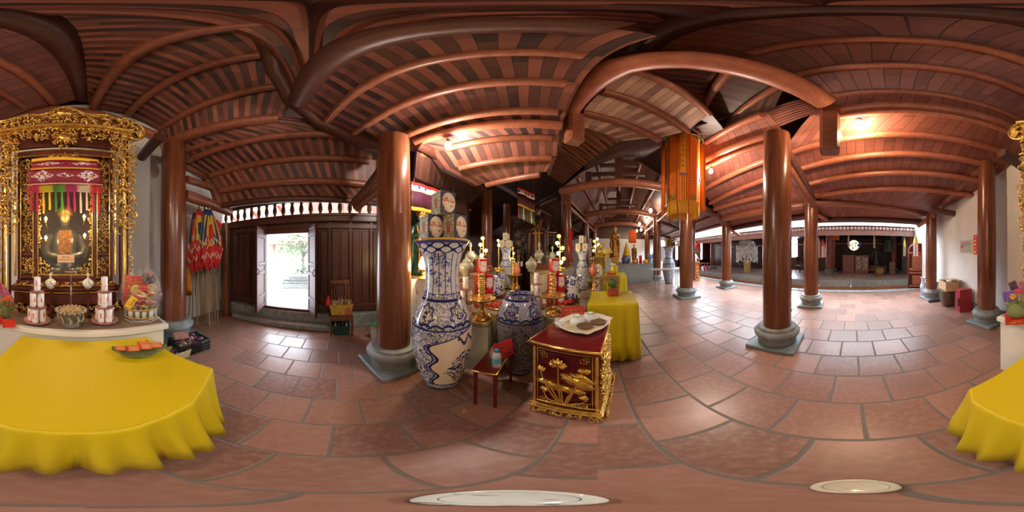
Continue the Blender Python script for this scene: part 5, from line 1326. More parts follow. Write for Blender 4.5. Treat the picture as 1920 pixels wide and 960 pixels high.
# ---- urns and vases on the upper steps
STW = plain('grey celadon', (.26,.25,.20), .25, 0, .2, 12); STD = plain('dark glazed clay', (.07,.06,.045), .3, 0, .4, 14)
def urn(label, p, s, m, kind=0):
    t = thing('ceramic_urn', label, 'urn', p); t.scale = (s,)*3
    pr = [[(0,0),(.06,0),(.05,.02),(.03,.05),(.045,.08),(.085,.13),(.09,.17),(.07,.20),(.05,.21),(.058,.235),(.05,.24)], [(0,0),(.07,0),(.055,.02),(.10,.07),(.115,.13),(.10,.18),(.06,.21),(.065,.22)]][kind]
    q = MB(); q.lathe(pr, 26); q.build('urn_body', m, t)
    q = MB(); z = pr[-1][1]; q.lathe([(.06,z),(.05,z+.02),(.015,z+.04),(.02,z+.06),(0,z+.075)] if kind else [(.02,z),(.012,z+.06),(.03,z+.09),(.02,z+.14),(0,z+.16)], 16); q.build('lid', m, t)
for px, d, z, s, m, k, lb in ((874, 2.45, T2Z, 1.0, STW, 1, 'pale round urn on the tiled step close to the tall vase'), (882, 2.9, T2Z+.12, 1.1, STW, 0, 'pale footed vase on the dark red block behind tall vase'),
      (890, 3.1, T2Z+.12, .9, STD, 1, 'dark round urn on the dark red block behind the tall vase'), (900, 3.3, T2Z+.12, .8, STW, 0, 'small white vase on the end of the dark red block'),
      (996, 3.2, T2Z, 1.0, STW, 1, 'pale lidded urn on the tiled step left of the second red stack'), (1011, 3.6, T2Z+.14, 1.2, STW, 0, 'pale footed vase on the dark red block left of the second red stack'), (1026, 3.75, T2Z+.14, 1.1, STD, 1, 'dark urn on the red block behind the second red stack'), (1036, 3.7, T2Z+.14, 1.0, plain('green white glaze', (.35,.45,.36), .2, 0, .4, 20), 0, 'green and white figurine vase above the second red stack')):
    urn(lb, onc(px, d, z), s, m, k)
for px, d, w_, lb in ((891, 3.08, .62, 'dark red wooden block on the first tiled step'), (1024, 3.7, .72, 'dark red wooden block on the second tiled step')):
    t = thing('wooden_plinth', lb, 'plinth', onc(px, d, T2Z), facing(px)+.35 if px < 950 else facing(px)); h = .12 if px < 950 else .14
    q = MB(); q.box((0,0,h*.5), (w_,.24,h), bev=.01); q.build('block', plain('dark oxblood wood', (.10,.02,.015), .4, 0, .2, 6), t); q = MB(); q.box((0,-.122,h*.5), (w_*.9,.004,h*.5)); q.build('front_panel', DARKRED, t)
# ---- standing statues
def figure(label, p, rz, H, robe, trim, face, name='standing_statue', crown=None, pedestal=None, base=0):
    t = thing(name, label, 'statue', p, rz); s = H/1.7
    if pedestal:
        q = MB(); b = base
        q.box((0,0,b*.15), (.52*s,.44*s,b*.3), bev=.02); q.box((0,0,b*.5), (.42*s,.34*s,b*.42), bev=.02); q.box((0,0,b*.87), (.50*s,.42*s,b*.26), bev=.02); q.build('pedestal', pedestal, t)
    q = MB(); Mx = Matrix.Translation((0,0,base)) @ Matrix.Scale(s, 4)
    q.lathe([(0,0),(.24,0),(.26,.04),(.22,.25),(.20,.55),(.17,.85),(.185,1.05),(.20,1.22),(.17,1.34),(.085,1.40),(.055,1.43),(.06,1.46),(.085,1.52),(.09,1.58),(.075,1.65),(.03,1.70),(0,1.705)], 28, sy=.72, M=Mx)
    for sx in (-1, 1):
        q.tube([(sx*.19,.0,1.28),(sx*.25,-.04,1.08),(sx*.20,-.16,.98),(sx*.04,-.20,1.06)], [.075,.075,.065,.04], 10, M=Mx)
        q.tube([(sx*.20,-.10,1.0),(sx*.23,-.10,.75),(sx*.22,-.06,.45),(sx*.25,-.05,.2)], [.05,.085,.06,.02], 8, M=Mx)
    q.build('robed_body', robe, t)
    q = MB(); 
    q.tube([(-.10,-.13,1.30),(-.05,-.16,1.0),(-.04,-.17,.6),(-.05,-.19,.08)], .022, 6, M=Mx); q.tube([(.10,-.13,1.30),(.05,-.16,1.0),(.04,-.17,.6),(.05,-.19,.08)], .022, 6, M=Mx); q.tube([(.20*math.cos(k*PI/10), -.15*math.sin(k*PI/10), .92) for k in range(11)], .022, 6, M=Mx); q.build('gilt_trim', trim, t)
    q = MB(); q.ball((0,-.02,1.54), (.072,.075,.095), 14, 10, M=Mx); q.ball((0,-.10,1.53), (.014,.018,.02), 7, 5, M=Mx)
    for sx in (-1, 1): q.ball((sx*.074,-.01,1.53), (.012,.02,.035), 7, 5, M=Mx); q.ball((sx*.028,-.085,1.555), (.012,.008,.007), 6, 4, M=Mx)
    q.build('face', face, t)
    for sx in (-1, 1):
        q = MB(); q.ball((sx*.02,-.21,1.07), (.022,.028,.045), 8, 6, M=Mx)
        for k in range(4): q.tube([(sx*(.010+.008*k),-.215,1.09),(sx*(.010+.008*k),-.222,1.13+.006*(k % 2)),(sx*.010,-.215,1.155)], [.007,.006,.004], 5, M=Mx)
        q.tube([(sx*.035,-.21,1.07),(sx*.03,-.235,1.10)], [.008,.005], 5, M=Mx); q.build('hand', face, t)
    q = MB(); q.lathe([(.085,1.58),(.11,1.62),(.09,1.70),(.05,1.76),(.02,1.84),(0,1.86)], 16, M=Mx)
    for k in range(7): a = PI*k/6; q.tube([(.09*math.cos(a),-.06,1.62),(.15*math.cos(a),-.05,1.68+.12*math.sin(a))], [.02,.005], 5, M=Mx)
    q.build('crown', crown or trim, t)
    return t
WD = plain('dark statue wood', (.055,.022,.015), .35, 0, .35, 10); FACEG = plain('gilded face', (.66,.40,.10), .3, .4)
figure('dark brown standing statue with orange ribbons in the dark altar recess', onc(1008, 4.7, T2Z), facing(1008), 1.75, WD, plain('orange ribbon', (.40,.16,.015), .5), plain('brown face', (.22,.09,.05), .4), crown=WD)
figure('golden standing statue on a gilt stepped pedestal at the end platform', onc(1153, 9.6, 1.06), facing(1153), 1.75, plain('amber gold robe', (.52,.22,.03), .3, .3, .4, 6), GOLD2, FACEG, crown=GOLD2, pedestal=GOLD, base=.36)
figure('colourful robed statue with dark green mantle between the column and box stack', onc(789, 2.55, T2Z+.02), facing(789), .98, plain('dark green mantle', (.02,.06,.04), .3, 0, .6, 14), plain('red orange sash', (.62,.16,.02), .5, 0, .4, 20), FACEG, crown=GOLD)
figure('small golden robed statue among lamps on the third counter', onc(1126, 6.6, .78), facing(1126), 1.15, plain('old gold robe', (.42,.25,.03), .3, .4, .4, 12), GOLD, FACEG)
figure('dark golden statue right of the yellow cone on the end platform', onc(1189, 10.2, 1.06), facing(1189), .95, plain('brown gold robe', (.30,.13,.02), .35, .3, .4, 10), GOLD, FACEG, pedestal=GOLD, base=.2)
figure('brown seated looking statue in the dark recess behind the standing statue', onc(972, 5.4, 0), facing(972), 1.0, WD, GOLD, plain('dim face', (.3,.14,.06), .4), pedestal=DARKRED, base=.95)
# ---- embroidered valances under the roof
VAL = embroid('purple valance', (.055,.008,.018), (.2,.03,.1))
def valance(label, pa, pb, da, db, za, zb, h, band, tassels):
    a = far(pa, 480, da); b = far(pb, 480, db); a.z = za; b.z = zb; L = (b-a).to_2d().length; rz = math.atan2(b.y-a.y, b.x-a.x); t = thing('valance_banner', label, 'banner', ((a.x+b.x)/2, (a.y+b.y)/2, (za+zb)/2), rz)
    sl = (zb-za)/L; f = lambda x, z: (x, .012*math.sin(x*20), z+sl*x)
    xs = [-L/2+L*k/24 for k in range(25)]
    for nm, z0, z1, m in (('top_band', -.02*h, .10*h, plain('red band', (.62,.03,.02), .5)), ('pattern_band', -.26*h, -.02*h, band), ('lower_band', -.86*h, -.26*h, VAL), ('fringe', -1.0*h, -.86*h, plain('gold fringe', (.72,.44,.03), .6, 0, .3, 60))):
        q = MB(); q.grid([[f(x, z0) for x in xs], [f(x, z1) for x in xs]]); q.build(nm, m, t, solid=.006)
    for sx in (-.9, .9): q = MB(); q.tube([f(sx*L/2, .08*h), (sx*L/2, 0, sl*sx*L/2+1.1)], .006, 5); q.build('cord', M_['shell'], t)
    if tassels:
        for k in range(tassels):
            x = -L/2+L*(k+.5)/tassels; q = MB(); q.tube([f(x, -h), f(x, -h-.10), f(x+.01, -h-.32)], [.012,.03,.022], 6); q.build('tassel', plain('valance tassel %d %s' % (k, label[:6]), [(.45,.02,.08),(.03,.20,.06),(.6,.5,.4),(.05,.12,.05)][k % 4], .7), t)
m = Mat('dotted silk band', (.6,.55,.5), .5); x, y, z = m.xyz(); m.color(m.mix(m.voronoi(9).lt(.28), (.72,.62,.50), (.04,.06,.35))); DOT = m.m
valance('red topped embroidered valance sloping behind the box stack', 772, 852, 2.35, 3.3, 2.62, 2.72, .44, DOT, 0)
valance('blue dotted embroidered valance hanging in front of the dark recess', 971, 1002, 3.9, 4.1, 3.22, 3.08, .46, DOT, 8)
valance('small distant row of coloured tassels in the dark altar recess', 1018, 1043, 5.6, 5.8, 2.35, 2.35, .14, DOT, 8)
# red hanging ribbon near the second column
p = onc(1070, 4.9, 0); t = thing('red_streamer', 'long red silk streamer hanging beside the altar column', 'streamer', (p.x, p.y, 2.15), facing(1070)); q = MB(); q.grid([[(-.06+.02*math.sin(k*1.3)+.02*k/8, .03*math.sin(k), -.11*k+.14), (.0, .05*math.sin(k+1), -.11*k+.2), (.07+.02*math.sin(k*1.7)-.003*k, 0, -.11*k+.12)] for k in range(10)]); q.build('sash_cloth', cloth_mat('red silk', (.60,.012,.015), .5), t, solid=.004)
q = MB(); q.tube([(0,.05,.3),(.0,.05,-.95)], .012, 6); q.build('rod', BRASS, t)
# panelled carved screens that close the dark recess
q = MB(); a = onc(955, 6.8, 0); b = onc(1050, 6.8, 0); d = b-a; rz = math.atan2(d.y, d.x); t = thing('carved_screen', 'dark carved wooden screen at the back of the altar recess', 'screen', (a+b)/2, rz)
q.box((0,0,1.6), (d.length,.08,3.2)); q.build('board', M_['darkbeam'], t)
q = MB(); rngc = random.Random(3); curls(q, None, -d.length/2, d.length/2, .9, 3.0, .14, rngc, -.04, .05, .22); q.build('carving', WD, t)

# ================================================================ CABINET, DOUBLED CABINET TOP AND YELLOW TABLES
CB = Vector((.012, .958, 0)); CZ = rad(-10); CH = .88; CW_, CDp = .47, .68
t = thing('lacquer_cabinet', 'oxblood lacquer cabinet with gilded lotus relief and golden feet', 'cabinet', CB, CZ)
cx = -CW_/2; cy = CDp/2
OX = plain('oxblood lacquer', (.115,.008,.010), .16, 0, .15, 4)
q = MB(); q.box((cx, cy, .46), (CW_-.05, CDp-.05, .74), bev=.006); q.build('cabinet_body', OX, t)
q = MB(); q.box((cx, cy, CH-.03), (CW_+.02, CDp+.02, .028), bev=.008); q.box((cx, cy, CH-.055), (CW_-.01, CDp-.01, .03)); q.build('cabinet_top', OX, t)
q = MB(); 
q.tube([(cx-CW_/2-.008, -.010, CH-.03),(cx+CW_/2+.008, -.010, CH-.03),(cx+CW_/2+.008, CDp+.010, CH-.03),(cx-CW_/2-.008, CDp+.010, CH-.03)], .013, 6, closed=True)
for x in (cx-CW_/2+.02, cx+CW_/2-.02): q.box((x, .018, .46), (.022,.02,.72), bev=.006)
q.box((cx+CW_/2-.015, CDp-.02, .46), (.02,.022,.72), bev=.006)
q.build('gilt_edge', GOLD2, t)
q = MB(); q.box((cx, cy, .105), (CW_+.03, CDp+.03, .035), bev=.012); q.box((cx, cy, .075), (CW_+.05, CDp+.05, .03), bev=.012); q.build('gilt_plinth', GOLD2, t)
rng = random.Random(31)
q = MB(); curls(q, lambda x, z: z > .015+.05*math.cos((x-cx)*14)**2*0+ .03*(1-abs(x-cx)/.23), cx-CW_/2-.01, cx+CW_/2+.01, .0, .085, .034, rng, -.015, .03); q.build('front_feet', GOLD, t)
q = MB(); q2 = MB(); curls(q2, None, .0, CDp, .0, .09, .034, rng, 0, .03); Rr = Matrix.Translation((cx+CW_/2+.015, 0, 0)) @ Matrix.Rotation(PI/2, 4, 'Z'); q.add(q2.v, q2.f, True, Rr); q.build('side_feet', GOLD, t)
# line frames with key corners on the front
q = MB(); q3 = MB(); x0, x1, z0, z1 = cx-CW_/2+.045, cx+CW_/2-.045, .155, CH-.085
def rect(q, a, b, c, d, y, w_):
    for s, e in (((a,c),(b,c)),((b,c),(b,d)),((b,d),(a,d)),((a,d),(a,c))):
        q.box(((s[0]+e[0])/2, y, (s[1]+e[1])/2), (abs(e[0]-s[0])+w_, .006, abs(e[1]-s[1])+w_))
rect(q, x0, x1, z0, z1, .022, .006); rect(q3, x0+.014, x1-.014, z0+.014, z1-.014, .022, .007)
for fx, sx in ((x0, 1), (x1, -1)):
    for fz_, sz in ((z0, 1), (z1, -1)):
        rect(q, min(fx+sx*.02, fx+sx*.055), max(fx+sx*.02, fx+sx*.055), min(fz_+sz*.02, fz_+sz*.05), max(fz_+sz*.02, fz_+sz*.05), .021, .006)
        rect(q, min(fx+sx*.035, fx+sx*.075), max(fx+sx*.035, fx+sx*.075), min(fz_+sz*.035, fz_+sz*.07), max(fz_+sz*.035, fz_+sz*.07), .020, .005)
q.build('gilt_border', GOLD2, t); q3.build('black_border', plain('black line', (.01,.006,.005), .4), t)
# lotus relief: flower, buds, leaves, stems, water
def leafpad(q, x, z, rx, rz_, tilt, y=.012):
    Mx = Matrix.Translation((x, y, z)) @ Matrix.Rotation(tilt, 4, 'Y'); n = 18; vs = [(0,-.012,0)]
    for k in range(n): a = 2*PI*k/n; rr = 1+.10*math.sin(a*5); vs.append((rx*rr*math.cos(a), -.004-.010*(k % 2), rz_*rr*math.sin(a)))
    for k in range(n): a = 2*PI*k/n; vs.append((rx*1.0*math.cos(a), .012, rz_*math.sin(a)))
    q.add(vs, [(0,1+(k+1) % n,1+k) for k in range(n)]+[(1+k,1+(k+1) % n,1+n+(k+1) % n,1+n+k) for k in range(n)], True, Mx)
    for k in range(9): a = 2*PI*k/9; q.tube([(0,-.014,0),(rx*.9*math.cos(a),-.010,rz_*.9*math.sin(a))], [.004,.002], 4, M=Mx)
def petal(q, x, z, L, w_, ang, y=.01):
    Mx = Matrix.Translation((x, y, z)) @ Matrix.Rotation(-ang, 4, 'Y'); rows = []
    for i in range(7): u = i/6; ww = w_*math.sin(PI*(.12+.88*u))**.8*(1-.25*u); rows.append([(ww*(j/3-1), -.016*math.sin(PI*u)-.008*(1-abs(j/3-1)), L*u) for j in range(7)])
    q.grid(rows, True, Mx)
q = MB(); X = lambda u: cx+u*.54; Zq = lambda v: (.46+(v-.46)*1.13)*CH
for k, a in enumerate((-1.25,-.85,-.4,0,.4,.85,1.25)): petal(q, X(-.06), Zq(.72), .085-.012*abs(a), .024, a, .008+.004*(k % 2))
q.ball((X(-.06), .008, Zq(.735)), (.03,.018,.025), 10, 7); q.build('lotus_flower', GOLD2, t)
for x, z, a in ((-.30,.62,-.3),(.24,.62,.5),(-.26,.38,-.3),(.30,.36,.6)):
    q = MB()
    for da in (-.35, 0, .35): petal(q, X(x), Zq(z), .070, .021, a+da)
    q.build('lotus_bud', GOLD2, t)
for x, z, rx, rz_, tl_, yy in ((.17,.57,.125,.046,.55,.012),(-.03,.465,.105,.040,.1,.012),(.14,.455,.075,.032,.2,.014),(-.22,.50,.07,.028,.15,.012),(.23,.61,.09,.038,.55,.018),(.26,.71,.042,.026,.0,.012)):
    q = MB(); leafpad(q, X(x), Zq(z), rx, rz_, tl_, yy); q.build('lotus_leaf', GOLD2, t)
q = MB()
for a, b, c in (((-.02,.24),(-.05,.5),(-.06,.72)),((.02,.24),(.10,.42),(.20,.56)),((0,.24),(.0,.36),(-.02,.46)),((-.05,.24),(-.2,.45),(-.30,.62)),((.05,.24),(.15,.5),(.25,.68)),((-.04,.23),(-.2,.28),(-.26,.38)),((.06,.23),(.2,.27),(.30,.36)),((.03,.24),(.06,.36),(.12,.45)),((-.03,.25),(-.12,.42),(-.22,.50)),((.08,.25),(.22,.30),(.34,.30))):
    q.tube([(X(a[0]), .008, Zq(a[1])), (X(b[0]), .0, Zq(b[1])), (X(c[0]), .008, Zq(c[1]))], [.008,.007,.005], 6)
q.build('lotus_stem', GOLD2, t)
q = MB(); curls(q, lambda x, z: z < .215+.02*math.sin(x*40) and z > .17+.06*abs(x-cx), cx-.17, cx+.17, .17, .26, .026, rng, .018, .016); 
for k in range(14): u = -.36+.72*k/13; q.tube([(X(u), .01, Zq(.22-.03*abs(u))), (X(u+.05), .0, Zq(.235-.03*abs(u))), (X(u+.11), .01, Zq(.22))], [.004,.011,.004], 5)
q.build('water_relief', GOLD2, t)
# side relief
q = MB(); q2 = MB(); curls(q2, lambda y, z: abs(y-.34) < .30-.35*abs(z-.47), .06, .62, .18, .80, .042, rng, 0, .03, .25)
for k in range(10): q2.tube([(.34+.2*math.sin(k*1.7), -.01, .2+.055*k), (.34+.12*math.sin(k*1.7+.6), -.03, .24+.055*k), (.34+.25*math.sin(k*1.7+1), -.01, .27+.055*k)], [.006,.018,.006], 6)
q.add(q2.v, q2.f, True, Matrix.Translation((cx+CW_/2-.022, 0, 0)) @ Matrix.Rotation(PI/2, 4, 'Z')); q.build('side_relief', GOLD2, t)
# ---- on the cabinet
def onC(x, y, z=CH+.0): return CB+R_(CZ, cx+x, y, z)
TZ = CH-.015
tr = onC(.035, .43, TZ); t = thing('porcelain_tray', 'white porcelain tray with wavy rim on top of the lacquer cabinet', 'tray', tr, CZ-.35)
q = MB(); 
def ring(f, z): return [(f*(.20+.010*math.cos(8*a))*(abs(math.cos(a))**.55)*(1 if math.cos(a) > 0 else -1), f*(.235+.010*math.cos(8*a))*(abs(math.sin(a))**.55)*(1 if math.sin(a) > 0 else -1), z) for a in [2*PI*k/64+.001 for k in range(64)]]
q.grid([ring(.80,.0), ring(.84,.002), ring(.93,.022), ring(1.0,.034), ring(.985,.038), ring(.90,.024), ring(.82,.010), ring(.0,.009)], True, closed=True); q.build('tray_body', plain('cream porcelain', (.72,.70,.62), .15, 0, .05, 3), t)
q = MB(); q.grid([ring(.80,.0105), ring(.0,.0105)], True, closed=True); q.build('tray_well', plain('tray picture', (.48,.42,.30), .2, 0, .3, 9), t)
def tl(x, y, z): return tr+R_(CZ-.35, x, y, z)
CEL = plain('pale celadon bowl', (.62,.72,.70), .12, 0, .04, 3); BR = plain('brown rim', (.12,.06,.03), .3)
for x, y, lb in ((-.075, .00, 'nearer pale upturned bowl on the porcelain tray'), (-.02, .135, 'farther pale upturned bowl on the porcelain tray')):
    b = thing('rice_bowl', lb, 'bowl', tl(x, y, .012)); b.rotation_euler = (.12, -.15, 0)
    q = MB(); q.lathe([(.072,0),(.075,.004),(.070,.02),(.055,.042),(.034,.056),(.032,.066),(.027,.066),(.025,.061),(0,.061)], 30); q.build('bowl_body', CEL, b); q = MB(); q.tube([(.031*math.cos(2*PI*k/24), .031*math.sin(2*PI*k/24), .066) for k in range(24)], .0025, 5, closed=True); q.build('foot_ring', BR, b)
for x, y, lb in ((.045, -.065, 'nearer brown rimmed saucer on the porcelain tray'), (.095, .075, 'farther brown rimmed saucer on the porcelain tray')):
    b = thing('saucer', lb, 'saucer', tl(x, y, .012)); q = MB(); q.lathe([(0,0),(.04,0),(.068,.012),(.066,.016),(.05,.008),(0,.006)], 30); q.build('saucer_body', plain('saucer cream', (.58,.44,.27), .2, 0, .15, 12), b); q = MB(); q.lathe([(.064,.012),(.071,.013),(.068,.017),(.062,.016)], 30); q.build('dark_rim', BR, b)
t = thing('water_glass', 'small clear drinking glass on the left of the cabinet top', 'glass', onC(-.15, .31, TZ)); q = MB(); q.lathe([(0,0),(.034,0),(.036,.01),(.040,.075),(.037,.075),(.033,.014),(0,.012)], 28); q.build('glass_wall', clear_film('glass wall', (.85,.92,.92), .28), t); q = MB(); q.lathe([(0,.012),(.033,.013),(.035,.04),(0,.04)], 24); q.build('water', clear_film('water', (.8,.9,.9), .2), t)
def red_sign(label, p, rz, w_, h, tilt):
    t = thing('table_sign', label, 'sign', p, rz); Mx = Matrix.Rotation(tilt, 4, 'X')
    q = MB(); q.box((0,0,h/2), (w_,.008,h), M=Mx, bev=.002); q.box((0,.03,.004), (w_,.08,.008)); q.build('board', plain('red acrylic', (.48,.03,.045), .3), t)
    q = MB(); rg = random.Random(5)
    for z in (.66, .34):
        x = -w_*.36
        while x < w_*.34:
            k = rg.uniform(.5, 1)*w_*.085; q.box((x+k/2, -.0052, h*z), (k*.35,.002,h*.2), M=Mx); q.box((x+k/2, -.0052, h*(z+.07)), (k,.002,h*.045), M=Mx); q.box((x+k/2, -.0052, h*(z-.05)), (k,.002,h*.045), M=Mx); x += k*1.5
    q.build('gold_lettering', GOLD2, t)
red_sign('red sign with gold writing standing at the back of the cabinet behind the tray', onC(-.12, .59, TZ), CZ+.55, .24, .11, -.35)
# ---- doubled view of the cabinet top, built as a low table, with the water bottle
sp = [(-.80,.83),(-.64,.89),(-.78,1.36),(-.95,1.30)]; c = sum((Vector(p) for p in sp), Vector((0,0)))/4
t = thing('doubled_cabinet_top', 'narrow dark red table with gold edge, a doubled cabinet top, between the two tall vases', 'side table', (c.x, c.y, 0)); pl = ccw([tuple(Vector(p)-c) for p in sp])
q = MB(); q.slab(pl, .515, .55); q.build('table_top', OX, t, bevel=.004); q = MB(); q.tube([(p[0]*1.01, p[1]*1.01, .522) for p in pl], .010, 6, closed=True); q.build('gilt_edge', GOLD2, t)
for p in pl: q = MB(); q.tube([(p[0]*.85, p[1]*.88, .515),(p[0]*.85, p[1]*.88, 0)], [.022,.016], 4); q.build('leg', OX, t)
p = Vector((-.685, .965, .55)); t = thing('water_bottle', 'small water bottle with blue cap and label on the narrow red table', 'bottle', p, facing(935))
q = MB(); q.lathe([(0,0),(.030,0),(.033,.008),(.031,.03),(.034,.045),(.033,.10),(.034,.12),(.026,.145),(.014,.158),(.013,.165)], 24); q.build('bottle_body', clear_film('bottle plastic', (.75,.90,.95), .38), t)
q = MB(); q.lathe([(.0345,.055),(.0345,.098)], 24, cap=False); q.build('blue_label', plain('blue label', (.05,.38,.60), .35, 0, .35, 25), t)
q = MB(); q.lathe([(.017,.160),(.018,.162),(.018,.185),(.015,.188),(0,.188)], 20); q.build('cap', plain('blue cap', (.01,.22,.55), .35), t)
red_sign('red sign with gold writing leaning beside the water bottle', Vector((-.715, 1.12, .55)), facing(955)+.75, .20, .17, -.15)
# ---- yellow cloths over tables
def ytable(lbt, lbc, poly, z, hem, seed, amp=.02, fl=.03, freq=55):
    poly = ccw(poly); c = sum((Vector(p) for p in poly), Vector((0,0)))/len(poly)
    table_frame(lbt, [tuple(c+(Vector(p)-c)*.95) for p in poly], z-.008, .04); draped('yellow_tablecloth', lbc, poly, z, hem, amp, freq, fl, None, .015, seed)
ytable('table under the yellow cloth behind the lacquer cabinet', 'yellow pleated cloth on the table right behind the lacquer cabinet', [(-.11,2.0),(.50,1.97),(.57,2.70),(-.08,2.72)], .90, .04, 4, .028, .035, 60)
ytable('distant table under the yellow cloth before the end platform', 'distant yellow cloth below the end platform and behind the green pomelo', [(.20,5.5),(.98,5.42),(1.14,6.9),(.30,7.0)], .80, .04, 5)
ytable('narrow table under the yellow cloth left of the shade-darkened vase', 'narrow yellow cloth between the first counter and the shade-darkened patterned vase', [(-1.16,1.74),(-.93,1.86),(-1.38,2.98),(-1.55,2.90)], .62, .22, 6, .006, .008)
# things on the yellow tables
t = thing('red_tin', 'red square tin under the green pomelo on yellow cloth', 'tin', onc(1149, 2.42, .904), facing(1149)+.2)
q = MB(); q.box((0,0,.055), (.15,.13,.11), bev=.006); q.build('tin_body', plain('dull red tin', (.38,.06,.04), .4, 0, .4, 24), t); q = MB(); q.box((0,0,.114), (.155,.135,.012), bev=.004); q.build('lid', plain('gold lid', (.45,.28,.10), .3, .5), t)
t = thing('pomelo', 'round green pomelo on the red square tin', 'fruit', onc(1149, 2.42, 1.025)); q = MB(); q.lathe([(0,0),(.035,.006),(.066,.035),(.072,.07),(.06,.11),(.035,.135),(.012,.143),(0,.142)], 24); q.build('rind', plain('pomelo rind', (.07,.15,.02), .5, 0, .25, 40, .2), t); q = MB(); q.tube([(0,0,.14),(.004,0,.155)], .005, 6); q.build('stem', plain('stem brown', (.1,.06,.03), .8), t)
t = thing('wooden_frame_chair', 'wooden chair with pale seat between the two yellow tables', 'chair', onc(1141, 3.55, 0), facing(1141)+.1)
q = MB(); q.box((0,0,.46), (.42,.40,.04), bev=.008); q.build('seat', CHW, t)
for x, y, h in ((-.19,-.18,.45),(.19,-.18,.45),(-.19,.18,.45),(.19,.18,.45)): q = MB(); q.box((x,y,h/2), (.035,.035,h)); q.build('leg', CHW, t)
q = MB(); q.box((-.19,-.18,.78), (.035,.035,.62)); q.box((.19,-.18,.78), (.035,.035,.62)); q.box((0,-.18,1.04), (.42,.03,.10), bev=.008); q.box((0,-.18,.72), (.36,.02,.05)); q.build('backrest', plain('light chair wood', (.35,.19,.08), .4, 0, .2, 5), t)
t = thing('offering_bottle', 'white topped yellow bottle on a red base on the distant yellow table', 'ornament', onc(1147, 6.0, .805), facing(1147))
q = MB(); q.box((0,0,.04), (.32,.2,.08), bev=.01); q.build('red_base', plain('red base', (.5,.03,.03), .4), t); q = MB(); q.lathe([(0,.08),(.10,.08),(.08,.2),(.03,.28),(.03,.34)], 16); q.build('bottle_body', plain('yellow glaze', (.72,.55,.05), .3), t); q = MB(); q.ball((0,0,.39), .05, 10, 8); q.build('cap', WHITE_P, t)
t = thing('yellow_parcel', 'yellow wrapped parcel right of the bottle on the distant yellow table', 'parcel', onc(1153, 6.4, .805), facing(1153)); q = MB(); q.box((0,0,.17), (.22,.16,.34), bev=.03); q.build('wrapping', YEL, t); q = MB(); q.box((0,-.082,.17), (.03,.006,.34)); q.build('ribbon', GOLD2, t)
# ---- end platform and third counter
t = thing('blue_jar', 'round dark blue jar on the end platform right of the golden statue', 'jar', onc(1174, 9.7, 1.06)); q = MB(); q.lathe([(0,0),(.16,0),(.24,.10),(.28,.22),(.26,.34),(.19,.42),(.20,.46),(.18,.46)], 30); q.build('jar_body', bw_mat('dark blue jar', 9, (.30,.33,.42), (.02,.03,.12), .45), t); q = MB(); q.lathe([(.19,.45),(.12,.47),(0,.48)], 20); q.build('ash', plain('jar ash', (.25,.18,.12), .9), t)
t = thing('yellow_cone', 'yellow tower shaped offering behind the dark blue jar', 'offering', onc(1175, 10.4, 1.06)); 
q = MB(); q.lathe([(.0,0),(.26,0),(.26,.45),(.24,.5),(.20,.72),(.17,.76),(.12,1.0),(.06,1.2),(.02,1.36),(0,1.38)], 18); q.build('tower', plain('bright yellow paper', (.80,.48,.02), .5, 0, .2, 12), t); q = MB(); q.lathe([(.28,.44),(.29,.47),(.28,.5)], 18); q.lathe([(.2,.72),(.21,.74),(.2,.76)], 18); q.build('gilt_band', GOLD, t)
def hanging_cloth(label, px, py0, d, w_, h, col, n=7, name='orange_drape', cat='drape'):
    p = far(px, py0, d); t = thing(name, label, cat, p, facing(px)); q = MB(); q.grid([[(-w_/2+w_*k/(4*n), .05*math.sin(k*1.57+.3*r), -h*r/5) for k in range(4*n+1)] for r in range(6)]); q.build('drape_cloth', cloth_mat(label[:12], col, .6), t, solid=.006); q = MB(); q.tube([(-w_/2-.05,0,.01),(w_/2+.05,0,.01)], .02, 8); q.build('rod', BRASS, t); q = MB(); q.tube([(0,0,.01),(0,0,1.3)], .008, 5); q.build('cord', M_['shell'], t)
hanging_cloth('bright orange drape hanging at the far end of the hall', 1186, 431, 11.6, .55, .95, (.85,.16,.02))
for px, py, d, s, c, lb, nm in ((1192, 0, 9.3, (.26,.2,.30), (.42,.02,.03), 'square red box at the front edge of the end platform', 'red_box'),):
    t = thing(nm, lb, 'box', onc(px, d, 1.06), facing(px)); q = MB(); q.box((0,0,s[2]/2-.12), s, bev=.01); t.location.z += .12; q.build('box_body', plain('red box', c, .4), t); q = MB(); q.box((0,-.101,.02), (.14,.004,.16)); q.build('gold_panel', GOLD, t)
t = thing('red_candle', 'tall red candle jar on the end platform', 'candle', onc(1201, 9.6, 1.06)); q = MB(); q.lathe([(0,0),(.09,0),(.09,.45),(.07,.47),(0,.47)], 18); q.build('wax', plain('red wax', (.55,.03,.02), .3), t); q = MB(); q.tube([(0,0,.47),(0,0,.52)], .008, 5); q.build('wick', M_['shell'], t)
t = thing('orange_pumpkin', 'round orange fruit at the right of the end platform', 'fruit', onc(1210, 9.4, 1.06)); q = MB()
q.lathe([(0,.0),(.09,.01),(.15,.08),(.15,.15),(.10,.22),(0,.24)], 24); q.build('rind', plain('orange rind', (.80,.32,.02), .4), t); q = MB(); q.tube([(0,0,.23),(.01,0,.28)], .02, 6); q.build('stem', plain('fruit stem', (.15,.12,.04), .8), t)
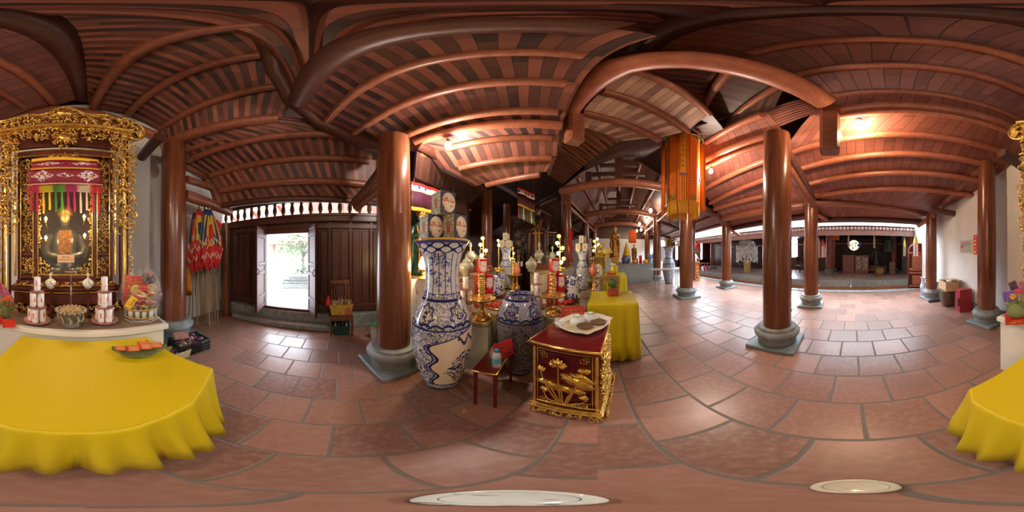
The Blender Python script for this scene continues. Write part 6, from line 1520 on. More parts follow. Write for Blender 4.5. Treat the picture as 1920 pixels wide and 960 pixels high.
for px, d, h, lb in ((1219, 9.6, .55, 'blue glass offering stand on the right end of platform'), (1226, 11.6, .75, 'pale blue porcelain tower at the right end of platform')):
    t = thing('blue_ornament', lb, 'ornament', onc(px, d, 1.06) if px < 1222 else onc(px, d, 0), 0); 
    z0 = 0 if px < 1222 else 1.0
    q = MB(); q.lathe([(0,z0),(.16,z0),(.14,z0+h*.2),(.08,z0+h*.35),(.15,z0+h*.55),(.13,z0+h*.8),(.05,z0+h),(0,z0+h)], 18); q.build('body', plain(lb[:9], (.20,.32,.45), .2, 0, .3, 9), t); q = MB(); q.lathe([(.2,0),(.2,z0 if z0 else .02),(0,z0 if z0 else .02)], 16); q.build('foot', plain('blue foot', (.25,.30,.36), .4), t)
t = thing('gilt_house_shrine', 'small gilded house shrine on a grey plinth at the end of third counter', 'shrine', onc(1135, 8.1, .78), facing(1135)+.3)
q = MB(); q.box((0,0,.30), (.5,.42,.60), bev=.01); q.build('grey_plinth', GRYW, t); q = MB(); q.box((0,0,.74), (.42,.34,.28), bev=.01); q.build('house', GOLD, t); q = MB(); q.prism([(-.32,.86),(.32,.86),(.18,1.08),(-.18,1.08)], -.26, .26); q.build('roof', GOLD2, t)
for sx in (-1, 1): q = MB(); q.box((sx*.19,-.18,.74), (.05,.04,.30)); q.build('pillar', DARKRED, t)
t = thing('blue_white_carton', 'blue and white carton stack on the near end of third counter', 'carton', onc(1121, 5.75, .78), facing(1121)+.3)
q = MB(); q.box((0,0,.11), (.28,.2,.22), bev=.01); q.build('lower_box', bw_mat('printed carton', 10, (.66,.70,.72), (.08,.16,.40), .55), t); q = MB(); q.box((.02,0,.30), (.2,.15,.16), bev=.01); q.build('upper_box', plain('white card', (.7,.7,.68), .5), t)

# ---- smaller offerings crowding the steps and counters
cup0 = None
for i, (px, d, z, lb) in enumerate(((966, 4.05, C1Z, 'left red and white drink can on the first counter end beside the small bulbs'), (972, 4.1, C1Z, 'middle red and white drink can at the first counter end'), (978, 4.15, C1Z, 'right red and white drink can at the first counter end'))):
    p = onc(px, 4.6, T2Z); c = dup(can0, p, .5*i, lb, 'cans before the dark recess', scale=1.0)
RWC = plain('red white card', (.55,.08,.07), .4, 0, .5, 30)
for px, d, z, s, m, lb, nm, cat in ((1059, 3.0, C1Z, (.10,.07,.22), RWC, 'small red and white carton behind the large blue pot', 'drink_carton', 'carton'), (1064, 3.15, C1Z, (.08,.07,.26), plain('cream card', (.6,.55,.42), .5, 0, .2, 20), 'cream carton between the blue pot and deep blue vase', 'drink_carton', 'carton'),
      (921, 3.15, C1Z, (.10,.08,.30), RWC, 'red and white carton behind the blue pot of the first counter', 'drink_carton', 'carton'), (1081, 2.95, C1Z, (.09,.07,.30), plain('grey tin', (.35,.35,.36), .3, .5), 'grey tin box right of the large blue pot', 'tin_box', 'box')):
    t = thing(nm, lb, cat, onc(px, d, z), facing(px)+.3); q = MB(); q.box((0,0,s[2]/2), s, bev=.006); q.build('carton_body', m, t); q = MB(); q.box((0,-s[1]/2-.001,s[2]*.55), (s[0]*.7,.002,s[2]*.4)); q.build('label', WHITE_P, t)
t = thing('golden_bouquet', 'large golden lotus bouquet with leaves among the bulbs of the third counter', 'flower arrangement', onc(1122, 6.2, .78), 0)
rng = random.Random(12); q = MB(); q.lathe([(0,0),(.10,0),(.12,.15),(.06,.3),(.09,.42),(.07,.42),(0,.3)], 18); q.build('vase', GOLD, t)
YG = plain('yellow gold petals', (.75,.52,.06), .35, .2, .3, 10)
for k in range(14):
    a = rng.uniform(0, 6.3); r = rng.uniform(.05,.32); z = rng.uniform(.55, 1.25); q = MB(); q.tube([(0,0,.4),(r*.4*math.cos(a),r*.4*math.sin(a),z*.7),(r*math.cos(a),r*math.sin(a),z)], .008, 5); q.build('stem', plain('gilt stem %d' % k, (.20,.16,.04), .5), t)
    q = MB()
    for j in range(6): b = j*1.05; q.tube([(r*math.cos(a),r*math.sin(a),z),(r*math.cos(a)+.05*math.cos(b),r*math.sin(a)+.05*math.sin(b),z+.03),(r*math.cos(a)+.06*math.cos(b),r*math.sin(a)+.06*math.sin(b),z+.09)], [.012,.03,.004], 5, flat=.4)
    q.build('lotus', YG, t)
t = thing('celadon_dome', 'pale dome shaped porcelain ornament on the third counter', 'ornament', onc(1118, 5.62, .78), 0); q = MB(); q.lathe([(0,0),(.11,0),(.12,.03),(.09,.12),(.11,.22),(.07,.34),(.02,.42),(0,.44)], 20); q.build('body', plain('pale green cream', (.55,.52,.38), .2), t); q = MB(); q.lathe([(.13,0),(.14,.02),(.12,.03)], 20); q.build('rim', GOLD, t)
t = thing('peacock_statue', 'dark green crested bird figure with golden wings above the bulb lamp', 'statue', onc(783, 2.75, T2Z), facing(783)+.4)
q = MB(); q.lathe([(0,0),(.20,0),(.20,.05),(.12,.08),(.10,.55),(.13,.60),(0,.62)], 18); q.build('stand', GOLD, t)
q = MB(); q.tube([(0,.12,.70),(0,.0,.78),(0,-.08,.95),(0,-.06,1.15),(0,-.10,1.28),(0,-.17,1.30)], [.05,.15,.12,.07,.06,.02], 14); q.tube([(0,.1,.75),(.02,.25,.9),(.05,.3,1.3),(-.05,.25,1.55)], [.09,.14,.12,.03], 10); q.build('bird_body', plain('peacock green', (.012,.05,.035), .3, 0, .6, 14), t)
for sx in (-1, 1):
    q = MB()
    for k in range(7): q.tube([(sx*.10,.0,.85+.03*k),(sx*(.22+.02*k),.06,.85+.06*k),(sx*(.26+.01*k),.10,.72+.09*k)], [.03,.035,.01], 6, flat=.4)
    q.build('wing', plain('gilt feathers %d' % sx, (.45,.24,.03), .35, .3, .5, 30), t)
# ================================================================ HANGING ORANGE LANTERN
OR1 = cloth_mat('orange silk', (.82,.17,.008), .6, .1); OR2 = cloth_mat('amber silk', (.80,.30,.015), .6, .1)
LP = far(1281, 480, 3.25); zt = CAM_Z+3.25*math.tan(el(262)); zb = CAM_Z+3.25*math.tan(el(408)); H = zt-zb
t = thing('banner_lantern', 'large orange silk hanging lantern of inscribed panels with golden fringe', 'lantern', (LP.x, LP.y, zb), facing(1281))
q = MB(); q.lathe([(.30,.26*H*.3),(.31,.5*H),(.31,.97*H),(.22,1.03*H),(.0,1.05*H)], 10, smooth=False); q.build('silk_drum', OR1, t)
rng = random.Random(77)
def glyphs(q, x, z, s, y, n=1):
    for _ in range(4): q.box((x+rng.uniform(-.3,.3)*s, y, z+rng.uniform(-.4,.4)*s), (s*rng.uniform(.4,.9), .003, s*.12)); 
    for _ in range(2): q.box((x+rng.uniform(-.3,.3)*s, y, z), (s*.12, .003, s*rng.uniform(.5,.9)))
INKR = plain('brown red ink', (.28,.03,.01), .6); GRN = plain('green silk', (.05,.20,.03), .6); LIL = plain('lilac lotus', (.32,.12,.25), .6)
for k in range(10):
    a = 2*PI*k/10+.0; Mz = Matrix.Rotation(a, 4, 'Z')
    st = k % 2 == 0
    q = MB()
    if st: q.box((0,-.325,.69*H), (.105,.006,.54*H), M=Mz)
    else: q.box((0,-.318,.55*H), (.15,.006,.78*H), M=Mz)
    o = q.build('inscribed_panel', OR2 if st else OR1, t)
    q2 = MB(); q3 = MB()
    if st:
        for i in range(7): glyphs(q3, 0, H*(.91-.068*i), .042, -.330)
    else:
        for cx_ in (-.045, -.015, .015, .045)[::1]:
            for i in range(17): glyphs(q3, cx_, H*(.86-.034*i), .020, -.323)
    q2.add(q3.v, q3.f, False, Mz); q2.build('writing', INKR, t)
    if st:
        q = MB(); q.box((0,-.33,.965*H), (.15,.012,.03*H), M=Mz, bev=.004); q.build('green_cap', GRN, t)
        q = MB()
        for i in range(5): q.ball((-.05+.025*i, -.333, .415*H-.01*abs(i-2)), (.02,.012,.028), 8, 6, M=Mz)
        q.build('lotus_motif', LIL, t)
        q = MB(); 
        for x in (-.04,0,.04): q.box((x,-.325,.27*H), (.022,.005,.27*H), M=Mz)
        q.build('streamer', OR2, t)
    else:
        q = MB(); q.box((0,-.325,.175*H), (.14,.005,.05*H), M=Mz); q.build('motif_band', bw_mat('motif band', 40, (.5,.3,.05), (.06,.12,.05), .5), t)
    q = MB()
    for i in range(8): q.tube([(-.075+.021*i,-.31,.14*H),(-.073+.021*i,-.312,.07*H),(-.075+.021*i,-.31,.0+.02*rng.random())], [.008,.012,.007], 5, M=Mz)
    q.build('fringe', plain('golden fringe %d' % k, (.72,.36,.012), .6, 0, .2, 50), t)
for x, y, z0, z1 in ((-.40,-.05,.03,.90),(-.37,-.16,.1,.93),(.40,-.10,.06,.90),(.36,.05,.08,.92),(-.2,.36,.1,.9),(.2,.36,.1,.9)):
    q = MB(); q.grid([[(x-.035,y,z),(x,y-.012,z),(x+.035,y,z)] for z in (z0*H,(z0+z1)*.5*H,z1*H)]); q.build('side_streamer', OR1, t, solid=.005)
q = MB(); q.tube([(.40*math.cos(k*PI/12), .36*math.sin(k*PI/12), .955*H) for k in range(24)], .010, 5, closed=True)
for sx in (-1, 1): q.tube([(sx*.10,-.2,1.03*H),(sx*.16,-.22,1.09*H),(sx*.13,-.22,1.11*H)], [.012,.010,.016], 6)
q.tube([(0,0,1.05*H),(0,0,1.05*H+.55)], .008, 6); q.build('gilt_hanger', GOLD, t)

# ================================================================ BOARDS ON THE COLUMNS
for cn, px, d, za, zb, lb in (('c2', 1476, 2.84, .46, 3.35, 'narrow dark couplet board fixed on the far side of the large middle column'), ('c3', 1301, 6.1, .62, 2.9, 'narrow dark couplet board fixed on the column under the orange lantern')):
    p = onc(px, d, za); t = thing('couplet_board', lb, 'board', p, facing(px)+.95); h = zb-za
    q = MB(); q.grid([[(x, .05*(x/.14)**2, z) for x in (-.14,-.07,0,.07,.14)] for z in (.06, h-.06)], True); q.build('board', M_['darkbeam'], t, solid=.03)
    q = MB(); 
    for z in (.03, h-.03): q.box((0,.02,z), (.30,.06,.08), bev=.02)
    for k in range(5): q.ball((-.12+.06*k, .01, .0), (.03,.02,.03), 8, 6)
    q.build('carved_end', M_['panel'], t)

# ================================================================ RIGHT SIDE BY THE WHITE WALL
def onwall(px, py, y=WY+.012):
    a = az(px); d = y/math.cos(a); return far(px, py, d)
a = onwall(1800, 475); b = onwall(1823, 449); cpos = (a+b)/2
t = thing('notice_poster', 'pale notice poster with small coloured pictures on the white wall', 'poster', (cpos.x, WY+.004, cpos.z), PI)
W_, H_ = abs(a.x-b.x), abs(b.z-a.z)
q = MB(); q.box((0,0,0), (W_,.006,H_)); q.build('sheet', plain('pale green paper', (.50,.47,.36), .5, 0, .06), t)
q = MB(); q.box((-.0,-.004,H_*.30), (W_*.66,.002,H_*.05)); 
q.box((-W_*.32,-.004,-.0), (W_*.2,.002,H_*.2)); q.build('red_print', plain('red print', (.45,.06,.06), .5), t)
q = MB()
for k in range(9): q.box((-W_*.38+W_*.095*k,-.004,H_*.17), (W_*.06,.002,H_*.08))
q.build('blue_print', plain('blue print', (.15,.14,.28), .5), t)
q = MB()
for x, z, c in ((-.1,.0,0),(.06,.03,0),(.2,-.05,0),(.32,.0,0)): q.box((W_*x,-.004,H_*z), (W_*.09,.002,H_*.13))
q.build('photo_print', plain('ochre print', (.42,.28,.10), .5, 0, .5, 60), t)
q = MB()
for r in range(3):
    for k in range(12): q.box((-W_*.40+W_*.07*k,-.004,-H_*(.2+.07*r)), (W_*rng.uniform(.03,.06),.002,H_*.025))
q.build('small_print', plain('grey print', (.2,.2,.18), .6), t)
a = onwall(1826, 477); b = onwall(1831, 440); t = thing('red_scroll', 'narrow red paper scroll on the white wall beside the notice poster', 'scroll', ((a.x+b.x)/2, WY+.006, (a.z+b.z)/2), PI); hh = b.z-a.z
q = MB(); q.box((0,0,0), (.15,.006,hh)); q.build('paper', plain('vivid red paper', (.75,.045,.02), .5, 0, .1), t)
q = MB()
for k in range(5): glyphs(q, 0, hh*(.38-.19*k), .07, -.005)
q.build('gold_writing', GOLD2, t)
# arched red door leaf at the court end of the wall
dp = far(1722, 480, 7.35); dp.z = .02; w_ = .90; Hd = 2.05
t = thing('door_3', 'arched red wooden door leaf standing open beyond the slim column', 'door', dp, facing(1722), None, 'structure')
arch = [(-w_/2,0),(w_/2,0)]+[(w_/2*math.cos(PI*k/14), Hd-.38+.38*math.sin(PI*k/14)) for k in range(15)]
q = MB(); q.prism(arch, 0, .05); q.build('leaf', M_['doorwood'], t)
q = MB(); 
q.tube([(x, -.01, z) for x, z in arch], .035, 6, closed=True)
for z in (.12, .72, .86, 1.62): q.box((0,-.012,z), (w_-.06,.035,.09), bev=.01)
q.box((0,-.008,.4), (w_*.62,.02,.42), bev=.01); q.box((0,-.008,1.23), (w_*.62,.02,.62), bev=.01); q.build('leaf_frame', M_['redbeam'], t)
q = MB(); q.tube([(-w_*.42,-.03,.92),(-w_*.42,-.07,.92),(-w_*.30,-.07,.92)], .012, 6); q.build('door_handle', BRASS, t)
# carton on a glazed jar, red box, bowls, vases
JB = plain('brown glazed jar', (.10,.055,.04), .3, 0, .3, 10)
jp = at(1778, 572, 0); t = thing('glazed_jar', 'large dark brown glazed jar under the open carton by white wall', 'jar', jp); q = MB(); q.lathe([(0,0),(.19,0),(.21,.05),(.255,.25),(.27,.40),(.25,.46),(.26,.49),(.24,.50),(.22,.44),(0,.4)], 32); q.build('jar_body', JB, t)
q = MB()
for k in range(12): a = -2.2+k*.12; q.tube([(.258*math.cos(a),.258*math.sin(a),.2+.02*(k % 3)),(.27*math.cos(a),.27*math.sin(a),.34)], .006, 4)
q.build('relief', plain('pale relief', (.25,.17,.12), .5), t)
CARD = plain('brown cardboard', (.50,.33,.19), .7, 0, .12, 4)
t = thing('open_carton', 'open brown cardboard carton of odds and ends on the glazed jar', 'carton', jp+Vector((0,.0,.505)), PI-.22)
q = MB(); bx, by, bh = .66, .38, .26
for x, y, sx, sy in ((0,-by/2,bx,.012),(0,by/2,bx,.012),(-bx/2,0,.012,by),(bx/2,0,.012,by)): q.box((x,y,bh/2), (sx,sy,bh))
q.box((0,0,.006), (bx,by,.012)); q.build('carton_body', CARD, t)
q = MB(); q.box((0,by/2+.05,bh+.03), (bx,.14,.008), M=Matrix.Translation((0,0,0))); q.box((-bx/2-.04,0,bh-.02), (.10,by,.008)); q.build('flap', CARD, t)
q = MB(); q.box((-bx*.25,-by/2-.008,.13), (.16,.003,.07)); q.build('red_print', plain('faded red print', (.45,.20,.12), .7), t)
for k in range(9): q = MB(); q.box((rng.uniform(-.26,.26), rng.uniform(-.13,.13), bh+.0+rng.random()*.02), (.16,.10,.05), rz=rng.uniform(0,3), bev=.01); q.build('odd_piece', plain('odds %d' % k, rng.choice([(.6,.5,.35),(.4,.2,.1),(.7,.68,.6),(.25,.14,.08),(.6,.45,.1)]), .5), t)
rp = far(1808, 480, 4.30); rp.z = 0; t = thing('red_chest', 'tall red box standing against the white wall right of the jar', 'box', rp, facing(1808)+.5); q = MB(); q.box((0,.05,.31), (.36,.30,.62), bev=.01); q.build('chest_body', plain('crimson card', (.30,.015,.03), .45, 0, .15, 5), t); q = MB(); q.box((-.22,-.10,.30), (.05,.05,.22), bev=.01); q.build('dark_handle', M_['shell'], t)
for px, py, s, lb in ((1800, 574, 1.0, 'stack of shallow blue rimmed white bowls on the floor by the jar'), (1820, 580, .7, 'small blue and white bowl on the floor behind the stone base')):
    p = at(px, py, 0); t = thing('bowl_stack', lb, 'bowls', p); t.scale = (s,)*3
    for k in range(3 if s == 1 else 1): q = MB(); q.lathe([(.06,.0+.045*k),(.10,.015+.045*k),(.16,.06+.045*k),(.165,.065+.045*k),(.155,.065+.045*k),(.09,.03+.045*k),(0,.025+.045*k)], 28); q.build('bowl', bw_mat('blue rim bowl %d' % k, 14, (.62,.66,.66), (.08,.14,.30), .55), t)
for px, d, s, lb in ((1731, 6.15, .42, 'small blue and white vase left behind the slim column by the door'), (1759, 5.7, .36, 'small pale blue vase right behind the slim column')):
    vase(lb, onc(px, d, 0), 0, s, bw_mat('pale blue vase', 10, (.66,.72,.78), (.12,.20,.45), .5), None, 'floor_vase')
p = at(1753, 566, 0); q = MB(); q.box((0,0,.025), (.44,.07,.05), rz=facing(1753)+.4, bev=.01); tag(q.build('black_bar', plain('black metal', (.02,.02,.022), .4), None, p), 'short black metal bar on the tiles before the slim column', 'bar')

# ================================================================ MIDDLE DISTANCE ON THE RIGHT
STEEL = plain('brushed steel', (.45,.45,.44), .3, .8)
p = onc(1249, 7.5, 0); t = thing('steel_table', 'folding steel table with grey top beside the end platform', 'table', p, facing(1249)+.35)
q = MB(); q.box((0,0,.90), (1.55,.75,.035), bev=.008); q.build('table_top', plain('grey laminate', (.46,.45,.42), .25, 0, .08, 4), t)
for x in (-.62, -.45, .45, .62):
    for y in (-.3, .3): q = MB(); q.tube([(x*.9,y,.885),(x,y,0)], .016, 6); q.build('leg', STEEL, t)
q = MB()
for x in (-.6, .6): q.tube([(x,-.3,.25),(x,.3,.25)], .012, 6)
q.build('stretcher', STEEL, t)
vase('large dark blue floor vase behind the folding steel table', onc(1254, 8.9, 0), 0, 1.22, vase_mat('dark blue floor vase', 1.22, .5, False), None, 'floor_vase')
t = thing('golden_plant', 'golden leaf arrangement standing in the dark blue floor vase', 'flower arrangement', onc(1254, 8.9, 1.22*1.62)); q = MB()
for k in range(40): a = rng.uniform(0, 2*PI); r = rng.uniform(.05,.38); z = rng.uniform(.05,.55); q.tube([(0,0,-.1),(r*.5*math.cos(a),r*.5*math.sin(a),z),(r*math.cos(a),r*math.sin(a),z-.12)], [.01,.05,.01], 4, flat=.3)
q.build('gold_leaf', plain('gold leaves', (.48,.30,.05), .4, .3, .3, 8), t)
t = thing('white_drum', 'bright white round drum behind the distant column', 'drum', onc(1243, 10.8, 0), facing(1243)); q = MB(); q.lathe([(0,0),(.46,.0),(.5,.03),(.5,.2),(.46,.23),(0,.23)], 30, M=Matrix.Translation((0,.1,1.65)) @ Matrix.Rotation(PI/2, 4, 'X')); q.build('drum_skin', plain('white skin', (.80,.82,.82), .5), t); q = MB(); q.box((-.3,0,.6), (.07,.07,1.2)); q.box((.3,0,.6), (.07,.07,1.2)); q.build('drum_stand', DARKRED, t)
t = thing('donation_box', 'red and gold carved donation box beyond the steel table', 'box', onc(1303, 10.2, 0), facing(1303)); q = MB(); q.box((0,0,.56), (.52,.45,1.06), bev=.02); q.build('box_body', plain('orange red lacquer', (.52,.10,.03), .35), t); q = MB(); q.box((0,0,.06), (.6,.52,.12), bev=.02); q.box((0,0,1.10), (.6,.52,.06), bev=.02); q.build('gold_edge', GOLD2, t); q = MB(); curls(q, None, -.2, .2, .2, .95, .07, rng, -.23, .03); q.build('gold_relief', GOLD2, t)
t = thing('flower_sphere', 'white round flower ornament on the donation box', 'ornament', onc(1303, 10.2, 1.135), facing(1303)); q = MB(); q.lathe([(0,0),(.15,0),(.2,.1),(.16,.3),(.1,.45),(0,.5)], 16); q.build('body', plain('white blossom', (.7,.66,.6), .6, 0, .3, 14), t); q = MB(); q.ball((.18,-.1,.14), (.12,.08,.12), 12, 8); q.build('dark_disc', M_['shell'], t)
# ---- pot of white paper flowers
p = onc(1401, 12.1, FH); t = thing('flower_stand', 'tall cream pot overflowing with hanging white paper flowers in the far hall', 'flower stand', p)
q = MB(); q.lathe([(0,0),(.22,0),(.24,.04),(.30,.9),(.34,1.05),(.31,1.06),(.27,.9),(0,.85)], 28); q.build('pot', plain('cream yellow glaze', (.56,.43,.16), .35, 0, .12, 4), t)
q = MB()
for k in range(1300):
    a = rng.uniform(0, 2*PI); u = rng.random(); r = .25+.75*rng.random()**.6; z = 2.15-1.5*r*u*.8-(.25 if r > .7 else 0)+.25*(1-r); z = max(.55 if r > .5 else 1.05, z)
    c = Vector((r*.95*math.cos(a), r*.7*math.sin(a), z)); s = rng.uniform(.035,.06); q.ball(c, (s, s, s*1.8), 5, 4)
o = q.build('paper_flower', plain('white paper petals', (.90,.88,.86), .7, 0, .15, 5), t); o['kind'] = 'stuff'
q = MB()
for k in range(60): a = rng.uniform(0, 2*PI); r = rng.uniform(.2,.5); q.tube([(r*math.cos(a),r*math.sin(a)*.7,1.1),(r*1.2*math.cos(a),r*.8*math.sin(a),1.0+.3*rng.random()),(r*1.5*math.cos(a),r*math.sin(a),.9)], [.01,.04,.005], 4, flat=.2)
q.build('leaf', plain('dark leaves', (.05,.10,.04), .5), t)
# ---- streamers and tassels under the far eaves
def streamer(label, px, py0, py1, d, r, cols, name='rainbow_streamer'):
    z1 = CAM_Z+d*math.tan(el(py0)); z0 = CAM_Z+d*math.tan(el(py1)); h = z1-z0; t = thing(name, label, 'streamer', onc(px, d, z0), facing(px))
    q = MB(); q.lathe([(r,.55*h),(r*1.05,.62*h),(r*.8,.8*h),(.01,1.0*h)], 12); q.build('silk_cap', plain('cap '+label[:8], cols[0], .6), t)
    n = len(cols)*2
    for k in range(n): a = 2*PI*k/n; q = MB(); q.box((r*math.cos(a), r*math.sin(a), .29*h+.02*h*(k % 3)), (r*.5,.01,.58*h), rz=a+PI/2); q.build('ribbon', plain('ribbon %d %s' % (k, label[:6]), cols[k % len(cols)], .6), t)
    q = MB(); q.tube([(0,0,h),(0,0,h+.7)], .008, 5); q.build('cord', M_['shell'], t)
RB = [(.62,.62,.62),(.70,.10,.05),(.75,.50,.05),(.15,.15,.5),(.66,.60,.5),(.7,.2,.1)]
streamer('left rainbow silk streamer hanging between the two red columns', 1531, 438, 484, 8.4, .17, RB)
streamer('right rainbow silk streamer hanging beside the far red column', 1542, 447, 483, 8.7, .15, RB[1:]+RB[:1])
streamer('rainbow silk streamer hanging in front of the arched red door', 1717, 441, 481, 6.7, .10, RB[2:]+RB[:2])
streamer('slender yellow and white streamer left of the arched door', 1696, 447, 481, 7.6, .05, [(.7,.6,.1),(.7,.68,.6),(.7,.66,.5)], 'slender_streamer')
def knot(label, px, py0, py1, d, c):
    z1 = CAM_Z+d*math.tan(el(py0)); z0 = CAM_Z+d*math.tan(el(py1)); h = z1-z0; t = thing('knot_tassel', label, 'tassel', onc(px, d, z0), facing(px))
    q = MB()
    for sx in (-1, 1): q.tube([(sx*.09+.09*math.cos(k*.5), 0, h*.85+.09*math.sin(k*.5)) for k in range(13)], .028, 6)
    q.build('knot', plain('knot gold '+label[:5], (.50,.24,.12), .5), t); q = MB(); q.tube([(0,0,h*.8),(0,0,h*.4),(.01,0,0)], [.03,.05,.06], 8); q.build('tassel_threads', plain('pale thread '+label[:5], c, .6), t); q = MB(); q.tube([(0,0,h),(0,0,h+.8)], .008, 5); q.build('cord', M_['shell'], t)
knot('knotted tassel hanging left of the round bright sign', 1591, 433, 463, 9.0, (.55,.50,.38))
knot('knotted tassel hanging before the dark statue of the far hall', 1639, 433, 465, 9.0, (.70,.52,.32))
knot('knotted gold ornament under the eave left of the near red column', 1478, 438, 470, 9.2, (.5,.4,.25))
hanging_cloth('short orange banner hanging beside the rear red column', 1567, 432, 10.4, .42, .62, (.80,.20,.02), 4, 'orange_banner', 'banner')
# ---- round bright sign, cabinets, bell, dark statue
p = far(1601, 460, 11.0); t = thing('mandala_sign', 'round bright yellow sign of rings above the cabinets in the far hall', 'sign', p, facing(1601))
q = MB(); q.lathe([(0,0),(.36,0),(.36,.04),(0,.04)], 36, M=Matrix.Rotation(PI/2, 4, 'X')); q.build('dark_disc', M_['shell'], t)
SG = Mat('lit yellow sign').emit((1,.95,.55), 1.3).m
q = MB()
for r, a0, a1 in ((.31,.3,2.9),(.31,3.4,6.0),(.20,1.0,4.2),(.20,4.6,6.9),(.08,0,2.6),(.08,3.1,5.8)): q.tube([(r*math.cos(a0+(a1-a0)*k/14), -.05, r*math.sin(a0+(a1-a0)*k/14)) for k in range(15)], .034, 6)
q.tube([(0,-.05,-.12),(0,-.05,.12)], .02, 6); q.build('lit_ring', SG, t)
q = MB(); q.tube([(0,.02,-.3),(0,.1,-1.02-p.z+1.5+.31-.08)], .04, 6); q.build('stand', M_['darkbeam'], t)
q = MB(); q.prism([(.30,-.25),(.48,-.1),(.48,.2),(.30,.28)], .0, .03); q.build('blue_edge', plain('blue edge', (.05,.10,.5), .4), t)
RBW = plain('rose brown cabinet', (.25,.075,.06), .4, 0, .1, 3)
t = thing('wooden_cabinet', 'plain rose brown cabinet under the round bright sign', 'cabinet', onc(1591, 11.0, FH), facing(1591)); q = MB(); q.box((0,.25,.62), (.80,.5,1.20), bev=.01); q.build('cabinet_body', RBW, t); q = MB(); q.box((0,.25,1.23), (.84,.54,.04)); q.build('top', plain('blue top', (.06,.12,.25), .4), t)
for sx in (-1, 1): q = MB(); q.box((sx*.34,.05,.02), (.08,.08,.08)); q.build('foot', RBW, t)
t = thing('glass_cabinet', 'glass fronted cabinet right of the plain rose brown cabinet', 'cabinet', onc(1616, 10.9, FH), facing(1616)); q = MB(); q.box((0,.28,.62), (.92,.46,1.22), bev=.01); q.build('cabinet_body', RBW, t)
for sx in (-1, 1):
    q = MB(); q.box((sx*.215,.035,.66), (.34,.02,.92)); q.build('glass_door', plain('glass with papers %d' % sx, (.36,.30,.24), .15, 0, .7, 9), t)
    q = MB(); q.box((sx*.215,.03,.24), (.40,.03,.06)); q.box((sx*.215,.03,1.16), (.40,.03,.06)); q.box((sx*.40,.03,.7), (.05,.03,.96)); q.box((sx*.025,.03,.7), (.04,.03,.96)); q.build('door_frame', RBW, t)
BZ = plain('bronze green bell', (.055,.075,.045), .4, .5, .3, 8)
p = far(1667, 472, 10.4); t = thing('bronze_bell', 'large greenish bronze bell hanging at the right of far hall', 'bell', p); q = MB(); q.lathe([(.34,0),(.36,.02),(.34,.10),(.31,.3),(.30,.7),(.27,.92),(.18,1.02),(.06,1.06),(0,1.06)], 34); q.build('bell_body', BZ, t)
q = MB()
for z, r in ((.12,.345),(.35,.315),(.72,.305)): q.tube([(r*math.cos(2*PI*k/30), r*math.sin(2*PI*k/30), z) for k in range(30)], .014, 5, closed=True)
for k in range(4): a = k*PI/2+.4; q.tube([(.318*math.cos(a),.318*math.sin(a),.12),(.305*math.cos(a),.305*math.sin(a),.72)], .012, 5)
q.build('raised_band', BZ, t); q = MB(); q.tube([(-.08,0,1.05),(-.06,0,1.16),(.06,0,1.16),(.08,0,1.05)], .025, 6); q.tube([(0,0,1.15),(0,0,1.5)], .02, 6); q.build('hanger', BZ, t)
figure('dark seated guardian statue in the shade of far hall', onc(1643, 11.4, FH+.55), facing(1643), 1.75, plain('blackened wood', (.015,.017,.017), .4, 0, .3, 8), plain('dull gold', (.20,.09,.04), .4), plain('dark face', (.10,.04,.03), .4), 'guardian_statue')
t = thing('dark_altar', 'low dark altar table with carved front under the guardian statue', 'table', onc(1643, 11.4, FH), facing(1643)); q = MB(); q.box((0,.1,.5), (1.5,.8,.09), bev=.01); q.build('table_top', M_['darkbeam'], t); q = MB(); q.box((0,-.1,.30), (1.3,.06,.3)); curls(q, None, -.6, .6, .18, .44, .08, rng, -.12, .03); q.build('carved_front', plain('worn gold front', (.20,.09,.03), .4, 0, .5, 9), t)
for x in (-.65, .65): q = MB(); q.box((x,.1,.23), (.1,.6,.46)); q.build('leg', M_['darkbeam'], t)
t = thing('bamboo_basket', 'round bamboo basket on the far hall floor before the guardian statue', 'basket', onc(1650, 10.3, FH)); q = MB(); q.lathe([(.0,0),(.22,0),(.27,.12),(.26,.3),(.21,.42),(.19,.42),(.22,.3),(0,.1)], 22); q.build('basket_body', plain('bamboo weave', (.45,.30,.12), .6, 0, .3, 30, .3), t); q = MB(); 
for z, r in ((.15,.275),(.3,.27)): q.tube([(r*math.cos(2*PI*k/24), r*math.sin(2*PI*k/24), z) for k in range(24)], .016, 5, closed=True)
q.build('hoop', plain('bamboo hoop', (.35,.22,.08), .6), t)
t = thing('potted_plant', 'small bright green plant beside the bamboo basket', 'plant', onc(1645, 10.7, FH)); q = MB(); q.lathe([(0,0),(.14,0),(.17,.3),(.15,.3),(0,.25)], 16); q.build('pot', plain('straw pot', (.3,.2,.08), .6), t); q = MB()
for k in range(14): a = k*.9; q.tube([(0,0,.28),(.10*math.cos(a),.1*math.sin(a),.5),(.2*math.cos(a),.2*math.sin(a),.48)], [.01,.05,.005], 4, flat=.2)
q.build('leaf', plain('lime leaves', (.25,.35,.05), .5), t)
t = thing('wooden_crate', 'brown wooden crate on end beside the right far column', 'crate', onc(1673, 10.9, FH), facing(1673)); q = MB(); q.box((0,0,.40), (.36,.32,.8), bev=.01); q.build('crate_body', plain('crate brown', (.26,.14,.09), .6, 0, .2, 6), t); q = MB(); 
for z in (.15,.4,.65): q.box((0,-.165,z), (.37,.012,.10))
q.build('slat', plain('crate slat', (.33,.19,.12), .6), t)
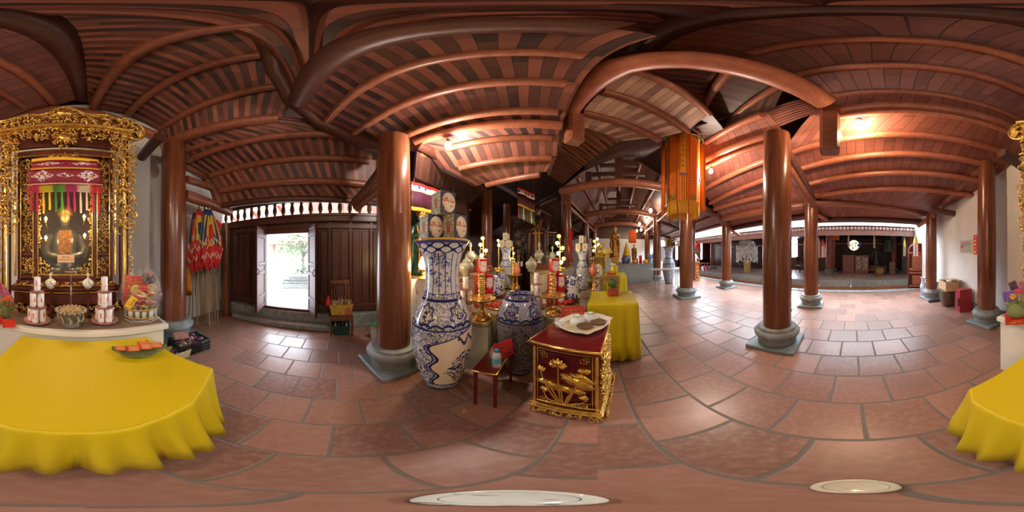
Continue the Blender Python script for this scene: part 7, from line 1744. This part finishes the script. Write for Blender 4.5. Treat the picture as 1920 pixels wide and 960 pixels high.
# ---- red seats, red parasol and dark furniture farther along the far hall
t = thing('red_parasol', 'red processional parasol far behind the donation box', 'parasol', onc(1300, 13.6, FH)); q = MB(); q.lathe([(.62,1.75),(.64,1.80),(.60,2.15),(.3,2.4),(0,2.5)], 20); q.build('canopy', cloth_mat('red canopy', (.70,.04,.05)), t); q = MB(); q.tube([(0,0,0),(0,0,2.5)], .03, 7); q.lathe([(0,0),(.25,0),(.2,.05),(0,.08)], 14); q.build('pole', DARKRED, t); q = MB(); 
for k in range(16): a = 2*PI*k/16; q.tube([(.63*math.cos(a),.63*math.sin(a),1.76),(.63*math.cos(a),.63*math.sin(a),1.5)], .03, 5)
q.build('fringe', plain('pale fringe', (.5,.45,.38), .7), t)
stool0 = None
for px, d, lb in ((1318, 12.6, 'red stool nearest to the far parasol'), (1324, 12.9, 'second red stool right of the far parasol'), (1329, 13.2, 'rightmost red stool past the far parasol')):
    p = onc(px, d, FH)
    if stool0: dup(stool0, p, facing(px), lb, 'red stools in the far hall'); continue
    t = stool0 = thing('red_stool', lb, 'stool', p, facing(px), 'red stools in the far hall'); RP = plain('red plastic seat', (.50,.04,.05), .4); q = MB(); q.box((0,0,.62), (.34,.34,.05), bev=.01); q.build('seat', RP, t)
    for x in (-1, 1):
        for y in (-1, 1): q = MB(); q.tube([(x*.13,y*.13,.6),(x*.16,y*.16,0)], .025, 4); q.build('leg', RP, t)
t = thing('dark_chair', 'dark wooden chair by the bright window of far hall', 'chair', onc(1500, 12.4, FH), facing(1500)+.7); q = MB(); q.box((0,0,.46), (.5,.48,.05), bev=.01); q.build('seat', CHW, t)
for x in (-1, 1):
    for y in (-1, 1): q = MB(); q.box((x*.22,y*.2,.23 if y < 0 else .6), (.05,.05,.46 if y < 0 else 1.2)); q.build('leg', CHW, t)
q = MB(); q.box((0,.2,.98), (.46,.04,.34), bev=.01); q.build('backrest', CHW, t)

# ================================================================ UNDER THE VIEWER
PLM = bw_mat('ink brushed plate', 16, (.66,.74,.72), (.16,.15,.20), .60); PLM2 = bw_mat('cream ink plate', 16, (.58,.54,.42), (.14,.11,.08), .62)
for px, d, r, m, lb in ((955, .128, .074, PLM, 'pale porcelain plate with ink strokes on the tiles right under the viewer'), (1605, .236, .066, PLM2, 'small cream porcelain plate on the tiles under the viewer')):
    t = thing('ink_plate', lb, 'plate', onc(px, d, .0)); q = MB(); q.lathe([(0,.002),(r*.6,.002),(r*.72,.006),(r,.013),(r*.99,.016),(r*.72,.010),(r*.6,.007),(0,.007)], 40); q.build('plate_body', m, t)
    q = MB(); q.tube([(r*.74*math.cos(2*PI*k/36), r*.74*math.sin(2*PI*k/36), .0105) for k in range(36)], .0008, 4, closed=True); q.build('ink_line', plain('ink line', (.2,.2,.22), .4), t)
t = thing('dry_scrap', 'small crumpled pale scrap of dried petals on the tiles before the narrow red table', 'scrap', at(868, 770, .0)); q = MB()
for k in range(14): a = rng.uniform(0, 6.3); r = rng.uniform(.0,.03); q.tube([(r*math.cos(a),r*math.sin(a),.004),(r*math.cos(a)+.012,r*math.sin(a)+.01,.012),(r*math.cos(a)+.02,r*math.sin(a)-.006,.004)], [.002,.005,.001], 4)
q.build('petals', plain('dry petals', (.55,.42,.20), .7), t)

# ---------------------------------------------------------------- pieces of a part hang on that part
for pa, pbs in (('leaf_frame', ('door_handle',)), ('leaf', ('door_handle',)), ('plate', ('lettering',)), ('board', ('gold_lettering',)), ('bottle_body', ('blue_label', 'cap')),
                ('box_body', ('white_label', 'gold_print')), ('sheet', ('red_print', 'blue_print', 'photo_print', 'small_print')), ('lower_band', ('tassel', 'braid')),
                ('navy_side', ('oval_print', 'dotted_edge')), ('bell_body', ('raised_band',)), ('paper', ('gold_writing',)), ('backrest', ('back_splat',)), ('basket_body', ('label', 'rim')),
                ('carton_body', ('label', 'red_print', 'flap')), ('wrapper', ('printed_label',)), ('cabinet_body', ('lotus_flower', 'lotus_leaf', 'lotus_bud', 'lotus_stem', 'water_relief', 'side_relief', 'gilt_border', 'black_border')), ('yellow_carton', ('lettering',)), ('packet_body', ('flower_print', 'red_label'))):
    for o in list(bpy.data.objects):
        if o.parent is None and o.type == 'EMPTY':
            kids = list(o.children); A = [k for k in kids if k.name.split('.')[0] == pa]
            if A:
                for k in kids:
                    if k.name.split('.')[0] in pbs: k.parent = A[0]
